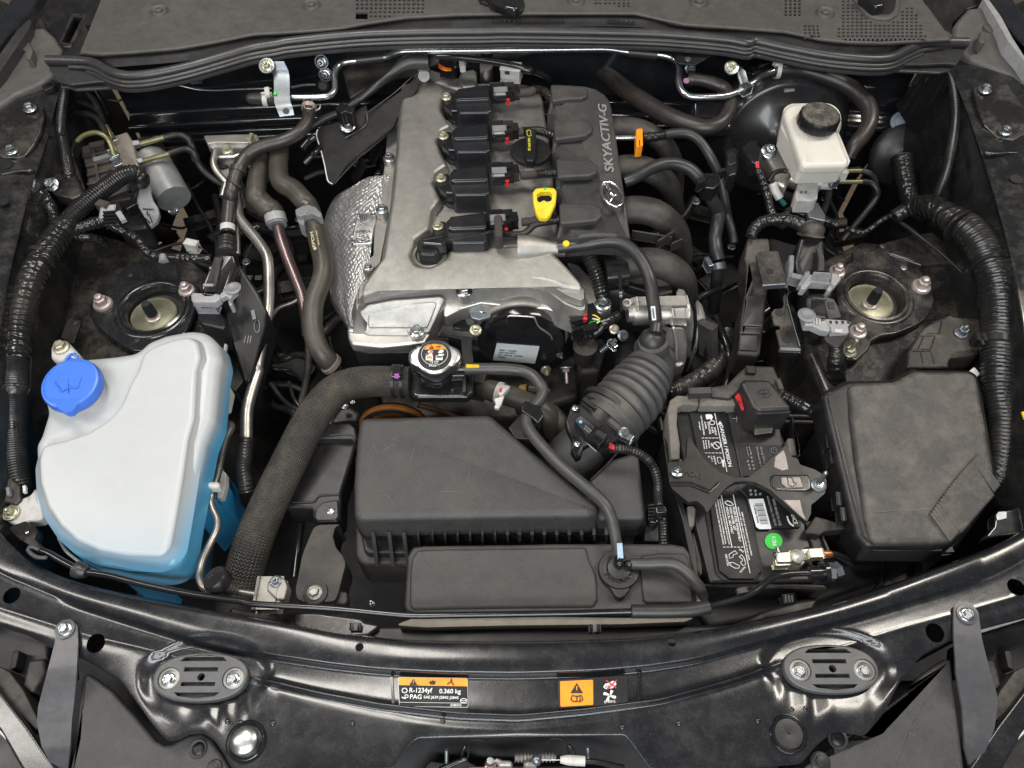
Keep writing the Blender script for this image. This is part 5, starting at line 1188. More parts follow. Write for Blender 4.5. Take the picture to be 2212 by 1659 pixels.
for i, ch in enumerate('COOLANT'):
    a = math.radians(152-i*20.5); cx_, cy_ = 880,75
    R = 122; x = cx_+R*math.cos(a); y = cy_+R*.90*math.sin(a); dx, dy = math.sin(a)*13,-math.cos(a)*13*.9
    text(ch,(x-dx, y-dy, zc2+.0155),(x+dx, y+dy, zc2+.0155),26,'plastic', cc, ext=.0008)
lathe('hose_nub', P(878,45, zc2+.022),(0,-.3,1),[(k*40,-.012),(k*42,0),(k*30,.008),(k*10,.011)],'gloss', cc, smooth=70, n=24); lathe('hose_nub', P(952,50, zc2+.020),(.2,-.2,1),[(k*38,-.012),(k*40,0),(k*28,.008),(k*10,.010)],'gloss', cc, smooth=70, n=24)
tube('stub',[(950,40, zc2+.02),(1000,42, zc2+.02)],34,'gloss', cc, n=16, soft=False); tube('stub',[(876,20, zc2+.022),(876,-10, zc2+.022)],36,'gloss', cc, n=16, soft=False)
rhs = thing('tank_hose', 'short grey hose bending from the coolant cap over the tank corner to the right', 'hose')
tube('hose_body',[(985,42,-.038),(1100,44,-.036),(1230,38,-.034),(1330,50,-.033),(1410,105,-.034),(1470,170,-.038),(1520,235,-.046),(1548,300,-.060)],[45,46,47,48,48,47,46,40],'hose', rhs, n=20, round_end=True)
S(1,3)
rt = thing('radiator', 'beige plastic radiator top strip under the black prop rod', 'radiator')
slabw('top_tank', chain((1,3,[(1110,528,-.075),(1250,478,-.075),(2212,460,-.075)]),(2,3,[(900,470,-.075),(1480,470,-.075),(1400,500,-.075),(900,520,-.075),(0,530,-.075)]),(1,3,[(1360,545,-.075)])),.05, mat('beige_radiator_plastic',(.22,.20,.165),.5, dust=.3), rt,.003,.003)
slab('mud_shelf',[(-200,380),(0,420),(200,420),(500,425),(850,470),(880,500),(990,520),(980,560),(900,620),(500,640),(100,560),(-200,470)],-.085,.04,'paintdirty', rt, fil=20, er=.008)
slab('dark_shelf',[(880,500),(1000,530),(3800,520),(4000,420),(4300,330),(4500,300),(4400,480),(3500,700),(900,700)],-.095,.04,'satin', rt, fil=20, er=.008)  # dark slab filling the gap behind the front panel
slab('shroud_deck',[(3400,360),(3700,250),(4000,200),(4200,200),(4500,80),(5200,-200),(5600,-400),(5600,-100),(5000,180),(4300,420),(3600,560)],-.12,.03,'dark', rt, fil=20, er=.008)
for c, x, y in ((1,810,550),(2,685,560)):
    S(c,3); box('push_clip', x-38, y, x+38, y,-.055,40,.012,'satin', rt); box('clip_leg', x, y-25, x, y+25,-.048,18,.010,'grey', rt)
S(3,3); box('push_clip',300,330,385,320,-.055,50,.014,'satin', rt); [box('clip_leg',318+i*25,300,325+i*25,350,-.047,9,.008,'grey', rt) for i in range(3)]
pr = thing('prop_rod', 'glossy black hood prop rod lying across the front of the bay', 'prop rod')
rod = chain((0,2,[(300,1440,-.005),(380,1462,-.005),(520,1540,-.004),(660,1606,-.003),(860,1640,-.003)]),(0,3,[(1100,195,-.003),(1500,280,-.003),(1900,338,-.003)]),(1,3,[(0,360,-.003),(600,395,-.003),(1050,437,-.003),(1250,452,-.003),(1500,450,-.003),(2212,438,-.003)]),
            (2,3,[(500,433,-.003),(985,420,-.003),(1300,418,-.003),(1500,402,-.003),(1600,376,-.003),(1800,325,-.003),(1930,275,-.002),(2010,220,-.002),(2080,160,-.001),(2170,130,.0)]),(3,3,[(400,118,.0),(520,116,.0)]))
S(0,3); tube('rod', rod,26,'gloss', pr, n=18)
S(2,3); tube('foam_sleeve',[(978,418,-.003),(1150,418,-.003),(1320,416,-.003),(1450,408,-.003),(1590,380,-.003)],54,'rubber', pr, n=24)
S(3,3); tube('pivot_collar',[(510,116,.0),(640,112,.0)],[52,52],'gloss', pr, n=20, soft=False); tube('pivot_disc',[(618,110,.0),(650,108,.0)],92,'gloss', pr, n=28, soft=False); tube('chrome_nut',[(650,108,.0),(700,106,.0)],76,'zinc', pr, n=6, soft=False); tube('chrome_nut',[(700,106,.0),(748,85,.0)],[60,68],'zinc', pr, n=6, soft=False)
box('cable_tag',1820-1874,262,1890-1874,250,.002,26,.006,'plasticd', pr)
S(0,2)
tube('rod_grommet',[(600,1590,-.003),(640,1602,-.003),(690,1618,-.003)],[66,70,44],'rubber', pr, n=20, soft=False)
tube('rubber_hook',[(360,1500,.0),(290,1495,.002),(228,1450,.003),(222,1420,.003),(262,1415,.003),(300,1432,.0)],17,'hose', pr, n=12, round_end=True)
fb = thing('shroud_box', 'black plastic shroud box with riveted step left of the air box', 'plastic box')
S(1,2)
slab('box_top',[(470,560),(590,545),(790,545),(812,580),(800,640),(695,985),(690,1180),(655,1218),(500,1218),(462,1175),(460,1112),(245,1108),(255,1050),(400,760)],-.100,.05,'satin', fb, fil=16, er=.005)
slab('box_lid',[(500,440),(760,432),(800,470),(815,560),(800,600),(770,560),(600,556),(470,560)],-.085,.03,'plasticd', fb, fil=14, er=.004)
slab('step_pad',[(480,1180),(490,1110),(540,1060),(620,1045),(665,1040),(672,1170),(650,1200),(500,1205)],-.098,.004,'plasticd', fb, fil=14, er=.002)
tube('edge_line',[(600,528,-.084),(760,525,-.084),(800,560,-.084)],6,'plastic', fb, n=8); tube('edge_line',[(300,1060,-.099),(470,1058,-.099),(520,1010,-.099),(680,1000,-.099)],9,'satin', fb, n=8)
bolt(610,1130,-.0975,30, fb, 'pin', 'zinc', name='rivet')
tube('water_pipe',[(385,1130,-.16),(355,1350,-.16),(320,1659,-.16)],34,'gloss', fb, n=14)
mb = thing('mount_bracket', 'dusty grey pressed mount bracket with large bolt, left of the coolant tank', 'bracket')
slabw('bracket_shell', chain((1,2,[(470,1262,-.10),(520,1238,-.10),(690,1232,-.10),(640,1262,-.10),(625,1330,-.10),(650,1420,-.10),(700,1480,-.10),(722,1530,-.10)]),(1,3,[(722,60,-.10),(665,280,-.10),(640,340,-.10),(400,350,-.10),(340,320,-.10),(328,250,-.10),(375,0,-.10)]),(1,2,[(400,1430,-.10)])),.06,'plasticb', mb,.008,.006)
S(1,3)
lathe('big_washer', P(488,275,-.10),(0,0,1),[(mpp(P(488,275,-.1))*100,0),(mpp(P(488,275,-.1))*96,.003),(mpp(P(488,275,-.1))*60,.004)],'plasticb', mb, n=28)
bolt(480,270,-.096,62, mb, 'flange', 'alud'); slab('foot',[(640,250),(735,262),(745,330),(720,370),(620,360)],-.11,.02,'plasticb', mb, fil=10, er=.003)
bolt(935,360,-.16,26, mb, 'stud', 'zincd')
ac = thing('refrigerant_line', 'bent bare aluminium pipe with round H cap and bolted block right of the washer tank', 'pipe')
ln = chain((0,2,[(1735,480,-.10),(1770,446,-.09),(1812,440,-.085),(1828,468,-.08),(1790,550,-.075),(1757,660,-.07),(1738,760,-.065),(1715,870,-.062),(1685,960,-.06),(1668,1040,-.06),(1688,1120,-.06),(1722,1200,-.06),(1712,1290,-.058),(1660,1400,-.055),(1605,1520,-.05),(1584,1610,-.048)]),
           (0,3,[(1580,160,-.045),(1610,225,-.043),(1680,250,-.042),(1800,252,-.041),(1900,268,-.04),(2070,292,-.04)]))
tube('pipe', ln,[30]*len(ln),'pipe', ac, n=18)
S(0,2); text('M',(1712,655,-.056),(1708,682,-.056),42,'inkk', ac, lift=.002); text('P',(1700,740,-.054),(1697,762,-.054),42,'inkk', ac, lift=.002)
S(0,3)
tube('port_collar',[(1830,250,-.036),(1755,190,-.015)],[62,56],'pipe', ac, n=24, rib=(.006,.1), soft=False)
lathe('service_cap', P(1695,150,.0),(-.45,.25,1),[(.0165,-.016),(.0175,-.012),(.0175,-.002),(.0155,.001),(.002,.0015)],'satin', ac, n=28)
text('H',(1665,162,.0035),(1690,140,.0035),34,'hose', ac, nrm=(-.45,.25,1), ext=.0006)
obox('block', P(2060,290,-.04), P(2215,290,-.04),.034,.020,'alud', ac, er=.005)
S(1,3); slab('bolt_ear',[(100,250),(105,190),(140,145),(190,135),(245,160),(268,220),(240,330),(180,330)],-.026,.02,'alud', ac, fil=16, er=.003); bolt(172,182,-.0255,48, ac, 'nut', 'zincd')
st = thing('refrigerant_sticker', 'black refrigerant sticker with orange header reading R-1234yf and PAG', 'sticker')
S(1,3); zs = .0015
decal('film',[(1138,938),(1692,945),(1698,1180),(1150,1172)], zs, 'labelw', st, fil=18, lift=.0012, th=.002); decal('film',[(1143,942),(1688,949),(1694,1176),(1154,1168)], zs, 'labelk', st, fil=16, lift=.0018, th=.002)
decal('orange_header',[(1144,942),(1688,950),(1691,1012),(1148,1002)], zs, 'orange', st, fil=6, lift=.0024, th=.001)
tri('warning_triangle',1262,978,32, zs+.002,'inkk', st); 
decal('flame_symbol',[(1395,998),(1385,980),(1400,965),(1408,975),(1414,955),(1424,972),(1436,962),(1440,985),(1428,1000)], zs+.002,'inkk', st, fil=2)
lathe('mechanic_head', P(1563,963, zs+.0030),(0,0,1),[(.0013,0),(.0013,.0005)],'inkk', st, n=12); tube('mechanic_body',[(1530,996, zs+.0032),(1545,994, zs+.0032),(1548,976, zs+.0032),(1582,977, zs+.0032),(1584,1002, zs+.0032)],5,'inkk', st, soft=False, n=6)
text('R-1234yf',(1232,1064, zs),(1412,1066, zs),36,'inkw', st, lift=.0024); text('0.360 kg',(1468,1070, zs),(1638,1072, zs),34,'inkw', st, lift=.0024)
text('PAG',(1236,1114, zs),(1328,1115, zs),34,'inkw', st, lift=.0024); text('SAE J639 J2842 J2845',(1345,1110, zs),(1620,1116, zs),20,'inkw', st, lift=.0024)
text('(DB5H)',(1557,1172, zs),(1642,1173, zs),17,'inkw', st, lift=.0024)
for x, y, r_ in ((1193,1045,20),(1208,1090,13)):
    tube('gear_symbol',[(x+r_*(1+.22*math.cos(8*a))*math.cos(a), y+r_*(1+.22*math.cos(8*a))*math.sin(a)*.9, zs+.003) for a in [2*math.pi*i/48 for i in range(49)]],3.2,'inkw', st, n=6, soft=False, step=.0007)
tube('oil_symbol',[(1170,1098, zs+.003),(1200,1110, zs+.003)],5,'inkw', st, soft=False, n=6)
tube('rule_line',[(1152,1138, zs+.0028),(1690,1146, zs+.0028)],1.6,'inkw', st, soft=False, n=6)
tube('oval_logo',[(1660+26*math.cos(a),1126+17*math.sin(a), zs+.003) for a in [2*math.pi*i/24 for i in range(25)]],3,'inkw', st, n=6, step=.001); tube('oval_logo_wings',[(1638,1122, zs+.003),(1652,1124, zs+.003),(1660,1132, zs+.003),(1668,1124, zs+.003),(1682,1121, zs+.003)],2.6,'inkw', st, n=6, step=.001)
sk = thing('fan_warning_sticker', 'fan warning sticker with orange square, crossed hand and white fan symbol', 'sticker')
S(2,3)
decal('film',[(392,962),(945,925),(950,1152),(400,1186)], zs, 'labelk', sk, fil=18, lift=.0018, th=.002)
decal('orange_square',[(412,972),(674,960),(676,1158),(416,1174)], zs, 'orange', sk, fil=10, lift=.0024, th=.001)
tri('warning_triangle',545,1028,50, zs+.002,'inkk', sk); book(546,1112,48, zs+.0035,'inkk', sk); text('i',(566,1128, zs),(574,1128, zs),40,'inkk', sk, lift=.003)
for i in range(4):
    a = math.radians(20+90*i); px, py = 806+27*math.cos(a),1084+24*math.sin(a)
    decal('fan_blade',[(806,1084),(px-10*math.sin(a)-14*math.cos(a), py+10*math.cos(a)-14*math.sin(a)),(px+24*math.cos(a)-14*math.sin(a), py+20*math.sin(a)+14*math.cos(a)),(px+26*math.cos(a)+12*math.sin(a), py+20*math.sin(a)-10*math.cos(a)),(px+6*math.sin(a), py-8*math.cos(a))], zs, 'inkw', sk, fil=6, lift=.0024+.0002*i, th=.0006)
decal('hand_symbol',[(755,1018),(770,992),(800,985),(830,968),(856,975),(858,1000),(830,1026),(800,1032),(770,1034)], zs, 'inkw', sk, fil=6, lift=.0024)
for i in range(3): tube('finger_gap',[(768+i*18,1030, zs+.0034),(784+i*16,1004, zs+.0034)],2.4,'inkk', sk, n=6, soft=False)
tube('red_cross',[(776,964, zs+.0040),(858,1026, zs+.0040)],4.5,'inkr', sk, soft=False, n=6); tube('red_cross',[(860,962, zs+.0040),(790,1034, zs+.0040)],4.5,'inkr', sk, soft=False, n=6)
text('(PE01)',(762,1146, zs),(848,1142, zs),17,'inkw', sk, lift=.0024)
hl = thing('hood_latch', 'hood latch mechanism with coil spring, white cable end and metal jaws at the bottom edge', 'latch')
SX(1750,2880,600)
slab('latch_plate',[(-400,620),(-200,420),(60,460),(300,400),(480,500),(620,490),(1300,500),(1780,490),(2300,560),(2500,700),(-400,700)],-.075,.03,'plasticd', hl, fil=14, er=.004)
tube('cable_guide',[(-60,560,-.05),(120,480,-.045),(260,420,-.04),(330,390,-.04)],[50,46,40,30],'gloss', hl, n=16); tube('side_loop',[(250,400,-.045),(265,270,-.03),(300,215,-.028)],22,'gloss', hl, n=12, round_end=True); tube('side_loop',[(1880,330,-.045),(1850,250,-.03),(1810,205,-.028)],22,'gloss', hl, n=12, round_end=True)
tube('wire_arm',[(345,380,-.04),(350,180,-.03),(400,125,-.025),(560,128,-.025),(620,180,-.03)],9,'satin', hl, n=8); tube('wire_arm',[(1500,180,-.03),(1540,105,-.025),(1680,108,-.025),(1740,140,-.028),(1800,330,-.04),(1800,520,-.04)],10,'satin', hl, n=8)
tube('spring',[(1020,380,-.045),(1620,370,-.045)],58,'alud', hl, n=20, rib=(.0042,.5), step=.0008, soft=False)
tube('threaded_stud',[(30,480,-.05),(30,260,-.03)],26,'zincd', hl, n=12, rib=(.002,.25), step=.0004, soft=False); tube('threaded_stud',[(2090,420,-.05),(2080,225,-.03)],26,'zincd', hl, n=12, rib=(.002,.25), step=.0004, soft=False)
lathe('bright_knob', P(665,490,-.045),(0,.3,1),[(.0065,0),(.0068,.002),(.005,.003),(.006,.005),(.0055,.009),(.004,.012)],'bare', hl, n=20)
slab('jaw',[(700,400),(715,388),(800,385),(840,410),(960,415),(995,460),(980,520),(780,520),(770,460),(705,450)],-.035,.02,'alud', hl, fil=16, er=.004); slab('jaw',[(1140,440),(1200,410),(1290,415),(1345,470),(1340,520),(1160,520)],-.035,.02,'alud', hl, fil=20, er=.005)
lathe('cable_ball', P(1335,415,-.03),(1,0,0),[(.0,-.006)]+[(.0062*math.cos(a),.0062*math.sin(a)) for a in [math.radians(x) for x in range(-80,81,20)]],'zincd', hl, n=20, smooth=80)
tube('cable_wire',[(1370,412,-.03),(1690,412,-.03)],9,'bare', hl, n=8, soft=False)
tube('white_cable_end',[(1680,410,-.03),(1730,412,-.03),(1790,415,-.03),(1800,417,-.03),(1815,418,-.03),(2040,432,-.03)],[46,62,68,68,72,70],'white', hl, n=24, soft=False); tube('cable',[(2040,432,-.03),(2250,450,-.035),(2600,520,-.05)],36,'satin', hl, n=14)
slab('red_liner',[(360,520),(800,512),(800,540),(360,545)],-.04,.004,'red', hl, fil=2, er=.001); slab('red_liner',[(1140,518),(1340,512),(1340,540),(1140,545)],-.04,.004,'red', hl, fil=2, er=.001)
wt = thing('washer_tank', 'large translucent white washer fluid tank with blue fluid, front left of the bay', 'washer tank')
def tankmat():
    m = mat('tank_plastic',(.43,.445,.445),.38, sss=0.12, dust=0.03, var=0.03)
    nt = m.node_tree; N = nt.nodes; L = nt.links; b = N['Principled BSDF']
    old = b.inputs['Base Color'].links[0].from_socket
    g = N.new('ShaderNodeNewGeometry'); sp = N.new('ShaderNodeSeparateXYZ'); L.new(g.outputs['Position'], sp.inputs[0])
    r = N.new('ShaderNodeMapRange'); L.new(sp.outputs[2], r.inputs[0]); r.inputs[1].default_value = .001; r.inputs[2].default_value = -.036; r.interpolation_type = 'SMOOTHSTEP'
    x = N.new('ShaderNodeMix'); x.data_type = 'RGBA'; L.new(r.outputs[0], x.inputs[0]); L.new(old, x.inputs[6]); x.inputs[7].default_value = (.07,.30,.50,1)
    L.new(x.outputs[2], b.inputs['Base Color']); return m
tm = tankmat()
S(0,2)
def zt(x, y): return .030-.040*max(0, min(1,(y+200)/1750))
o_up = [(350,330),(290,520),(250,590),(262,850),(320,1100),(430,1280),(560,1420),(760,1540),(1000,1590),(1290,1600),(1400,1560),(1450,1440),(1500,1150),(1560,850),(1620,560),(1690,380),(1725,0)]
o_rear = [(0,1,[(1740,1350),(1720,1230),(1620,1150),(1500,1140),(1300,1170),(1150,1230),(1080,1310)])]
rearp = [(1748,1350),(1715,1225),(1630,1140),(1500,1128),(1300,1165),(1150,1225),(1070,1305)]
S(0,2); pts = [P(x, y, zt(x, y)-.010) for x, y in o_up]
S(0,1); pts += [P(x, y, zt(x, y-1458)-.010) for x, y in rearp+[(900,1330),(640,1355),(470,1372),(385,1410),(335,1480)]]
S(0,2); pts += [P(x, y, zt(x, y)-.010) for x, y in [(305,150)]]
slabw('tank_body', pts,.046, tm, wt,.022,.030, draft=.005, seg=8)
S(0,2); pts = [P(x, y, zt(x, y)+.0) for x, y in [(330,600),(300,720),(310,900),(370,1090),(470,1240),(600,1360),(780,1440),(1000,1480),(1270,1490),(1350,1420),(1400,1150),(1450,850),(1490,560),(1540,380),(1560,0)]]
S(0,1); pts += [P(x, y, zt(x, y-1458)+.002) for x, y in [(1590,1350),(1570,1240),(1500,1200),(1380,1220),(1230,1270),(1130,1330),(1080,1480)]]
S(0,2); pts += [P(x, y, zt(x, y)+.0) for x, y in [(1020,130),(960,280),(860,400),(700,500),(520,560)]]
slabw('raised_top', pts,.022, tm, wt,.03,.007, draft=.014, seg=8)
S(0,2)
seam = [(470,1350),(520,1440),(600,1510),(720,1590),(900,1640),(1150,1655),(1370,1652),(1470,1620),(1530,1520),(1560,1300),(1590,1000),(1620,800),(1650,560),(1700,420),(1740,180),(1770,-60),(1790,-180)]
seamz = [P(x, y,-.056+.012*max(0,(600-y)/900)) for x, y in seam]
tube('seam_rim', seamz,13,'white', wt, n=10, flat=2.0, step=.006)
low = [P(x, y,-.056) for x, y in [(420,900),(470,1100),(600,1260),(760,1360),(1000,1400),(1250,1400),(1380,1350),(1420,1200),(1450,1000),(1470,560),(1450,200),(1400,-100),(560,0)]]
slabw('tank_lower', low,.20, tm, wt,.02,.01, draft=-.02)
S(0,2)
slab('mount_ear',[(280,940),(240,1000),(100,1060),(45,1100),(32,1160),(60,1215),(130,1245),(180,1235),(230,1215),(350,1200),(320,1060)],-.035,.018,'white', wt, fil=26, er=.007)
lathe('ear_washer', P(92,1150,-.034),(0,0,1),[(mpp(P(92,1150,-.03))*66,0),(mpp(P(92,1150,-.03))*64,.003),(mpp(P(92,1150,-.03))*40,.004)],'yzinc', wt, n=28); bolt(88,1148,-.031,54, wt, 'nut', 'yzinc', rot=.2)
S(0,1)
slab('mount_ear',[(395,1370),(395,1290),(420,1250),(480,1232),(540,1248),(580,1290),(630,1345),(600,1380),(450,1400)],.004,.018,'white', wt, fil=24, er=.007)
bolt(487,1295,.005,64, wt, 'flange', 'yzinc')
S(0,2)
slab('side_tab',[(1750,30),(1775,60),(1830,160),(1800,305),(1735,325),(1700,300)],-.055,.02,'white', wt, fil=8, er=.005)
fl = mat('blue_fluid_plastic',(.03,.30,.62),.35, sss=.1, var=.05)
slab('lower_bulge',[(1640,600),(1700,700),(1740,860),(1780,880),(1750,1010),(1720,1040),(1640,1150),(1570,1240),(1560,900)],-.10,.12, fl, wt, fil=16, er=.01)
slab('lower_tab',[(1740,790),(1790,830),(1790,900),(1760,1020),(1715,1030),(1740,900)],-.095,.015,'white', wt, fil=10, er=.004)
slab('lower_bulge',[(900,1630),(1250,1650),(1230,1700),(1000,1690)],-.10,.1, fl, wt, fil=10, er=.006)
slab('pipe_clip',[(1600,895),(1720,888),(1738,910),(1730,940),(1690,945),(1615,935)],-.040,.016,'white', wt, fil=12, er=.006)
wc_ = thing('washer_cap', 'round bright blue washer filler cap with windscreen wiper symbol', 'washer cap')
S(0,2)
q = P(556,118,.044); k = mpp(q)
def tip(a): return 1+.0*a
ax = Vector((0,-.10,1))
lathe('cap_disc', q, ax,[(k*226,-.016),(k*232,-.012),(k*228,-.003),(k*218,.0012),(k*200,.002),(k*195,.0008),(k*4,.0010)],'blue', wc_, n=56, smooth=50)
lathe('cap_neck', q-ax*.028, ax,[(k*190,-.012),(k*190,.014)],'white', wc_, n=40)
slab('pour_lip',[(375,215),(470,250),(650,230),(700,150),(670,215),(600,305),(560,345),(520,350),(480,330),(430,285)],.0425,.012,'blue', wc_, fil=12, er=.004)
S(0,1); tube('hinge_loop',[(520,1398,.044),(545,1362,.046),(580,1345,.048),(606,1360,.048),(612,1392,.046)],13,'blue', wc_, n=10); slab('hinge_web',[(500,1410),(545,1360),(570,1375),(640,1392),(620,1420)],.044,.006,'blue', wc_, fil=8, er=.002)
S(0,2); zw = .0455
tube('wiper_symbol',[(432,112, zw),(480,80, zw),(545,62, zw),(655,52, zw),(630,108, zw),(605,162, zw),(550,145, zw),(485,185, zw),(458,140, zw),(432,112, zw)],5,'blue', wc_, n=8, soft=False)
for y0, y1 in ((45,68),(85,108),(125,148),(165,188)): tube('spray_dash',[(538, y0, zw),(538, y1, zw)],5,'blue', wc_, n=8, soft=False, round_end=True)
for p in ([(468,62),(472,40),(484,28)],[(500,22),(520,18),(536,36)],[(538,36),(558,14),(575,16)],[(590,12),(610,14),(620,34)]):
    tube('spray_dash',[(a, b, zw) for a, b in p],5,'blue', wc_, n=8)
lhn = thing('main_loom', 'thick taped and corrugated wiring loom running down the left edge of the bay', 'wiring loom')
S(0,0)
tube('taped_section', chain((0,1,[(560,300,.02),(500,360,.02),(430,450,.02),(340,590,.02),(265,720,.018),(215,850,.015),(175,1000,.01),(145,1150,.005),(135,1300,.0),(125,1400,-.004)])),[80,92,100,102,104,106,106,104,102,102],'tape', lhn, n=28, wob=.06, step=.003)
tube('corrugated_section', chain((0,1,[(128,1380,-.004),(122,1500,-.01),(115,1620,-.014)]),(0,2,[(108,200,-.02),(110,400,-.03),(115,600,-.035),(125,760,-.04),(150,900,-.05),(190,1000,-.07)])),[100,102,104,104,102,98,95,88,80],'corr', lhn, n=28, rib=(.0036,.10), step=.0009)
tube('corrugated_arm', chain((0,1,[(500,350,.022),(580,245,.028),(680,150,.032),(780,70,.034)]),(0,0,[(870,1460,.034),(960,1400,.033),(1050,1372,.028),(1110,1400,.018),(1120,1450,.0)])),[66,66,66,66,66,66,66,62,58],'corr', lhn, n=24, rib=(.0048,.16), step=.0012)
for c, r, pts_, rr in ((0,1,[(345,560,.02),(325,590,.02)],113),(0,1,[(500,355,.02),(480,380,.02)],96),(0,1,[(125,1330,-.001),(125,1350,-.002)],108)):
    S(c, r); tube('tape_ring', pts_, rr, 'corr', lhn, n=28, soft=False)
S(0,1)
tube('side_branch',[(20,360,.0),(60,250,.01),(130,140,.02),(210,70,.028),(290,60,.03),(360,110,.028),(400,180,.022),(425,240,.015),(440,320,.012)],[40,44,46,46,44,44,46,42,50],'tape', lhn, n=18, wob=.15, step=.003)
tube('side_stub',[(40,270,.008),(10,300,.0),(-30,340,.0)],30,'tape', lhn, n=12)
tube('rear_branch',[(560,370,.015),(680,330,.012),(780,300,.01),(850,300,.008),(920,350,.005),(1000,380,.0),(1090,440,-.005),(1140,510,-.01),(1190,560,-.015),(1290,575,-.016),(1420,580,-.016),(1560,590,-.016),(1680,590,-.016)],[44,46,48,44,36,32,32,32,32,32,34,36,34],'tape', lhn, n=16, wob=.12, step=.003)
tube('lower_branch',[(600,420,.0),(700,420,-.005),(780,440,-.02),(830,480,-.04)],36,'tape', lhn, n=14)
box('ribbed_plug',830,260,935,255,.02,110,.03,'greyl', lhn, roll=.2); [box('plug_rib',820,230+i*26,920,222+i*26,.037,9,.006,'satin', lhn) for i in range(4)]
box('plug_collar',930,200,965,280,.02,60,.03,'satin', lhn); box('plug_tab',940,230,980,290,.036,26,.006,'greyl', lhn); box('tape_block',800,190,880,215,.025,50,.03,'fabric', lhn)
tube('fir_clip',[(1290,560,-.008),(1296,615,-.012)],[20,34],'greyl', lhn, n=10, rib=(.003,.4), step=.0007, soft=False)
S(0,2); 
fbk = thing('loom_foot_bracket', 'small dark steel bracket with slot at the foot of the left loom', 'bracket')
slab('bracket_plate',[(-60,870),(10,838),(90,870),(155,925),(165,1040),(120,1080),(20,1060),(-60,1020)],-.03,.02,'paintdirty', fbk, fil=12, er=.003)
slab('slot_block',[(40,940),(70,935),(78,1000),(46,1005)],-.022,.008,'grey', fbk, fil=6, er=.002); slab('slot_dark',[(78,945),(105,965),(105,1010),(85,1030),(70,1005)],-.0285,.003,'inkk', fbk, fil=6, er=.001)
box('white_tick',196,935,200,985,-.02,14,.004,'white', fbk)
slab('lower_tongue',[(200,1210),(280,1260),(290,1300),(270,1350),(330,1410),(420,1450),(300,1440),(150,1350),(60,1260)],-.025,.02,'paintdirty', fbk, fil=20, er=.004); bolt(212,1298,-.024,14, fbk, 'pin', 'zinc')
ODISC = mat('olive_tinted_disc',(.24,.235,.165),.34, metal=.7, dust=.15, var=.3)
def strut(side, c, r, outline, ring, disc, rod, nuts, label, txts):
    S(c, r); t = thing('strut_mount', label, 'strut mount', 'strut tower mounts')
    z = -.066
    slab('mount_plate', outline, z,.008,'paintdirty' if side else 'paint', t, fil=26, er=.003, holes=[circ(ring[0], ring[1], z, ring[2]*.97,40)])
    q = P(ring[0], ring[1], z); k = mpp(q); R = ring[2]
    lathe('ring_lip', q,(0,0,1),[(k*(R*1.16),-.003),(k*(R*1.10),.0015),(k*R,.003),(k*(R*.93),.001),(k*(R*.90),-.008),(k*(R*.86),-.010)],'paintdirty' if side else 'paint', t, n=48, smooth=60, cap=False)
    lathe('ring_inner', q+Vector((0,0,-.006)),(0,0,1),[(k*R*.95,-.012),(k*R*.93,.008),(k*R*.86,.009),(k*R*.80,.004),(k*R*.77,-.006),(k*R*.74,-.012)],'paintdirty' if side else 'paintclean', t, n=48, smooth=60, cap=False)
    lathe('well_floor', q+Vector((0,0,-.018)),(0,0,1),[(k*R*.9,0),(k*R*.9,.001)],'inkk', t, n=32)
    q2 = P(disc[0], disc[1], z-.012); k2 = mpp(q2)
    lathe('centre_disc', q2,(0,0,1),[(k2*disc[2],-.004),(k2*disc[2],.0),(k2*disc[2]*.97,.0015),(k2*disc[2]*.85,.001),(k2*disc[2]*.75,.0022),(k2*10,.003)], ODISC, t, n=48, smooth=50)
    q3 = P(rod[0], rod[1], z-.009); bolt(q3,0,0,62, t, 'flange', 'pink')
    tube('rod_end',[q3+Vector((0,0,.008)), q3+Vector((0,0,.026)), q3+Vector((0,0,.036))],[44,42,34],'inkk' if not side else 'satin', t, n=10, soft=False)
    for x, y, s_ in nuts: bolt(x, y, z+.0005, s_, t, 'tall', 'pink', name='nut')
    for s_, a, b, h in txts: text(s_, a+(z,), b+(z,), h, 'paintdirty' if not side else 'plasticb', t, ext=.0004, lift=.0004)
    return t
strut(0,0,1,[(775,830),(800,780),(870,735),(1000,670),(1130,600),(1160,588),(1260,612),(1385,630),(1400,690),(1425,745),(1500,770),(1570,810),(1560,900),(1540,1000),(1510,1090),(1470,1180),(1200,1330),(1060,1320),(930,1250),(830,1180),(750,1100),(710,1040),(705,970),(745,900)],
      (1215,985,268),(1220,1040,182),(1218,1050),[(818,952,76),(1482,845,66)],'left strut tower mount, glossy black, partly hidden by the white washer tank',[('N243',(1110,745),(1305,755),38),('R',(862,1158),(915,1165),40)])
S(0,1)
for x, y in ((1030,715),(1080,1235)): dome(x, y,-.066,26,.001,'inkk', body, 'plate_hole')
tube('flange_rim',[(1500,1120,-.075),(1560,980,-.075),(1580,850,-.075)],10,'paint', body, n=8)
sbk = thing('ledge_bracket', 'thin black stamped steel bracket lying below the left strut mount', 'bracket')
slab('bracket_leaf',[(530,1075),(560,1060),(640,1080),(630,1130),(580,1260),(480,1215),(510,1130)],-.055,.004,'satin', sbk, fil=8, er=.001); bolt(585,1095,-.055,26, sbk, 'pin', 'satin')
def wingplate(c, r, outline, bolts, label, z0):
    S(c, r); t = thing('wing_plate', label, 'plate', 'bolted wing plates')
    slab('plate', outline,0,.006,'paintdirty', t, fil=24, er=.002)
    for x, y, z in bolts: bolt(x, y, z,52, t, 'flange', 'zinc')
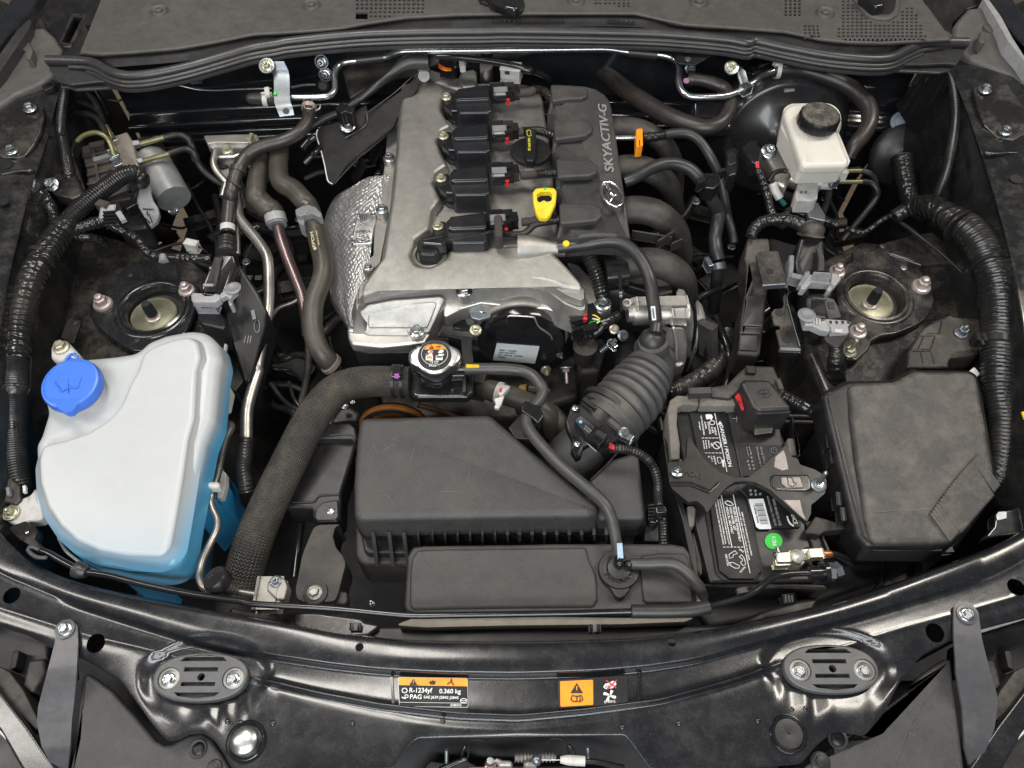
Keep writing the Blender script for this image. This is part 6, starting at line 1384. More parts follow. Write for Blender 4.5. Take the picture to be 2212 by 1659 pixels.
wingplate(0,0,[(110,815,.086),(300,815,.085),(345,840,.083),(345,920,.081),(320,1040,.077),(270,1140,.073),(200,1230,.070),(130,1250,.070),(20,1248,.072),(-60,1200,.076),(-40,1000,.084)],[(240,862,.086),(95,1195,.073)],'bolted steel wing plate at the upper left edge of the bay',0)
wingplate(3,0,[(1810,690,.085),(1860,665,.086),(2080,660,.088),(2250,900,.082),(2250,1050,.076),(2130,1110,.072),(2000,1085,.070),(1900,990,.074),(1840,850,.080)],[(1900,715,.086),(2060,1045,.075)],'bolted steel wing plate at the upper right edge of the bay',1)
S(0,0)
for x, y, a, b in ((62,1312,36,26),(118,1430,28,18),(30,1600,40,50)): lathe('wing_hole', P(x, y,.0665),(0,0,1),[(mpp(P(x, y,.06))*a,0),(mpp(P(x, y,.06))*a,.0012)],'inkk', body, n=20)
tube('wing_seam',[(20,1380,.066),(130,1360,.066),(240,1352,.066),(270,1360,.06)],14,'paint', body, n=10)
S(3,0)
tube('wing_seam',[(1905,1210,.068),(1960,1222,.068),(2080,1215,.068),(2150,1215,.068)],16,'paint', body, n=10)
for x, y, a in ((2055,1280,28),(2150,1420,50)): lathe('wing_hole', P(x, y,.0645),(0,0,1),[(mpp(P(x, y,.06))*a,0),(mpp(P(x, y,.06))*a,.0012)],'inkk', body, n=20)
S(0,0)
ck = thing('edge_clip', 'small black plastic edge clip under the left end of the hood seal', 'clip'); slab('clip_frame',[(320,660),(400,610),(440,660),(420,690),(345,720)],.085,.01,'satin', ck, fil=8, er=.003, holes=[[P(*p) for p in [(350,662,.085),(395,632,.085),(415,668,.085),(362,692,.085)]]])
box('clip_bar',350,665,410,660,.082,14,.004,'satin', ck)
S(0,0)
wb = thing('loom_tab_bracket', 'dark steel tab bracket with bright bolt beside the upper left loom', 'bracket')
slab('tab_plate',[(380,1385),(450,1365),(600,1370),(620,1440),(660,1540),(560,1570),(430,1540),(375,1480)],.025,.02,'paintdirty', wb, fil=14, er=.004)
bolt(412,1462,.03,58, wb, 'flange', 'zinc', axis=(-.1,-.5,1)); 
vt = thing('wing_loom', 'slim corrugated loom hanging from the seal along the left wing', 'wiring loom')
tube('loom',[(522,660,.075),(505,760,.065),(485,900,.055),(482,1020,.045),(500,1110,.04),(522,1230,.035),(545,1370,.028),(555,1480,.0),(550,1640,-.03)],[36,40,40,38,38,36,36,34,34],'corr', vt, n=18, rib=(.0034,.16), step=.0009)
tube('tape_ring',[(498,1085,.041),(504,1105,.04)],46,'corr', vt, n=18, soft=False)
ab_ = thing('brake_hydraulic_unit', 'brake hydraulic unit with grey metal block, round motor can and black control box', 'brake unit')
slab('valve_block',[(898,1075,.012),(1005,1040,.012),(1050,1110,.010),(1070,1180,.008),(1095,1300,.004),(1060,1345,.002),(950,1320,.002),(925,1240,.005),(905,1150,.008)],0,.06, mat('dirty_aluminium_block',(.24,.215,.185),.5, metal=.6, dust=.5, var=.3), ab_, fil=5, er=.003)
tube('motor_can',[(1195,1255,-.035),(1290,1410,-.045),(1380,1575,-.055)],132, mat('silver_motor_can',(.42,.43,.43),.34, metal=.65, bump=.2, bscale=80, dust=.1), ab_, n=40, soft=False)
tube('can_band',[(1150,1180,-.030),(1200,1262,-.036)],134,'satin', ab_, n=40, soft=False)
cb = mat('rusty_black_plastic',(.035,.030,.027),.5, dust=.7, dustcol=(.11,.085,.065), speck=.4)
slab('control_box',[(640,1160),(720,1135),(740,1180),(820,1150),(850,1200),(880,1240),(930,1330),(1020,1420),(1010,1500),(860,1560),(700,1500),(680,1330),(650,1240)],-.010,.09, cb, ab_, fil=10, er=.003)
for x0, y0, x1, y1 in ((660,1250,860,1215),(690,1325,870,1285),(700,1400,880,1350),(700,1470,900,1420)): box('box_rib', x0, y0, x1, y1,-.008,16,.008, cb, ab_)
box('box_rib',740,1180,790,1470,-.007,14,.008, cb, ab_); box('box_step',720,1170,830,1150,-.004,50,.012, cb, ab_); box('grey_tab',750,1275,870,1240,-.003,34,.008,'grey', ab_)
for x, y in ((900,1110),(910,1230),(935,1300)): box('hex_fitting', x-22, y-24, x+14, y+28,.012,44,.014,'zinc', ab_)
tube('pipe_fitting',[(1060,1145,.004),(1110,1138,.004)],34,'zincd', ab_, n=6, soft=False); tube('pipe_fitting',[(1085,1285,-.002),(1135,1275,-.002)],32,'zincd', ab_, n=6, soft=False)
slab('black_shroud',[(840,1530),(1000,1440),(1100,1430),(1130,1500),(1110,1600),(1000,1659),(850,1600)],-.02,.04,'gloss', ab_, fil=14, er=.004)
bp = thing('brake_pipes', 'bundle of olive and black brake pipes looping over the brake unit', 'brake pipes')
def bpipe(a, b=None, ra=19, rb=24):
    if a: tube('olive_pipe', a, ra, 'olive', bp, n=12)
    if b: tube('sleeved_pipe', b, rb, 'satin', bp, n=12)
bpipe([(912,1250,.014),(895,1200,.02),(865,1120,.03),(820,1070,.038),(760,1050,.04),(690,1062,.036),(640,1090,.03),(610,1120,.025)],[(612,1118,.026),(575,1165,.018),(568,1230,.008),(590,1310,.0),(620,1390,-.01),(650,1480,-.02),(675,1540,-.03)])
bpipe([(920,1200,.015),(885,1140,.025),(850,1070,.03)],[(848,1080,.032),(815,1010,.035),(780,950,.035),(720,910,.032),(640,895,.028),(560,880,.025),(540,880,.015),(600,960,.0),(680,1050,-.02)])
bpipe([(885,1100,.018),(860,1040,.025),(815,960,.03)],[(825,985,.032),(800,900,.035),(760,860,.035),(700,830,.033),(600,795,.03),(560,785,.02),(600,850,.0),(700,960,-.02)])
bpipe([(875,1060,.015),(845,1000,.02),(820,950,.025)],[(835,970,.028),(790,880,.035),(740,790,.045),(700,740,.05),(705,690,.055),(735,690,.05),(790,780,.03),(850,900,.0)])
bpipe([(1110,1140,.004),(1200,1115,.006),(1320,1082,.008)],[(1300,1088,.008),(1380,1070,.009),(1440,1072,.008),(1490,1100,.002),(1520,1160,-.01),(1550,1280,-.025)],22,28)
bpipe([(1135,1275,-.002),(1240,1245,.0),(1350,1215,.001)],[(1335,1220,.001),(1420,1190,.0),(1490,1180,-.003),(1540,1220,-.01),(1580,1310,-.03),(1650,1390,-.045),(1770,1470,-.06)],20,27)
S(0,1)
gs = thing('grey_plastic_shield', 'curved light grey plastic shield hanging below the brake unit', 'plastic shield')
slab('shield_leaf',[(1110,5,.0),(1150,-30,.0),(1185,-20,.0),(1190,60,-.005),(1215,130,-.01),(1250,180,-.015),(1260,240,-.02),(1240,290,-.02),(1185,335,-.02),(1130,240,-.015),(1095,180,-.01),(1080,130,-.01)],0,.008,'grey', gs, fil=14, er=.003)
for p in ([(1130,195,0),(1215,200,0)],[(1180,240,0),(1205,300,0)],[(1150,270,0),(1190,310,0)],[(1165,215,0),(1165,245,0)]): tube('moulded_letter',[(a, b,-.011) for a, b, _ in p],5,'inkk', gs, n=6, soft=False)
slab('black_case',[(850,160),(1000,80),(1090,140),(1130,250),(1180,340),(1000,360),(900,300)],-.04,.08,'satin', gs, fil=20, er=.006)
slab('plug_case',[(850,60),(1000,0),(1090,20),(1040,110),(870,150)],-.018,.05,'satin', gs, fil=12, er=.004); box('plug_slot',980,62,1030,50,-.015,20,.006,'gloss', gs)
bolt(1370,205,-.09,44, gs, 'nut', 'zinc', axis=(.8,-.5,.4)); bolt(1290,160,-.09,30, gs, 'flange', 'zinc', axis=(.8,-.5,.4))
wcn = thing('small_white_plug', 'small white plug on dark wires in the gap left of the aluminium pipe', 'connector')
box('plug',1480,480,1570,500,-.08,50,.02,'white', wcn); box('plug',1500,525,1560,530,-.09,30,.012,'white', wcn); tube('wire',[(1560,490,-.08),(1600,510,-.08),(1640,540,-.09)],8,'satin', wcn, n=8); tube('wire',[(1200,540,-.09),(1330,490,-.085),(1480,460,-.08)],12,'satin', wcn, n=8)
bh2 = thing('heater_hose', 'brown rubber heater hose curving from the silver pipe down to a white-banded clamp', 'hose')
tube('hose_body', chain((1,0,[(436,835,.050),(435,900,.046),(415,975,.042),(350,1055,.038),(230,1115,.034),(100,1150,.03),(0,1190,.026)]),(0,0,[(1950,1240,.02),(1885,1340,.012),(1850,1440,.004),(1828,1540,-.004)]),(0,1,[(1822,120,-.014),(1812,220,-.022),(1802,330,-.03)])),[50,50,50,52,54,55,55,54,54,54,54,54,54,54],'hoseb', bh2, n=24)
S(0,0); tube('rubber_band',[(1890,1330,.012),(1878,1368,.009)],66,'hoseb', bh2, n=24, soft=False); tube('rubber_band',[(1868,1440,.005),(1850,1460,.003)],70,'hoseb', bh2, n=24, soft=False)
S(0,1); tube('white_band',[(1803,330,-.030),(1803,378,-.033)],58,'white', bh2, n=24, soft=False); tube('black_band',[(1803,380,-.033),(1803,400,-.034)],60,'satin', bh2, n=24, soft=False); tube('stub',[(1803,400,-.034),(1800,470,-.04)],30,'gloss', bh2, n=14, soft=False)
S(1,0); tube('wire_clamp',[(437,838,.050),(434,868,.048)],58,'pink', bh2, n=24, soft=False); tube('clamp_wire',[(395,800,.056),(400,850,.066),(440,862,.070),(470,850,.062),(455,795,.056)],6,'pink', bh2, n=8); tube('clamp_wire',[(480,880,.045),(520,860,.05),(525,830,.05)],7,'pink', bh2, n=8)
th1 = thing('coolant_pipe_hose', 'tan hose elbow clamped to a purple tinted metal pipe, left of the heat shield', 'hose')
S(0,0)
tube('elbow', chain((0,0,[(2062,1250,-.01),(2050,1340,-.012),(2032,1450,-.016),(2030,1560,-.022)]),(0,1,[(2060,130,-.03),(2120,190,-.034)]),(1,1,[(150,205,-.04),(175,270,-.045)])),[72,74,76,80,84,84,80,76],'hoset', th1, n=24)
S(1,1); tube('grey_clamp',[(165,245,-.042),(180,305,-.048)],84,'greyl', th1, n=28, soft=False); tube('grey_clamp',[(180,300,-.048),(186,330,-.05)],74,'grey', th1, n=28, soft=False)
tube('metal_pipe',[(188,330,-.052),(215,440,-.058),(270,600,-.07),(330,750,-.08),(385,900,-.09),(410,1050,-.105),(420,1200,-.12)],[46,46,46,46,46,44,42],'pipep', th1, n=20)
th2 = thing('heater_return_hose', 'tan rubber hose with printed lettering snaking left of the heat shield', 'hose')
tube('hose_body', chain((1,0,[(205,1130,.0),(200,1220,.0),(192,1330,-.002),(215,1440,-.005),(310,1500,-.008),(395,1590,-.012)]),(1,1,[(430,170,-.018),(470,280,-.022),(500,420,-.03),(535,560,-.036),(548,680,-.042),(525,790,-.05),(480,910,-.058),(462,1040,-.066),(470,1170,-.075),(510,1290,-.085),(570,1380,-.098),(640,1440,-.115)])),
     [74,74,74,78,80,78,76,76,76,76,76,78,80,82,82,82,80,76],'hoset', th2, n=26)
S(1,1)
slab('hose_clip',[(325,200),(380,170),(430,160),(490,180),(535,230),(530,265),(470,235),(400,240),(370,255),(330,240)],.004,.018,'grey', th2, fil=10, er=.003)
slab('clip_leg',[(330,240),(390,240),(400,300),(390,330),(350,300)],-.005,.03,'grey', th2, fil=8, er=.003); box('yellow_tick',390,138,420,150,.006,18,.002,'tin', th2); box('yellow_tick',420,220,450,232,.006,18,.002,'tin', th2)
printm = mat('cream_print',(.42,.37,.22),.5)
text('EPDM',(490,500,-.012),(470,380,-.004),24, printm, th2, nrm=(-.1,-.1,1), lift=.0022); text('MADE IN CHINA',(520,485,-.014),(498,370,-.006),12, printm, th2, nrm=(.2,-.1,1), lift=.0020)
lathe('print_circle', P(484,512,-.010),(-.1,-.1,1),[(.0028,.0),(.0028,.0012)], printm, th2, n=16)
tube('end_clamp',[(600,1415,-.105),(625,1435,-.111)],90,'pink', th2, n=24, soft=False)
tube('upper_hose', chain((1,0,[(110,1330,-.03),(60,1400,-.04),(20,1500,-.05),(0,1640,-.05)])),64,'hoset', th1, n=20)
ap = thing('coolant_metal_pipe', 'long bent bare aluminium pipe running down between washer tank and radiator hose', 'pipe')
tube('pipe', chain((0,1,[(1885,130,-.03),(1895,260,-.035),(1985,380,-.04),(2070,490,-.045),(2118,590,-.05),(2130,750,-.06),(2128,950,-.068),(2110,1100,-.075),(2070,1280,-.082),(2040,1450,-.088)]),(0,2,[(2045,20,-.092),(1995,180,-.098),(1955,340,-.104),(1950,560,-.115)])),[38,40,42,42,42,42,42,42,42,42,44,46,50,50],'pipe', ap, n=22)
S(0,2); tube('corrugated_sleeve',[(1950,560,-.115),(1940,680,-.12),(1930,780,-.125),(1945,900,-.13),(1960,980,-.14)],60,'corr', ap, n=20, rib=(.005,.14), step=.0012)
ap2 = thing('straight_metal_pipe', 'thin straight aluminium pipe beside the brown heater hose', 'pipe')
tube('pipe', chain((0,0,[(1705,1200,.0),(1690,1290,-.005),(1720,1360,-.012),(1790,1440,-.02)]),(0,1,[(1790,-10,-.022),(1760,100,-.03)])),26,'pipe', ap2, n=16)
tube('pipe', chain((0,1,[(1885,60,-.03),(1880,300,-.045),(1878,560,-.06)])),24,'pipe', ap2, n=16)
ev = thing('expansion_valve', 'bright aluminium expansion valve block on the firewall behind the hoses', 'valve')
S(0,0)
slab('clamp_plate',[(1650,1130),(1780,1120),(1860,1130),(1990,1110),(1960,1200),(1850,1240),(1700,1245),(1670,1200)],-.005,.03,'bare', ev, fil=14, er=.004)
slab('valve_block',[(1700,1250),(1850,1240),(1860,1380),(1780,1440),(1740,1380)],-.03,.08,'alud', ev, fil=10, er=.004)
lathe('valve_port', P(1765,1290,-.025),(0,-.3,1),[(.014,-.01),(.0145,0),(.012,.003),(.004,.0025)],'satin', ev); bolt(1800,1190,-.004,44, ev, 'flange', 'yzinc')
slab('firewall_bracket',[(1610,1070),(1850,1062),(2030,1060),(2060,1110),(1990,1130),(1700,1125),(1640,1140)],.002,.02,'alud', ev, fil=8, er=.003); box('gold_stud',1975,1115,1998,1075,.01,20,.01,'yzinc', ev)
for x in (1985,2045): box('bright_tab', x-14,1322, x+14,1322,-.03,14,.003,'bare', ev)
S(0,1)
for x in (1970,2045): box('bright_slot', x-20,740, x+22,740,-.16,26,.003,'bare', ev)
S(1,0)
hp = thing('heater_metal_pipe', 'shiny zinc plated heater pipe running along the firewall below the seal', 'pipe')
full = chain((1,0,[(285,772,.062),(400,772,.062),(540,768,.062),(600,755,.062),(636,715,.064),(640,650,.068),(636,590,.072),(660,530,.075),(710,495,.077),(810,480,.078),(1020,455,.079),(1120,420,.080),(1240,405,.080),(1700,400,.080)]),
             (2,0,[(0,396,.080),(500,390,.080),(780,388,.080),(960,412,.079),(1190,432,.077),(1290,455,.075),(1340,490,.073),(1358,550,.07),(1352,640,.066),(1370,710,.063),(1430,760,.060),(1540,770,.060),(1700,762,.060),(1800,735,.060),(1880,690,.060),(1950,650,.062),(2010,600,.064),(2100,565,.066)]))
S(1,0); tube('pipe', full,26,'zinc', hp, n=18, step=.004)
tube('rubber_sleeve',[(808,480,.078),(1026,455,.079)],38,'rubber', hp, n=20, soft=False)
S(2,0); tube('rubber_sleeve',[(952,412,.079),(1182,434,.077)],38,'rubber', hp, n=20, soft=False)
box('pipe_bead',1850,722,1910,690,.063,60,.016,'zinc', hp)
S(1,0)
zb = thing('pipe_bracket', 'bent blue-grey zinc bracket holding the heater pipe to the firewall at left', 'bracket')
loft('bracket_strap',[[(60,490,.105),(150,590,.088),(158,780,.072),(175,850,.066),(205,925,.055)],[(235,485,.105),(278,590,.088),(284,780,.072),(305,850,.066),(318,910,.055)]],'zincd', zb, nu=40, nv=1, thick=.003)
lathe('washer', P(100,520,.104),(0,-.6,1),[(.0145,-.002),(.014,.001),(.009,.0015)],'zincd', zb); bolt(102,520,.105,48, zb, 'nut', 'yzinc', axis=(0,-.7,1))
lathe('bottom_hole', P(252,880,.0635),(0,-.6,1),[(.0055,0),(.0055,.0015)],'inkk', zb, n=16); lathe('green_dot', P(168,742,.0765),(0,-.6,1),[(.0036,0),(.003,.0015)],'green', zb, n=16)
for x, y, m_ in ((535,490,'zinc'),(565,590,'zinc')):
    S(1,0); t = thing('firewall_nut', 'bright flanged nut on the firewall, %s of the pair beside the silver pipe bend' % ('upper' if y < 500 else 'lower'),'nut', 'firewall nuts'); bolt(PY(x, y,.742),0,0,46, t, 'nut', m_, axis=(0,-1,.45), name='nut'); lathe('washer', PY(x, y,.744),(0,-1,.45),[(.014,-.002),(.0135,.001)],'zincd', t, n=24)
S(0,0)
hs2 = thing('blind_hose_stub', 'short black rubber hose stub with white spring clamp on the firewall', 'hose')
tube('stub',[(1990,782,.055),(2060,785,.055),(2150,790,.055),(2230,795,.055)],[44,50,50,48],'rubber', hs2, n=20, round_end=True); tube('white_clamp',[(2092,786,.055),(2130,788,.055)],57,'white', hs2, n=22, soft=False); box('clamp_ear',2112,700,2118,760,.085,26,.004,'white', hs2); box('clamp_ear',2070,745,2150,745,.08,12,.005,'white', hs2)
wr = thing('firewall_rail', 'thin bright pressed rail running across the left firewall', 'rail')
tube('rail',[PY(x, y,.735) for x, y in [(830,800),(930,800),(1010,765),(1090,705),(1160,683),(1300,672),(1430,680),(1560,708),(1700,716),(1900,706),(2150,700)]],9,'bare', wr, n=10)
S(1,0); tube('rail_end',[PY(x, y,.742) for x, y in [(300,690),(400,672),(490,670)]],14,'zincd', wr, n=10); lathe('grommet', PY(550,680,.742),(0,-1,.5),[(.012,-.003),(.013,.0),(.008,.004)],'plasticb', wr)
S(0,0); nk = thing('firewall_clip', 'small chrome clip on the firewall under the seal', 'clip'); obox('clip', PY(1520,632,.72), PY(1590,625,.72),.014,.008,'zinc', nk, er=.002)
S(1,0)
MK = mat('matte_black_sheet',(.010,.010,.0105),.6, spec=.25, dust=.08)
bs = thing('black_splash_plate', 'large black rubber-edged splash plate with single bright bolt left of the engine', 'splash plate')
slab('plate',[(500,1020,.0),(560,985,.0),(700,960,.005),(780,900,.01),(860,840,.018),(890,825,.02),(880,900,.01),(1060,790,.02),(1160,720,.03),(1290,600,.045),(1300,700,.03),(1180,850,.01),(1100,1010,-.01),(900,1180,-.03),(740,1300,-.04),(640,1440,-.05),(600,1455,-.05),(580,1420,-.05),(530,1200,-.025),(490,1060,-.005)],0,.006, MK, bs, fil=22, er=.002)
tube('pale_edge',[(620,1455,-.049),(585,1430,-.049),(560,1310,-.035),(530,1190,-.022),(495,1075,-.004),(505,1025,.003)],5,'labelc', bs, n=6); tube('worn_edge',[(640,1450,-.049),(800,1280,-.04),(960,1120,-.025),(1070,1010,-.01)],4,'plasticb', bs, n=6)
tube('worn_edge',[(900,890,.015),(1100,745,.03),(1240,620,.045),(1290,580,.05)],5,'plasticb', bs, n=6)
tube('raised_fold',[(720,1090,-.012),(870,1000,-.003),(890,930,.006),(880,850,.014)],16,'satin', bs, n=10, flat=.5)
bolt(740,995,.002,64, bs, 'flange', 'zinc', axis=(.1,-.3,1))
rr_ = thing('rear_rubber_ducts', 'black rubber ducts and cable tray behind the left rear of the engine', 'rubber duct')
tube('duct',[(440,1010,.0),(560,940,.01),(700,880,.02),(820,800,.03),(950,700,.045),(1050,620,.055),(1200,520,.065)],[34,34,30,30,32,36,40],'satin', rr_, n=16)
tube('duct',[(840,790,.035),(960,690,.05),(1080,590,.06),(1220,500,.07),(1380,490,.07)],[20,26,30,60,60],'rubber', rr_, n=16)
slab('cable_clip',[(640,850),(690,810),(800,850),(780,900),(720,880),(690,900)],.04,.03,'gloss', rr_, fil=8, er=.003)
tube('thin_pipe',[(380,1180,-.01),(430,1120,-.005),(480,1080,.0)],30,'gloss', rr_, n=14); tube('thin_pipe',[(400,1290,-.03),(470,1220,-.02),(530,1160,-.02)],24,'gloss', rr_, n=14)
slab('rear_flap',[(760,500),(1100,420),(1380,450),(1390,500),(1240,540),(1100,560),(760,780),(700,560)],.02,.02,'plasticb', rr_, fil=20, er=.004)  # flat dusty brown plastic flap below the rear ducts
for x, y in ((970,1200),(830,1360),(1050,1090)): box('tray_flap', x-40, y+70, x+40, y-80,-.10,110,.004,'satin', rr_, z1=-.06)
rcn = thing('rear_connectors', 'red and white wired connector cluster with a grey plug behind the engine', 'connector')
box('black_plug',1480,510,1600,520,.03,100,.04,'gloss', rcn)
for i in range(4): tube('orange_wire',[(1465,505+i*9,.05),(1510,535+i*7,.055),(1560,545+i*4,.05)],6,'orange' if i % 2 else 'red', rcn, n=6)
box('white_pin',1645,500,1655,550,.05,30,.01,'white', rcn); box('grey_plug',1960,565,2110,580,.045,90,.03,'white', rcn, roll=.15); box('plug_slot',1990,575,2020,578,.062,16,.003,'inkk', rcn); box('plug_end',2080,565,2120,570,.045,60,.02,'greyl', rcn)
tube('rear_hose', chain((1,0,[(1450,450,.06),(1600,455,.062),(1800,475,.062),(2000,510,.06),(2180,560,.055)]),(2,0,[(200,560,.05),(320,620,.03),(340,700,.0)])),[20,24,26,28,30,30,26,22],'gloss', rcn, n=14)
S(0,1)
cm = thing('control_module', 'black control module with slanted wiring plug and grey locking lever, left of the aluminium pipe', 'control module')
slab('module_case',[(1880,615,-.01),(1910,650,-.015),(2050,860,-.03),(2115,1000,-.04),(2100,1120,-.05),(2000,1480,-.075),(1975,1560,-.08),(1930,1555,-.08),(1850,1280,-.06),(1780,1070,-.045),(1790,800,-.025)],0,.06,'satin', cm, fil=8, er=.004)
for x in (1945,1970,1990): tube('label_print',[(x,1200,-.054),(x-12,1260,-.058)],4,'inkg', cm, n=6)
tube('label_ring',[(2035+22*math.cos(a),1125+52*math.sin(a),-.046) for a in [2*math.pi*i/24 for i in range(25)]],3,'inkg', cm, n=6); box('label_block',2000,1000,2015,1070,-.036,24,.001,'inkg', cm)
slab('plug_housing',[(1690,570,.02),(1730,550,.02),(1850,560,.02),(1862,620,.015),(1800,860,.0),(1740,900,.0),(1600,870,.0),(1585,830,.0)],0,.05,'gloss', cm, fil=10, er=.004)
slab('plug_ridge',[(1700,570,.024),(1760,575,.024),(1700,850,.006),(1610,850,.006)],0,.006,'satin', cm, fil=6, er=.002)
for y, x in ((665,1700),(800,1650)): box('silver_mark', x-38, y, x+38, y,.016,14,.002,'greyl', cm)
tube('cable_boot',[(1800,460,.0),(1795,520,.01),(1790,570,.015)],[70,72,62],'satin', cm, n=24, rib=(.012,.2), step=.001)
slab('lever',[(1510,870),(1530,855),(1600,860),(1620,880),(1680,880),(1700,860),(1745,872),(1745,905),(1700,935),(1530,930),(1512,915)],.022,.014,'greyl', cm, fil=8, er=.003)
slab('lever_arm',[(1740,870),(1790,830),(1810,800),(1850,782),(1878,800),(1875,850),(1840,880),(1820,910),(1810,900),(1790,880),(1745,910)],.022,.010,'greyl', cm, fil=14, er=.003)
lathe('lever_pivot', P(1848,828,.023),(0,0,1),[(.012,0),(.0125,.002),(.009,.003),(.005,.0015)],'grey', cm)
slab('lever_foot',[(1800,910),(1835,905),(1840,950),(1815,962)],.01,.02,'greyl', cm, fil=6, er=.002)
box('lower_plug',1565,965,1725,970,-.01,60,.02,'greyl', cm); box('lower_plug_dark',1600,958,1680,960,.001,30,.004,'gloss', cm)
slab('plug_base',[(1570,985),(1730,985),(1780,1060),(1785,1130),(1760,1150),(1600,1110),(1562,1060)],-.02,.06,'coilblue', cm, fil=8, er=.004)
box('bright_slot',1795,1265,1835,1263,-.08,16,.003,'bare', cm)
slab('deep_case',[(1700,1230),(1820,1260),(1930,1560),(1850,1659),(1770,1500),(1760,1300)],-.12,.1,'coilblue', cm, fil=14, er=.006)
bo = thing('brake_booster', 'large round glossy black brake booster on the right of the firewall', 'brake booster')
S(3,0)
c0 = PY(300,1110,.635); k = mpp(c0); ax = Vector((0,-1,.22)).normalized()
lathe('booster_shell', c0, ax,[(k*500,-.10),(k*545,-.07),(k*556,-.055),(k*560,-.045),(k*548,-.040),(k*545,-.034),(k*520,-.022),(k*470,-.004),(k*450,.0),(k*430,-.001),(k*330,.012),(k*200,.022),(k*170,.030),(k*10,.032)], mat('booster_paint',(.018,.0185,.020),.27, coat=.4, dust=.10), bo, n=64, smooth=50)
for a in range(12): 
    an = 2*math.pi*a/12; X_ = Vector((1,0,0)); Y_ = ax.cross(X_); p = c0+(X_*math.cos(an)+Y_*math.sin(an))*k*552-ax*.044
    obox('crimp_lug', p-ax*.006, p+ax*.006,.018,.010,'satin', bo, er=.002)
slab('silver_tag',[(310,700),(395,695),(400,712),(315,722)],.085,.003,'zincd', bo, fil=3, er=.001)
mc = thing('master_cylinder', 'cast aluminium master cylinder with octagonal cream end cap under the fluid reservoir', 'master cylinder')
S(3,0)
slab('cylinder_flange',[(120,1160),(190,1140),(280,1180),(360,1260),(400,1330),(330,1480),(240,1440),(215,1320)],-.02,.03,'alu', mc, fil=30, er=.007)
bolt(190,1200,-.016,62, mc, 'nut', 'zinc', axis=(0,-.5,1)); lathe('washer', P(190,1200,-.018),(0,-.4,1),[(.0145,0),(.014,.0015)],'bare', mc)
tube('cylinder_barrel',[(330,1380,-.045),(470,1440,-.05),(580,1440,-.05)],85,'alu', mc, n=28, soft=False); tube('bore',[(540,1445,-.045),(680,1450,-.05)],52,'white', mc, n=20, soft=False)
slab('octagon_cap',[(425,1440),(470,1408),(545,1425),(588,1480),(580,1565),(545,1588),(415,1585),(400,1545)],-.03,.03,'white', mc, fil=6, er=.003)
for x in (450,485): slab('stamp_mark',[(x-12,1512),(x+10,1510),(x+10,1530),(x-12,1532)],-.0294,.001,'grey', mc, fil=1, er=.0003)
box('cream_saddle',460,1400,800,1385,-.02,40,.02,'white', mc); box('nut_block',690,1440,735,1440,-.03,44,.02,'zinc', mc)
slab('support_leg',[(470,1620),(580,1600),(640,1700),(640,1750),(510,1720)],-.06,.01,'zincd', mc, fil=8, er=.002)
for i,(a, b) in enumerate((([(790,1355,-.035),(860,1352,-.035),(930,1352,-.035)],[(925,1352,-.035),(990,1375,-.038),(1030,1430,-.05),(1035,1520,-.07),(1000,1600,-.09)]),
                            ([(735,1440,-.035),(830,1440,-.035),(935,1438,-.035)],[(930,1438,-.035),(1000,1450,-.038),(1045,1500,-.045),(1040,1570,-.06),(960,1680,-.08),(860,1800,-.10),(780,1900,-.12)]))):
    tube('brake_pipe', a,17,'olive', mc, n=12); tube('sleeved_pipe', b,25,'satin', mc, n=14)
tube('pipe_clip',[(560,1400,-.02),(610,1400,-.02)],20,'white', mc, n=10)
rs = thing('brake_fluid_reservoir', 'cream plastic brake fluid reservoir with angled box shape', 'reservoir')
RZ = .042
top = [(345,835,.020),(380,820,.022),(520,818,.022),(650,960,.020),(740,1040,.018),(770,1110,.016),(832,1265,.010),(815,1302,.008),(480,1312,.006),(450,1285,.008),(312,890,.018),(320,858,.019)]
slab('upper_shell',[(a, b, z+.004+RZ) for a, b, z in top],0,.016,'cream', rs, fil=24, er=.008)
slab('rim',[(a+(a-560)*.03, b+(b-1060)*.02, z-.008+RZ) for a, b, z in top],0,.006,'cream', rs, fil=24, er=.0025)
slab('lower_shell',[(a, b, z+RZ) for a, b, z in [(300,900,.0),(330,880,.0),(830,1280,-.003),(800,1300,-.004),(480,1312,-.004),(440,1300,-.004),(290,1000,.0)]],0,.045,'cream', rs, fil=20, er=.003, draft=-.004)
tube('filler_neck',[P(605,1000,.050), P(603,960,.068)],148,'cream', rs, n=36, soft=False)
rcp = thing('reservoir_cap', 'round black ribbed cap with textured top on the brake fluid reservoir', 'reservoir cap')
q = P(602,905,.086); k = mpp(q)
lathe('cap_skirt', q,(0,0,1),[(k*158,-.020),(k*162,-.018),(k*158,-.003),(k*150,.0),(k*5,.0004)],'satin', rcp, n=72, poly=lambda a: 1+.022*(math.cos(18*a) > .7), smooth=30)
lathe('cap_face', q,(0,0,1),[(k*146,0),(k*143,.0016),(k*3,.002)], mat('knurled_dusty_rubber',(.045,.042,.036),.7, dust=.9, dustcol=(.19,.17,.14), bump=1.0, bscale=420, dscale=60), rcp, n=40)
bc = thing('booster_wiring', 'black sensor plug with red wire and white tag in front of the brake booster', 'wiring loom')
S(2,0)
slab('square_plug',[(1720,1190),(1790,1160),(1830,1190),(1835,1290),(1810,1380),(1750,1390),(1725,1320)],.0,.04,'gloss', bc, fil=10, er=.004)
slab('plug_face',[(1735,1210),(1780,1190),(1815,1215),(1815,1290),(1760,1310),(1735,1290)],.004,.01,'satin', bc, fil=8, er=.003)
slab('plug_body',[(1850,1160),(1910,1110),(1970,1105),(2010,1200),(1990,1300),(1930,1280)],.02,.03,'gloss', bc, fil=10, er=.004)
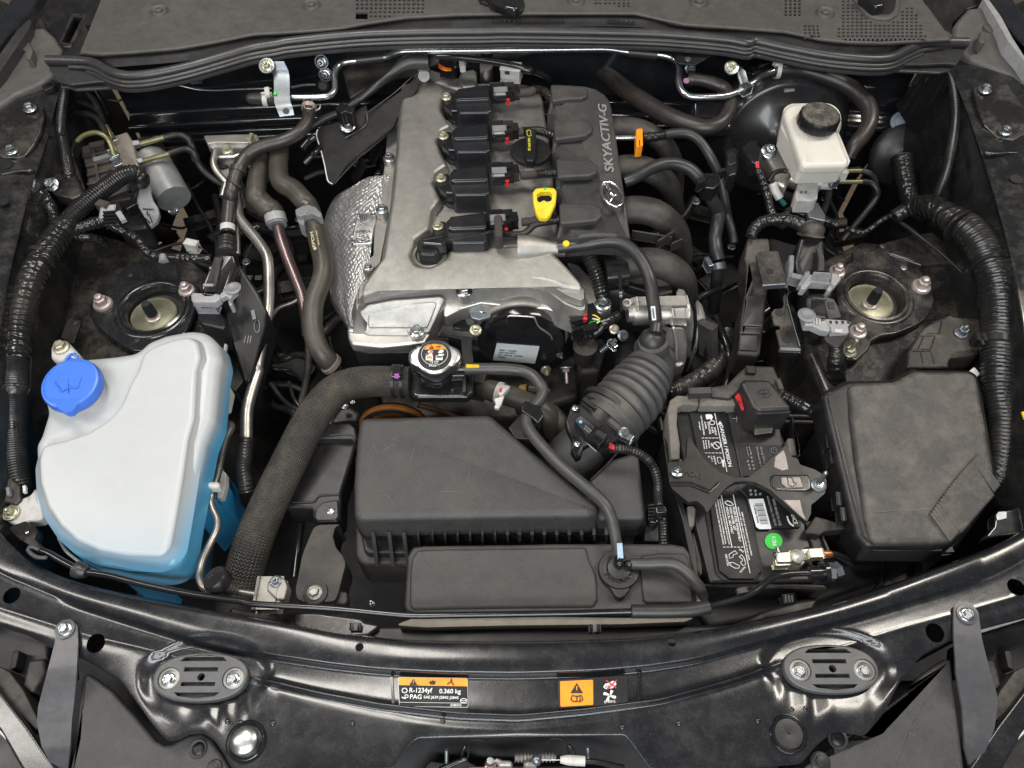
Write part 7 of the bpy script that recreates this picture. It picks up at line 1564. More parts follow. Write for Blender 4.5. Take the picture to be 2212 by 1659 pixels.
for i in range(2): tube('red_wire',[(1965+i*14,1280,.022),(1970+i*14,1330,.016)],8,'red', bc, n=8)
tube('sleeve', chain((2,0,[(1970,1340,.012),(2010,1420,.0),(2050,1540,-.02)]),(2,1,[(2090,230,-.035),(2180,330,-.05)]),(3,1,[(340,210,-.06),(480,240,-.07),(620,280,-.075),(740,330,-.08),(860,380,-.09)])),[30,30,32,32,30,30,28,24,22],'tape', bc, n=14)
slab('white_tag',[(1740,1510),(1820,1445),(1866,1500),(1790,1570),(1765,1580)],-.03,.006,'white', bc, fil=6, er=.002)
tube('white_tube_tag', chain((2,0,[(2095,1450,-.01),(2115,1510,-.02),(2150,1570,-.03)])),34,'white', bc, n=16, soft=False); tube('teal_tip',[(2150,1570,-.03),(2190,1620,-.04)],20, mat('teal_plastic',(.01,.14,.13),.5), bc, n=12)
tube('branch',[(2060,1440,-.005),(2110,1370,.0),(2180,1350,.0),(2212,1360,.0)],20,'satin', bc, n=12)
S(2,0)
ht = thing('large_heater_hose', 'large brown heater hose looping in a U below the silver pipe, right rear', 'hose')
tube('hose_body',[(620,510,-.02),(700,545,-.015),(820,620,-.008),(960,730,.002),(1110,830,.012),(1270,920,.020),(1420,980,.026),(1560,1010,.030),(1670,980,.034),(1740,900,.038),(1760,800,.042),(1720,710,.046),(1640,665,.05),(1540,635,.052),(1450,625,.053)],
     [68,68,70,72,72,70,68,62,60,58,56,54,52,50,50],'hoseb', ht, n=28)
tube('end_collar',[(1470,628,.053),(1420,622,.053)],[60,60],'hoseb', ht, n=24, soft=False); lathe('purple_mark', P(1412,640,.066),(0,-.4,1),[(.006,0),(.0055,.001)], mat('violet_print',(.22,.10,.20),.5), ht, n=12)
h2 = thing('brake_side_heater_hose', 'dark brown heater hose with white spring clamp curving down beside the brake reservoir', 'hose')
S(3,0)
tube('hose_body',[(215,552,.060),(330,552,.060),(470,560,.058),(620,600,.055),(780,665,.05),(900,745,.044),(980,850,.038),(990,960,.03),(945,1060,.02),(870,1150,.008),(820,1240,-.01)],[58,60,60,62,64,66,68,66,62,58,54],'hoseb', h2, n=26)
tube('white_clamp',[(242,553,.060),(276,553,.060)],68,'white', h2, n=24, soft=False); box('clamp_ear',255,460,258,510,.095,26,.004,'white', h2); box('clamp_ear',225,505,300,500,.09,12,.005,'white', h2)
S(2,0)
rb2 = thing('right_pipe_bracket', 'small blue-grey zinc bracket with washer nut above the brake booster', 'bracket')
slab('bracket_leaf',[(1800,520,.085),(1830,505,.085),(1885,562,.080),(1905,640,.072),(1880,700,.066),(1850,690,.066),(1822,600,.076)],0,.004,'zincd', rb2, fil=8, er=.0015)
lathe('washer', P(1770,535,.088),(0,-.6,1),[(.0135,-.002),(.013,.001),(.008,.0015)],'zinc', rb2); bolt(1772,530,.088,46, rb2,'nut', 'yzinc', axis=(0,-.7,1))
fn = thing('flange_nut', 'bright nut under the cowl flange hole, above the U-shaped hose', 'nut'); bolt(PY(1442,540,.74),0,0,46, fn, 'flange', 'zinc', axis=(0,-1,.5), name='nut')
slab('firewall_brace',[(1460,800,.01),(1780,790,.02),(1780,1000,.0),(1560,1020,.0),(1470,940,.0)],0,.02,'paintclean', body, fil=20, er=.006)
S(3,0)
fr = thing('right_firewall_rail', 'pale pressed rail across the right end of the firewall', 'rail')
tube('rail',[PY(x, y,.73) for x, y in [(900,695),(1000,688),(1150,685),(1330,684)]],12,'zincd', fr, n=10)
gr = thing('firewall_grommet', 'blue-grey round rubber grommet on the right firewall', 'grommet')
q = PY(1228,958,.69); k = mpp(q); lathe('grommet_disc', q,(0,-1,.6),[(k*70,-.004),(k*71,.002),(k*64,.004),(k*48,.003),(k*44,.001),(k*38,.004),(k*10,.0045)], mat('blue_grey_rubber',(.30,.35,.42),.45), gr, n=32)
bt = thing('firewall_boot', 'large dark rubber boot with ribbed tube on the right firewall', 'rubber boot')
q = PY(1250,1230,.655); k = mpp(q)
lathe('boot_disc', q,(0,-1,.5),[(k*250,-.01),(k*250,.0),(k*225,.008),(k*150,.012),(k*100,.02),(k*85,.022)],'rubber', bt, n=40, smooth=50)
tube('boot_tube', chain((3,0,[(1245,1250,-.06),(1260,1370,-.07),(1290,1490,-.08),(1320,1600,-.09)]),(3,1,[(1380,200,-.09),(1450,230,-.085)])),[80,78,72,72,80,90],'tape', bt, n=22, rib=(.006,.06))
S(3,0)
mud = thing('tar_sealer_patch', 'crinkled glossy black sealer smeared down the right inner firewall corner', 'sealer')
ls_ = [[PY(x, y,.63) for x, y in l] for l in ([(1420,575),(1380,640),(1300,740),(1220,810),(1200,850)],[(1480,575),(1440,700),(1400,800),(1350,900),(1300,1000)],[(1560,580),(1530,700),(1500,850),(1480,1000),(1440,1100)],[(1620,590),(1600,720),(1580,880),(1560,1050),(1540,1200)])]
o = loft('sealer_skin', ls_, 'gloss', mud, nu=90, nv=24)
for v in o.data.vertices: v.co.y -= .005*abs(noise.noise(Vector((v.co.x*70, v.co.z*16,1))))
rl_ = thing('right_wing_loom', 'slim corrugated loom hanging from the seal along the right wing', 'wiring loom')
tube('loom',[(1600,550,.075),(1640,640,.068),(1662,760,.06),(1668,900,.05),(1655,1050,.04),(1630,1200,.03),(1595,1350,.018),(1550,1480,.005),(1500,1590,-.01)],[34,36,38,36,36,36,36,34,32],'corr', rl_, n=18, rib=(.0034,.18), step=.0009)
rm = thing('right_main_loom', 'thick corrugated wiring loom sweeping down the right edge of the bay', 'wiring loom')
tube('taped_root', chain((3,1,[(1180,260,-.05),(1290,200,-.04),(1400,170,-.02),(1500,190,-.005),(1600,250,.005),(1680,310,.010)])),[50,66,84,96,100,104],'tape', rm, n=26, wob=.08, step=.003)
tube('corrugated_main', chain((3,1,[(1640,270,.008),(1760,350,.012),(1860,470,.012),(1930,610,.010),(1985,760,.006),(2010,900,.002),(2018,1050,-.004),(2012,1200,-.010),(2006,1350,-.016),(2004,1500,-.022)]),(3,2,[(2010,180,-.028),(2040,350,-.034),(2048,500,-.04),(2040,650,-.046),(2020,800,-.055),(2000,900,-.065)])),
     [104,116,120,122,124,126,126,124,124,120,112,106,100,94,84,76],'corr', rm, n=32, rib=(.0062,.11), step=.0014)
for a, b in (((1690,320,.012),(1705,332,.0125)),((1925,640,.008),(1935,660,.008)),((2010,1240,-.012),(2008,1290,-.014))): S(3,1); tube('tie_band',[a, b],134,'satin', rm, n=32, soft=False)
S(3,1); box('tie_tail',2050,610,2120,690,.01,40,.014,'satin', rm); box('tie_clip',1810,1230,1900,1240,-.005,60,.02,'gloss', rm); box('tie_clip',1850,1190,1880,1280,.0,20,.01,'satin', rm)
tube('thin_branch',[(1280,210,-.05),(1180,240,-.055),(1080,290,-.06),(1000,350,-.07),(920,385,-.08),(800,350,-.075)],22,'tape', rm, n=12)
tube('thin_cable',[(1170,260,-.06),(1300,350,-.055),(1420,440,-.05),(1560,550,-.05),(1700,680,-.05),(1820,800,-.055),(1880,900,-.06)],[8,22,12,9,9,9,9],'satin', rm, n=10)
S(3,2); tube('end_collar',[(2040,740,-.05),(2035,880,-.055)],56,'satin', rm, n=20, soft=False); tube('yellow_cable',[(2180,180,.0),(2212,330,.0),(2240,460,.0)],22,'satin', rm, n=10); tube('yellow_tip',[(2205,350,.006),(2222,400,.006)],16,'yellow', rm, n=10, soft=False)
strut(1,3,1,[(760,690),(800,640),(860,600),(858,530),(900,500),(945,520),(1000,525),(1060,500),(1140,505),(1150,565),(1260,590),(1370,650),(1430,730),(1490,830),(1505,920),(1480,1010),(1430,1075),(1340,1130),(1200,1185),(1080,1200),(1010,1240),(985,1310),(890,1395),(800,1385),(770,1300),(740,1100),(730,850)],
      (1040,890,262),(990,938,184),(995,948),[(1395,815,76),(893,1175,72),(728,700,66)],'right strut tower mount, dusty and brownish, beside the corrugated main loom',[('3',(1085,640),(1112,640),34)])
S(3,1)
for x, y, m_ in ((1262,660,'zincd'),(1135,1120,'inkk')): dome(x, y,-.066,30,.001, m_, body, 'plate_hole')
slab('dirty_ledge',[(1050,470),(1200,430),(1330,390),(1500,370),(1700,560),(1650,620),(1400,640),(1150,560)],-.075,.03,'paintdirty', body, fil=20, er=.006)
bolt(830,1330,-.064,56, body, 'stud', 'yzinc', name='ledge_nut')
cp_ = thing('grid_panel', 'dusty black moulded panel with raised grid ribs above the right fuse box', 'panel')
slab('panel_body',[(1285,1440),(1290,1330),(1340,1240),(1420,1140),(1520,1070),(1580,1050),(1640,1030),(1645,1045),(1840,1060),(1872,1080),(1868,1250),(1860,1340),(1640,1378),(1620,1400),(1620,1450),(1300,1455)],-.035,.06,'plasticb', cp_, fil=14, er=.004)
for p in ([(1440,1185),(1545,1185)],[(1480,1090),(1560,1090)],[(1330,1325),(1475,1325)],[(1395,1205),(1505,1205)],[(1390,1330),(1410,1420)],[(1475,1330),(1500,1420)],[(1415,1210),(1370,1310)],[(1505,1210),(1470,1310)],[(1560,1090),(1540,1180)],[(1400,1310),(1470,1310)]):
    tube('grid_rib',[p[0]+(-.0352,), p[1]+(-.0352,)],6,'plasticd', cp_, n=6, soft=False)
bolt(1718,1180,-.034,58, cp_, 'nut', 'zincd'); tube('bright_edge',[(1640,1350,-.034),(1760,1335,-.034),(1865,1322,-.034)],5,'bare', cp_, n=6)
mg = thing('engine_control_bracket', 'dark module case with two steel bracket plates right of the intake hoses', 'bracket')
SX(2840,900,660)
slab('module_case',[(350,110,-.03),(640,120,-.03),(660,300,-.035),(700,600,-.05),(620,800,-.06),(560,1290,-.085),(520,1640,-.10),(490,1680,-.10),(210,1660,-.10),(240,1370,-.09),(300,900,-.065),(380,700,-.055),(310,380,-.04)],0,.06,'plasticb', mg, fil=16, er=.005)
slab('case_lid',[(350,880,-.061),(590,880,-.061),(520,1280,-.081),(275,1275,-.081)],0,.004,'plasticd', mg, fil=10, er=.002); slab('case_lid',[(245,1380,-.086),(500,1385,-.086),(480,1610,-.096),(230,1600,-.096)],0,.004,'plasticd', mg, fil=10, er=.002)
tube('bright_line',[(275,1272,-.078),(535,1280,-.078)],8,'zincd', mg, n=6, soft=False); tube('bright_line',[(242,1372,-.082),(500,1380,-.082)],8,'zincd', mg, n=6, soft=False)
slab('square_plate',[(455,350),(520,300),(735,290),(865,690),(850,715),(545,725),(530,650)],-.02,.004,'zincd' if False else 'plasticb', mg, fil=20, er=.0015)
slab('plate_flange',[(540,725),(860,712),(850,735),(545,755)],-.0195,.01,'zincd', mg, fil=4, er=.002); slab('plate_edge',[(735,288),(752,300),(872,700),(856,705)],-.0185,.008,'zincd', mg, fil=3, er=.002)
lathe('plate_hole', P(640,565,-.0197),(0,0,1),[(.006,0),(.006,.0008)],'inkk', mg, n=20)
slab('long_plate',[(840,740),(885,760),(905,830),(870,900),(880,1000),(1040,1560),(1040,1600),(780,1585),(720,1340),(780,1325),(775,1280),(700,1265),(660,1110),(700,1060),(800,1050),(830,1000),(815,900),(860,830)],-.045,.004,'plasticb', mg, fil=14, er=.0015)
tube('long_plate_edge',[(905,830,-.043),(872,890,-.043),(885,1010,-.043),(1040,1560,-.043)],8,'zincd', mg, n=6); box('plate_foot',775,1600,1035,1610,-.045,30,.006,'zincd', mg)
for x, y in ((770,1112),(868,1458)): lathe('plate_hole', P(x, y,-.0447),(0,0,1),[(.0075,0),(.0075,.0008)],'inkk', mg, n=20)
slab('back_wall',[(640,120),(1020,230),(1050,300),(900,900),(1080,1300),(1060,1560),(700,700)],-.09,.05,'satin', mg, fil=14, er=.004)
ug = thing('upper_module_plug', 'wiring plug with light grey locking lever on the right side module, upper one', 'connector', 'module plugs with grey levers')
slab('plug_body',[(1035,120,.0),(1100,90,.0),(1330,95,.0),(1370,170,.0),(1370,390,-.01),(1360,560,-.015),(1280,600,-.02),(1080,620,-.02),(980,560,-.02),(960,420,-.015)],0,.045,'satin', ug, fil=26, er=.007)
slab('side_blade',[(900,340),(970,340),(965,520),(940,640),(890,620)],-.01,.03,'grey', ug, fil=8, er=.003); slab('ridge',[(1260,250),(1330,260),(1365,390),(1360,550),(1280,550),(1285,380)],.002,.006,'plastic', ug, fil=8, er=.002)
slab('lever',[(1040,790),(1110,640),(1160,600),(1240,610),(1450,610),(1580,650),(1440,830),(1390,800),(1450,720),(1200,705),(1110,800)],-.005,.016,'greyl', ug, fil=10, er=.003)
slab('lever',[(1010,740),(1120,560),(1170,555),(1175,610),(1060,760)],-.004,.012,'grey', ug, fil=8, er=.003); slab('slotted_bar',[(1215,565),(1450,580),(1450,660),(1220,640)],.004,.012,'greyl', ug, fil=6, er=.002)
for i in range(4): tube('bar_slot',[(1225,585+i*18,.0055),(1440,600+i*18,.0055)],4,'grey', ug, n=6, soft=False)
slab('lever_side',[(1460,580),(1560,600),(1585,660),(1500,760),(1450,700)],.002,.012,'greyl', ug, fil=8, er=.003); box('dark_socket',1190,770,1400,770,-.03,90,.02,'gloss', ug); box('frame_end',900,660,1050,700,-.02,60,.02,'grey', ug)
tube('boot',[(1180,90,.0),(1190,40,.005),(1180,0,.005)],[170,160,150],'plasticb', ug, n=28, rib=(.007,.15), step=.001)
S(3,1)
tube('taped_lead',[(520,380,.0),(440,320,.005),(340,285,.005),(230,280,.002),(140,300,-.004),(80,350,-.012),(50,420,-.02)],[44,50,46,46,46,46,44],'tape', ug, n=20, rib=(.011,.14), step=.002)
SX(2840,900,660)
lg = thing('lower_module_plug', 'wiring plug with light grey ratchet lever on the right side module, lower one', 'connector', 'module plugs with grey levers')
slab('plug_body',[(1120,900,-.01),(1180,860,-.01),(1340,870,-.01),(1500,920,-.012),(1550,1010,-.015),(1600,1180,-.02),(1420,1220,-.025),(1200,1180,-.025),(1130,1080,-.02)],0,.05,'satin', lg, fil=26, er=.007)
slab('plug_face',[(1345,885,-.009),(1490,930,-.010),(1540,1020,-.013),(1590,1170,-.018),(1420,1190,-.022)],.0,.004,'plastic', lg, fil=8, er=.002); slab('embossed_mark',[(1400,965,-.010),(1480,965,-.010),(1500,1060,-.014),(1425,1050,-.014)],0,.002,'plasticb', lg, fil=4, er=.001)
slab('lever_arm',[(1070,1130),(1090,1085),(1140,1070),(1190,1100),(1200,1160),(1330,1200),(1370,1180),(1440,1300),(1440,1360),(1330,1340),(1200,1280),(1110,1280)],-.012,.014,'greyl', lg, fil=12, er=.003)
lathe('pivot', P(1125,1150,-.011),(0,0,1),[(.014,0),(.0145,.002),(.010,.003),(.006,.001)],'grey', lg); [box('ratchet_tooth',1220+i*40,1190+i*8,1216+i*40,1250+i*10,-.0115,12,.003,'white', lg) for i in range(3)]
slab('frame',[(1360,1185),(1700,1210),(1715,1240),(1680,1290),(1690,1370),(1650,1385),(1460,1360),(1440,1290)],-.010,.018,'greyl', lg, fil=6, er=.003)
for x in (1420,1500,1580,1655): slab('frame_window',[(x,1215),(x+45,1218),(x+40,1255),(x+12,1255)],-.0094,.002,'inkk', lg, fil=2, er=.0005)
slab('white_tab',[(1505,1320),(1610,1325),(1605,1370),(1505,1362)],-.0094,.002,'white', lg, fil=3, er=.0008)
tube('lead_boot',[(1500,1420,-.02),(1500,1460,-.03),(1500,1500,-.035)],[120,126,96],'satin', lg, n=24, rib=(.008,.2), step=.001); 
S(3,1); tube('taped_lead', chain((3,1,[(720,1260,-.035),(724,1340,-.045),(725,1430,-.06),(725,1560,-.09)]),(3,2,[(725,200,-.12)])),[52,56,72,72,72],'tape', lg, n=20, wob=.1)
slab('slotted_bracket',[(470,1300),(560,1170),(640,1190),(800,1240),(810,1270),(640,1290),(600,1320)],-.055,.02,'plasticb', lg, fil=10, er=.003)
gc = thing('hose_p_clip', 'bright P-clip with screw below the right side module', 'clip'); slab('clip_leaf',[(440,1330),(600,1320),(605,1380),(560,1400),(430,1390)],-.08,.01,'zincd', gc, fil=10, er=.003); tube('clip_loop',[(520,1440,-.08),(490,1440,-.07),(480,1490,-.07),(500,1530,-.075),(470,1570,-.08)],24,'zinc', gc, n=14); bolt(430,1560,-.085,50, gc, 'flange', 'zinc', axis=(-.5,-.7,.5))
pt = thing('cross_pipes', 'pair of horizontal dark pipes behind the right side module', 'pipe'); [tube('pipe',[(100, y,-.12),(350, y+4,-.12),(900, y+20,-.12)],20,'satin', pt, n=12) for y in (375,420)]
vp2 = thing('deep_loom', 'dark corrugated hose deep in the gap between intake bellows and battery', 'wiring loom')
tube('loom', chain((2,2,[(1240,190,-.10),(1360,160,-.11),(1480,110,-.12),(1600,20,-.14)]),(2,1,[(1700,1350,-.17),(1740,1200,-.2)])),[70,74,76,78,78,78],'corr', vp2, n=24, rib=(.006,.14), step=.0014)
fb2 = thing('fuse_box', 'large dusty black fuse box with diagonal ribs at its lower right corner', 'fuse box')
dl = mat('dusty_lid_plastic',(.046,.044,.042),.52, dust=0.6, dustcol=(.17,.15,.12), bump=.5, bscale=500, speck=.45, dscale=20)
base = chain((3,2,[(610,215,-.014),(640,165,-.012),(740,110,-.008),(800,82,-.006),(1150,78,-.006),(1230,40,-.006),(1330,-20,-.006)]),(3,1,[(1370,1452,-.004),(1790,1458,-.004),(1860,1500,-.004)]),
             (3,2,[(1900,200,-.008),(1960,550,-.012),(2025,925,-.018),(2010,975,-.02),(1900,1040,-.022),(1870,1130,-.024),(1800,1260,-.026),(1650,1395,-.028),(1500,1425,-.028),(980,1420,-.028),(890,1330,-.028),(820,1090,-.024),(690,560,-.016)]))
slabw('lid_base', base,.045,'satin', fb2,.014,.010, draft=.002)
lid = chain((3,2,[(830,130,.0),(880,100,.002),(1180,96,.002),(1250,60,.002),(1350,10,.003)]),(3,1,[(1390,1470,.004),(1780,1474,.004),(1845,1510,.003)]),
            (3,2,[(1880,220,.001),(1940,560,-.003),(2006,920,-.010),(1990,960,-.012),(1885,1030,-.014),(1850,1120,-.016),(1770,1250,-.018),(1640,1370,-.020),(1500,1385,-.020),(1060,1385,-.020),(1000,1340,-.020),(960,1180,-.018),(890,700,-.008),(850,380,-.003)]))
slabw('lid_top', lid,.018, dl, fb2,.014,.009)
S(3,2)
for i in range(24):
    u = i/23; ax_, ay_ = 1470+(1835-1470)*u,1150+(690-1150)*u-20*math.sin(u*3.14); bx_, by_ = 1625+(2005-1625)*u,1365+(935-1365)*u+(24 if .2 < u < .9 else 0)
    zz_ = lambda x, y: .0052-.0172*y/1000
    a = P(ax_, ay_, zz_(ax_, ay_)+.0002); b = P(bx_, by_, zz_(bx_, by_)-.0012); obox('grip_rib', a, b,.0030,.0050, dl, fb2, er=.001)
tube('lid_edge',[(612,230,-.020),(700,620,-.026),(830,1120,-.034),(900,1350,-.038),(985,1432,-.038),(1300,1440,-.038),(1560,1440,-.038)],7,'plastic', fb2, n=6)
slab('case_lower',[(560,500),(700,300),(1980,500),(2040,940),(1700,1400),(1650,1440),(980,1460),(850,1430),(770,1330),(690,900)],-.07,.2,'satin', fb2, fil=20, er=.006)
for x, y in ((660,600),(690,720),(770,1170),(735,1050)): box('lid_catch', x-14, y-40, x-4, y+50,-.04,26,.02,'inkk', fb2)
for x0, x1 in ((1130,1280),(1300,1480),(1560,1640)): box('front_clip', x0,1450, x1,1445,-.075,26,.012,'gloss' if x0 != 1300 else 'greyl', fb2)
S(3,2)
for a_, b_ in (((1020,1140),(1240,1115)),((1240,1115),(1440,1110)),((1440,1110),(1600,1095)),((1800,900),(1840,670)),((1110,810),(1160,700)),((1480,960),(1600,880))):
    tube('scratch',[(a_[0], a_[1],.003-.024*a_[1]/1400+.0006),((a_[0]+b_[0])/2,(a_[1]+b_[1])/2+6,.003-.012*(a_[1]+b_[1])/1400+.0006),(b_[0], b_[1],.003-.024*b_[1]/1400+.0006)],2.2, mat('tan_scratch',(.20,.17,.13),.8), fb2, n=5)
S(3,3)
jr = thing('washer_neck_cap', 'pale knurled round cap half hidden under the fuse box front', 'cap')
q = P(1215,110,-.13); k = mpp(q); lathe('knurled_cap', q,(0,-.2,1),[(k*110,-.02),(k*114,-.018),(k*112,.0),(k*100,.002),(k*95,-.004)], mat('pale_dusty_plastic',(.26,.24,.21),.6, dust=.4), jr, n=90, poly=lambda a: 1+.02*(math.cos(45*a) > 0), smooth=20)
S(3,2); slab('frame_leg',[(1080,1470),(1400,1470),(1420,1700),(1370,1700),(1350,1500),(1110,1500),(1110,1700),(1080,1700)],-.11,.03,'satin', jr, fil=6, er=.003)
rg = thing('right_wing_bracket', 'shiny black bracket corner beside the fuse box front edge', 'bracket'); slab('bracket_leaf',[(1985,1150),(2010,1125),(2110,1120),(2190,1080),(2300,1000),(2300,1300),(2000,1330),(1890,1350),(1975,1250)],-.03,.02,'paintclean', rg, fil=16, er=.006); slab('bright_leaf',[(1990,1160),(2010,1135),(2080,1130),(2080,1190),(2000,1210)],-.0285,.003,'zincd', rg, fil=12, er=.001)
ba = thing('battery', 'black car battery with printed danger panels, white barcode label and green sticker', 'battery')
S(); zb_ = -.070
slab('case',[(1450,868),(1665,866),(1700,960),(1754,1185),(1764,1256),(1532,1260),(1500,1130)], zb_,.18,'satin', ba, fil=8, er=.004)
SX(2680,1560,600); zl = zb_+.0045
slab('danger_panel',[(130,250),(240,155),(540,152),(660,235),(860,1180),(850,1220),(420,1140),(250,800)], zl,.0045,'labelk', ba, fil=8, er=.001)
slab('side_strip',[(690,235),(1000,230),(1440,460),(1480,710),(900,1180),(880,1180)], zl-.002,.003,'plasticd', ba, fil=8, er=.001)
T = lambda s, x0, y0, x1, y1, h, m='inkw', l=.0012: text(s,(x0, y0, zl),(x1, y1, zl), h, m, ba, lift=l)
T('DANGER / POISON',560,430,692,1028,52); tri('warning_triangle',572,385,34, zl, 'inkw', ba)
tube('rule',[(496,250, zl+.001),(585,680, zl+.001),(672,1100, zl+.001)],6,'inkw', ba, soft=False, n=6)
T('SHIELD',478,455,500,572,26); T('EYES',438,455,455,540,26); T('EXPLOSIVE',385,380,415,555,24); T('GASES',340,378,358,480,22); T('CAN CAUSE BLINDNESS',284,290,330,570,20); T('OR INJURY',256,375,276,500,18)
for y, x0, x1 in ((607,305,560),(824,350,610)):
    for i in range(5): tube('dash',[(x0+i*(x1-x0)/5, y, zl+.001),(x0+(i+.75)*(x1-x0)/5, y, zl+.001)],5,'inkw', ba, soft=False, n=6)
tube('no_flame_ring',[(524+56*math.cos(a),714+50*math.sin(a), zl+.001) for a in [2*math.pi*i/24 for i in range(25)]],6,'inkw', ba, n=6, step=.002); tube('no_flame_bar',[(490,680, zl+.001),(560,750, zl+.001)],6,'inkw', ba, n=6, soft=False)
T('NO',432,685,440,735,26); T('SPARKS',392,645,408,760,18); T('FLAMES',352,645,368,770,18); T('SMOKING',316,645,336,775,18)
T('SULFURIC',470,875,500,1000,24); T('CAN C',430,875,450,960,22); T('BL',395,875,402,905,20)
decal('goggles_symbol',[(360,268),(410,260),(425,330),(375,335)], zl, 'inkw', ba, fil=6); tube('goggles_symbol',[(458+38*math.cos(a),385+30*math.sin(a), zl+.001) for a in [2*math.pi*i/20 for i in range(21)]],6,'inkw', ba, n=6, step=.002); decal('face_symbol',[(410,270),(440,258),(470,300),(450,350),(420,320)], zl, 'inkw', ba, fil=8)
tube('hand_symbol',[(530,890, zl+.001),(570,880, zl+.001),(600,930, zl+.001),(580,985, zl+.001),(545,975, zl+.001),(530,890, zl+.001)],5,'inkw', ba, n=6, soft=False); decal('tube_symbol',[(600,925),(630,925),(632,1028),(612,1028)], zl, 'inkw', ba, fil=2)
tube('plus_mark',[(750,325, zl),(870,325, zl)],5,'inkg', ba, n=6, soft=False); tube('plus_mark',[(812,290, zl),(815,370, zl)],5,'inkg', ba, n=6, soft=False)
decal('maker_label',[(815,705),(1460,710),(1560,900),(1200,1150),(900,1160)], zl-.002,'labelk', ba, fil=6)
Tg = lambda s, x0, y0, x1, y1, h: text(s,(x0, y0, zl-.001),(x1, y1, zl-.001), h, 'inkg', ba, lift=.0012)
Tg('Group Size 5',1145,740,1210,990,32); Tg('Distributed by Ma',1088,740,1160,1060,28); Tg('Install',980,740,1010,830,22); Tg('Installation',945,740,975,880,18); Tg('______',1285,740,1310,880,14)
tube('round_logo',[(1355+42*math.cos(a),790+46*math.sin(a), zl) for a in [2*math.pi*i/24 for i in range(25)]],4,'inkg', ba, n=6, step=.002); tube('round_logo_wings',[(1330,755, zl),(1352,785, zl),(1395,790, zl)],4,'inkg', ba, n=6); tube('round_logo_wings',[(1352,785, zl),(1345,825, zl)],4,'inkg', ba, n=6)
for x, y in ((1020,835),(1030,890),(1040,945),(975,945),(990,1000),(1055,1000),(1065,1050),(1005,1050)): decal('date_dot',[(x-14, y),(x-8, y-14),(x+8, y-14),(x+14, y),(x+8, y+14),(x-8, y+14)], zl-.001,'inkg', ba, fil=0)
SX(2680,1900,600)
slab('danger_panel',[(430,380),(600,130),(800,122),(950,240),(1170,1290),(1070,1400),(720,1400),(560,1280)], zl,.0045,'labelk', ba, fil=8, er=.001)
tube('panel_groove',[(820,60, zl),(965,200, zl),(1190,1300, zl),(1080,1430, zl),(700,1430, zl),(540,1300, zl),(380,400, zl)],12,'inkk', ba, n=6, soft=False)
for p in ([(590,185),(745,940)],[(762,175),(1008,1318)]): tube('rule',[p[0]+(zl+.001,), p[1]+(zl+.001,)],7,'inkw', ba, n=6, soft=False)
for i in range(6): tube('dash',[(615+i*52,937, zl+.001),(650+i*52,937, zl+.001)],6,'inkw', ba, soft=False, n=6)
T('FLUSH EYES IMMEDIATELY',750,360,845,865,34); T('WITH WATER, GET',698,362,770,700,34); T('MEDICAL HELP FAST',650,362,735,750,32)
T('CAUTION: FOR SAFE JUMP STARTING FOLLOW',556,245,692,905,20); T('INSTRUCTIONS IN VEHICLE OWNERS MANUAL.',522,250,645,905,20); T('IF NOT AVAILABLE SEEK SERVICE ASSISTANCE.',488,285,610,910,20)
T('KEEP OUT OF THE REACH OF CHILDREN',876,435,1018,1065,20); T('DO NOT TIP. KEEP VENT CAPS TIGHT AND LEVEL',822,365,985,1135,20)
T('LEAD',842,980,905,1025,28); T('RECYCLE',640,1050,675,1215,30); T('RETURN',870,1318,945,1235,26)
tube('recycle_arrow',[(790,990, zl+.001),(700,1040, zl+.001),(705,1100, zl+.001),(755,1100, zl+.001),(750,1050, zl+.001),(830,1030, zl+.001),(790,990, zl+.001)],6,'inkw', ba, n=6, soft=False)
tube('recycle_arrow',[(850,1080, zl+.001),(890,1045, zl+.001),(930,1110, zl+.001),(945,1190, zl+.001),(905,1210, zl+.001),(860,1150, zl+.001),(920,1130, zl+.001),(850,1080, zl+.001)],6,'inkw', ba, n=6, soft=False)
tube('recycle_arrow',[(705,1165, zl+.001),(745,1150, zl+.001),(790,1190, zl+.001),(830,1180, zl+.001),(870,1220, zl+.001),(825,1260, zl+.001),(735,1215, zl+.001),(705,1165, zl+.001)],6,'inkw', ba, n=6, soft=False)
tube('eye_wash_symbol',[(640,290, zl+.001),(660,262, zl+.001),(700,270, zl+.001),(740,290, zl+.001),(770,310, zl+.001),(745,345, zl+.001),(700,320, zl+.001),(660,325, zl+.001),(640,290, zl+.001)],7,'inkw', ba, n=6)
slab('maker_label',[(960,20),(1180,40),(1640,430),(1750,590),(1740,650),(1320,665),(1200,240),(990,230)], zl-.001,.002,'labelk', ba, fil=20, er=.0006)
decal('barcode_label',[(985,240),(1203,232),(1318,672),(1150,676),(1098,645)], zl+.0005,'labelw', ba, fil=14)
for i in range(26):
    u = i/25; w_ = (2,5,3,7,2,4)[i % 6]; x = 1072+u*88; y = 302+u*300; tube('barcode_bar',[(x, y, zl+.0012),(x+115, y-6, zl+.0012)], w_*.8,'inkk', ba, n=4, soft=False)
text('6 56489 55562',(1052,335, zl+.001),(1118,590, zl+.001),22,'inkk', ba, lift=.0006)
T2 = lambda s, x0, y0, x1, y1, h: text(s,(x0, y0, zl),(x1, y1, zl), h, 'inkg' if h < 40 else 'inkw', ba, lift=.001)
T2('0000-80-051R-WB',1325,240,1425,632,39); T2('stations Irvine, CA 92618',1245,200,1362,630,34)
tube('brand_oval',[(1545,490, zl+.001),(1580,585, zl+.001),(1640,632, zl+.001)],12,'inkw', ba, n=6); T2('ANCE',1590,440,1640,610,60)
decal('green_sticker',[(1350+127*math.cos(a),850+118*math.sin(a)) for a in [2*math.pi*i/32 for i in range(32)]], zb_+.001,'green', ba, fil=0)
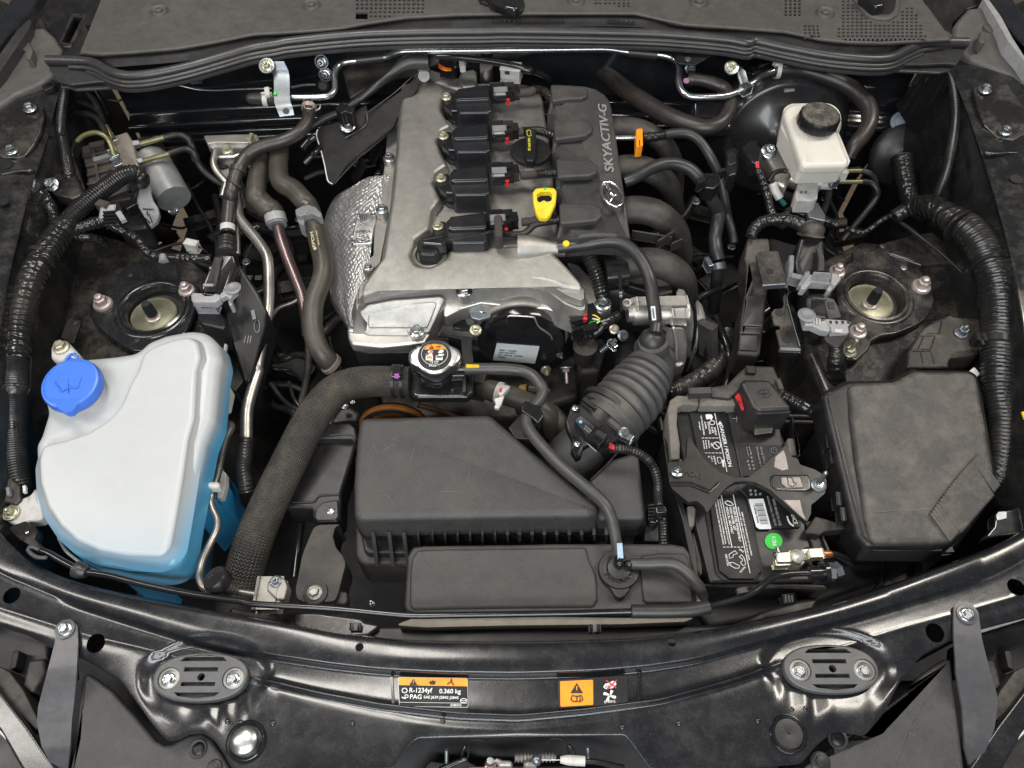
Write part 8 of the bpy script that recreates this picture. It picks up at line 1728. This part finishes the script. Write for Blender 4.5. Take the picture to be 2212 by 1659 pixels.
text('1/26',(1325,790, zb_+.001),(1335,925, zb_+.001),55,'inkw', ba, lift=.0012)
for x, y in ((1015,115),(1085,120),(1155,165),(1025,170),(1092,172)): decal('date_dot',[(x-20, y),(x-12, y-18),(x+12, y-18),(x+20, y),(x+12, y+18),(x-12, y+18)], zl, 'inkg', ba, fil=0)
nt_ = thing('negative_terminal', 'tinned clamp on the lead battery post with copper ended cable', 'battery terminal')
q = P(1688,1072,-.040); k = mpp(q)
lathe('lead_post', q,(0,0,1),[(k*118,-.025),(k*112,.0),(k*104,.002),(k*60,.001),(k*3,.0005)],'lead', nt_, n=36)
lathe('clamp_ring', q,(0,0,1),[(k*140,-.022),(k*140,-.004),(k*132,-.002),(k*120,-.004)],'tin', nt_, n=36)
box('clamp_jaw',1385,1085,1570,1078,-.046,44,.016,'tin', nt_); box('clamp_jaw',1385,1145,1570,1142,-.046,44,.016,'tin', nt_); box('clamp_nut',1365,1195,1555,1190,-.052,52,.018,'yzinc', nt_)
tube('clamp_bolt',[(1405,930,-.035),(1420,1010,-.038)],32,'bare', nt_, n=14, rib=(.0022,.3), step=.0004, soft=False); tube('clamp_bolt_nut',[(1350,1050,-.044),(1490,1045,-.044)],44,'zinc', nt_, n=6, soft=False)
box('lug',1780,1060,2060,1040,-.046,120,.008,'tin', nt_); box('lug_crimp',1850,1050,2050,1040,-.042,90,.012,'tin', nt_); tube('copper_end',[(2050,1045,-.045),(2165,1040,-.045)],[66,54],'copper', nt_, n=20, round_end=True)
tube('cable',[(2140,1040,-.046),(2260,1050,-.05),(2400,1120,-.06),(2480,1180,-.08)],[44,50,50,46],'satin', nt_, n=16); tube('cable',[(2100,1100,-.06),(2250,1130,-.065),(2380,1220,-.08)],30,'satin', nt_, n=12)
pc = thing('positive_terminal_cover', 'black box cover with plus symbol over the positive battery terminal', 'terminal cover')
S(3,2)
slab('cover_box',[(-35,110),(0,82),(170,84),(205,95),(235,130),(372,300),(360,325),(120,335),(90,318),(60,300)],.0,.060,'plasticd', pc, fil=14, er=.006)
slab('front_step',[(70,330),(110,340),(370,330),(368,350),(110,362)],-.006,.05,'plasticd', pc, fil=6, er=.003); box('grip_slot',165,372,300,366,-.016,20,.006,'plasticd', pc)
ringp = [(155+54*math.cos(a),203+32*math.sin(a),.0) for a in [2*math.pi*i/28 for i in range(29)]]
tube('plus_ring', ringp,4.5,'plasticd', pc, n=6, step=.002); tube('plus_bar',[(118,203,.0),(192,203,.0)],7,'inkk', pc, n=6, soft=False); tube('plus_bar',[(150,180,.0),(160,226,.0)],7,'inkk', pc, n=6, soft=False)
S(2,2); slab('red_flap',[(1800,220),(1838,182),(1850,250),(1872,330),(1850,320),(1832,265)],-.02,.004,'red', pc, fil=4, er=.001)
slab('fuse_block',[(1560,150),(1740,120),(1850,10),(1900,-30),(2110,-20),(2140,60),(2180,120),(2200,190),(2100,200),(1860,160),(1760,235),(1620,220)],-.04,.06,'plasticb', pc, fil=16, er=.005)
box('block_slot',1890,15,1955,20,-.037,50,.006,'inkk', pc); box('block_step',1430,205,1600,200,-.04,40,.02,'plastic', pc)
box('tin_lug',1960,490,2080,475,-.055,44,.008,'tin', pc)
S(3,2); tube('main_cable',[(240,190,-.05),(350,240,-.055),(460,300,-.06),(600,370,-.07)],48,'tape', pc, n=16); tube('ear',[(260,90,-.03),(290,170,-.035)],26,'plasticb', pc, n=10)
fo = thing('battery_foam', 'grey foam strips wrapped round the battery top edge', 'foam strip')
S(2,2)
slab('foam_strip',[(1265,330),(1285,250),(1340,212),(1420,214),(1512,222),(1512,292),(1390,284),(1345,310),(1340,440),(1365,600),(1365,720),(1290,720)],-.048,.05,'foam', fo, fil=14, er=.003)
slab('foam_strip',[(1520,224),(1700,230),(1842,236),(1842,290),(1700,298),(1518,296)],-.048,.05,'foam', fo, fil=6, er=.003)
slab('foam_strip',[(1420,1085),(1470,1085),(1490,1110),(1478,1240),(1445,1262),(1430,1240)],-.060,.05,'foam', fo, fil=10, er=.003); slab('foam_strip',[(1455,1280),(1500,1350),(1530,1500),(1540,1640),(1500,1600),(1470,1400)],-.085,.05,'foam', fo, fil=6, er=.003)
S(3,2)
slab('foam_strip',[(338,552),(395,548),(432,650),(420,690),(370,700),(345,640)],-.055,.05,'foam', fo, fil=6, er=.003); slab('foam_strip',[(478,1215),(555,1200),(655,1440),(560,1460)],-.075,.05,'foam', fo, fil=6, er=.003)
slab('tray_wall',[(370,390),(385,380),(440,620),(444,690),(400,715),(425,660)],-.045,.08,'satin', fo, fil=5, er=.002); slab('tray_wall',[(560,1205),(580,1205),(690,1460),(660,1460)],-.065,.08,'satin', fo, fil=5, er=.002)
S(2,2); slab('tray_wall',[(1230,560),(1250,550),(1290,760),(1400,1100),(1480,1400),(1510,1659),(1480,1659),(1380,1200),(1260,800)],-.06,.1,'satin', fo, fil=5, er=.003)
S(3,3); slab('tray_front',[(-360,195),(-100,190),(300,195),(500,200),(640,205),(660,240),(300,235),(-380,225)],-.075,.08,'plasticb', fo, fil=6, er=.004)
hd = thing('battery_hold_down', 'x-shaped black steel battery hold-down bracket with two bright studs', 'battery bracket')
zz = -.030
hdp = chain((2,2,[(1262,760, zz),(1275,738, zz),(1390,735, zz),(1415,690, zz),(1418,560, zz),(1432,528, zz),(1470,590, zz),(1560,720, zz),(1680,820, zz),(1800,862, zz),(1900,862, zz)]),
            (3,2,[(60,830, zz),(130,780, zz),(240,680, zz),(328,598, zz),(345,640, zz),(375,700, zz),(420,710, zz),(440,760, zz),(560,800, zz),(640,850, zz),(652,900, zz),(640,990, zz),(560,1060, zz),(530,1080, zz),(528,1150, zz),(495,1222, zz),(460,1190, zz),(330,1080, zz),(200,960, zz),(80,900, zz),(0,892, zz)]),
            (2,2,[(1800,900, zz),(1740,935, zz),(1680,1000, zz),(1575,1150, zz),(1555,1100, zz),(1500,1050, zz),(1430,1060, zz),(1300,955, zz),(1275,900, zz)]))
slabw('bracket_plate', hdp,.010, mat('pinkish_black_steel',(.011,.0105,.010),.40, metal=.0, spec=.4, dust=.14, dustcol=(.15,.12,.09), dscale=14), hd,.004,.003)
S(2,2)
slab('pressed_rib',[(1285,895),(1450,895),(1600,960),(1670,890),(1680,910),(1600,985),(1450,925),(1285,925)], zz+.003,.004,'gloss', hd, fil=6, er=.002)
text('N243',(1405,842, zz+.0005),(1530,878, zz+.0005),46,'plasticb', hd, ext=.0004); bolt(1340,825, zz+.0005,52, hd, 'stud', 'zinc', axis=(.05,.25,1))
S(3,2)
em_ = mat('pink_reflection_steel',(.20,.18,.178),.38, metal=.5, dust=.15)  # pale pink colour paints the reflection on the embossed pads
slab('pressed_channel',[(200,860),(230,840),(500,840),(520,880),(530,960),(480,975),(260,965),(210,930)], zz+.002,.004,'gloss', hd, fil=20, er=.002)
slab('arrow_pad',[(285,858),(440,856),(472,945),(330,948),(290,910)], zz+.0045,.003, em_, hd, fil=10, er=.0015)
tube('arrow',[(336,862, zz+.005),(380,862, zz+.005),(388,910, zz+.005),(414,912, zz+.005),(382,942, zz+.005),(332,912, zz+.005),(350,910, zz+.005),(336,862, zz+.005)],3,'inkk', hd, n=6, soft=False)
slab('arrow_pad',[(240,700),(310,640),(330,700),(350,800),(300,810),(230,780)], zz+.001,.002, em_, hd, fil=8, er=.001); slab('arrow_pad',[(300,1040),(440,1040),(460,1130),(492,1210),(430,1160)], zz+.001,.002, em_, hd, fil=8, er=.001)
lathe('washer', P(585,925, zz),(0,0,1),[(.0115,-.001),(.011,.0015),(.008,.003)],'zincd', hd); bolt(585,925, zz+.001,46, hd, 'flange', 'zinc'); tube('stud',[(590,905, zz+.008),(640,830, zz+.034)],20,'zinc', hd, n=14, soft=False, round_end=True)
dw = thing('deep_wiring', 'tangle of dark cables, pipes and brackets deep in the gaps beside the engine', 'wiring')
S(); rnd = random.Random(5)
for (x0, y0, x1, y1, n_) in ((560,420,700,800,14),(1480,420,1620,900,14),(600,820,780,1000,7),(1290,830,1460,900,5),(320,380,560,620,12),(1700,420,1900,560,8),(1730,750,1800,1000,5),(700,260,860,420,6)):
    for i in range(n_):
        z = rnd.uniform(-.28,-.13); p = (rnd.uniform(x0, x1), rnd.uniform(y0, y1)); a = rnd.uniform(0,6.28); pts = []
        for k_ in range(5): pts.append((p[0], p[1], z)); a += rnd.uniform(-.6,.6); p = (p[0]+38*math.cos(a), p[1]+38*math.sin(a)*1.3); z += rnd.uniform(-.012,.012)
        tube('cable', pts, rnd.choice((3,4,5,8,12)), rnd.choice(('satin', 'plasticd', 'corr', 'gloss', 'plasticb', 'pipe' if i % 5 == 0 else 'satin')), dw, n=10, step=.01)
    for i in range(n_//3):
        z = rnd.uniform(-.32,-.2); x = rnd.uniform(x0, x1); y = rnd.uniform(y0, y1); box('deep_bracket', x-rnd.uniform(20,50), y, x+rnd.uniform(20,50), y+rnd.uniform(-40,40), z, rnd.uniform(15,45),.02, rnd.choice(('plasticb', 'plasticd', 'paintdirty')), dw, er=.004)
    for i in range(n_//4): bolt(rnd.uniform(x0, x1), rnd.uniform(y0, y1), rnd.uniform(-.2,-.14),9, dw, 'flange', 'zincd')
S(1,2); sc_ = mat('pale_scuff',(.13,.12,.105),.8)
for p in ([(1035,655),(1060,625),(1120,605)],[(1100,570),(1130,535),(1185,525)],[(1245,715),(1252,680),(1272,640)],[(1520,985),(1535,950)],[(1480,975),(1600,975)],[(1710,760),(1735,680)],[(1690,900),(1715,780)],[(1370,830),(1390,858)],[(940,590),(975,665)],[(1000,960),(1080,1030)],[(1090,1050),(1115,1110)],[(1910,560),(1960,545)],[(1830,640),(1840,700)]):
    tube('scuff',[q_+(zA+.0002,) for q_ in p],2.6, sc_, ab, n=5)
finalize()
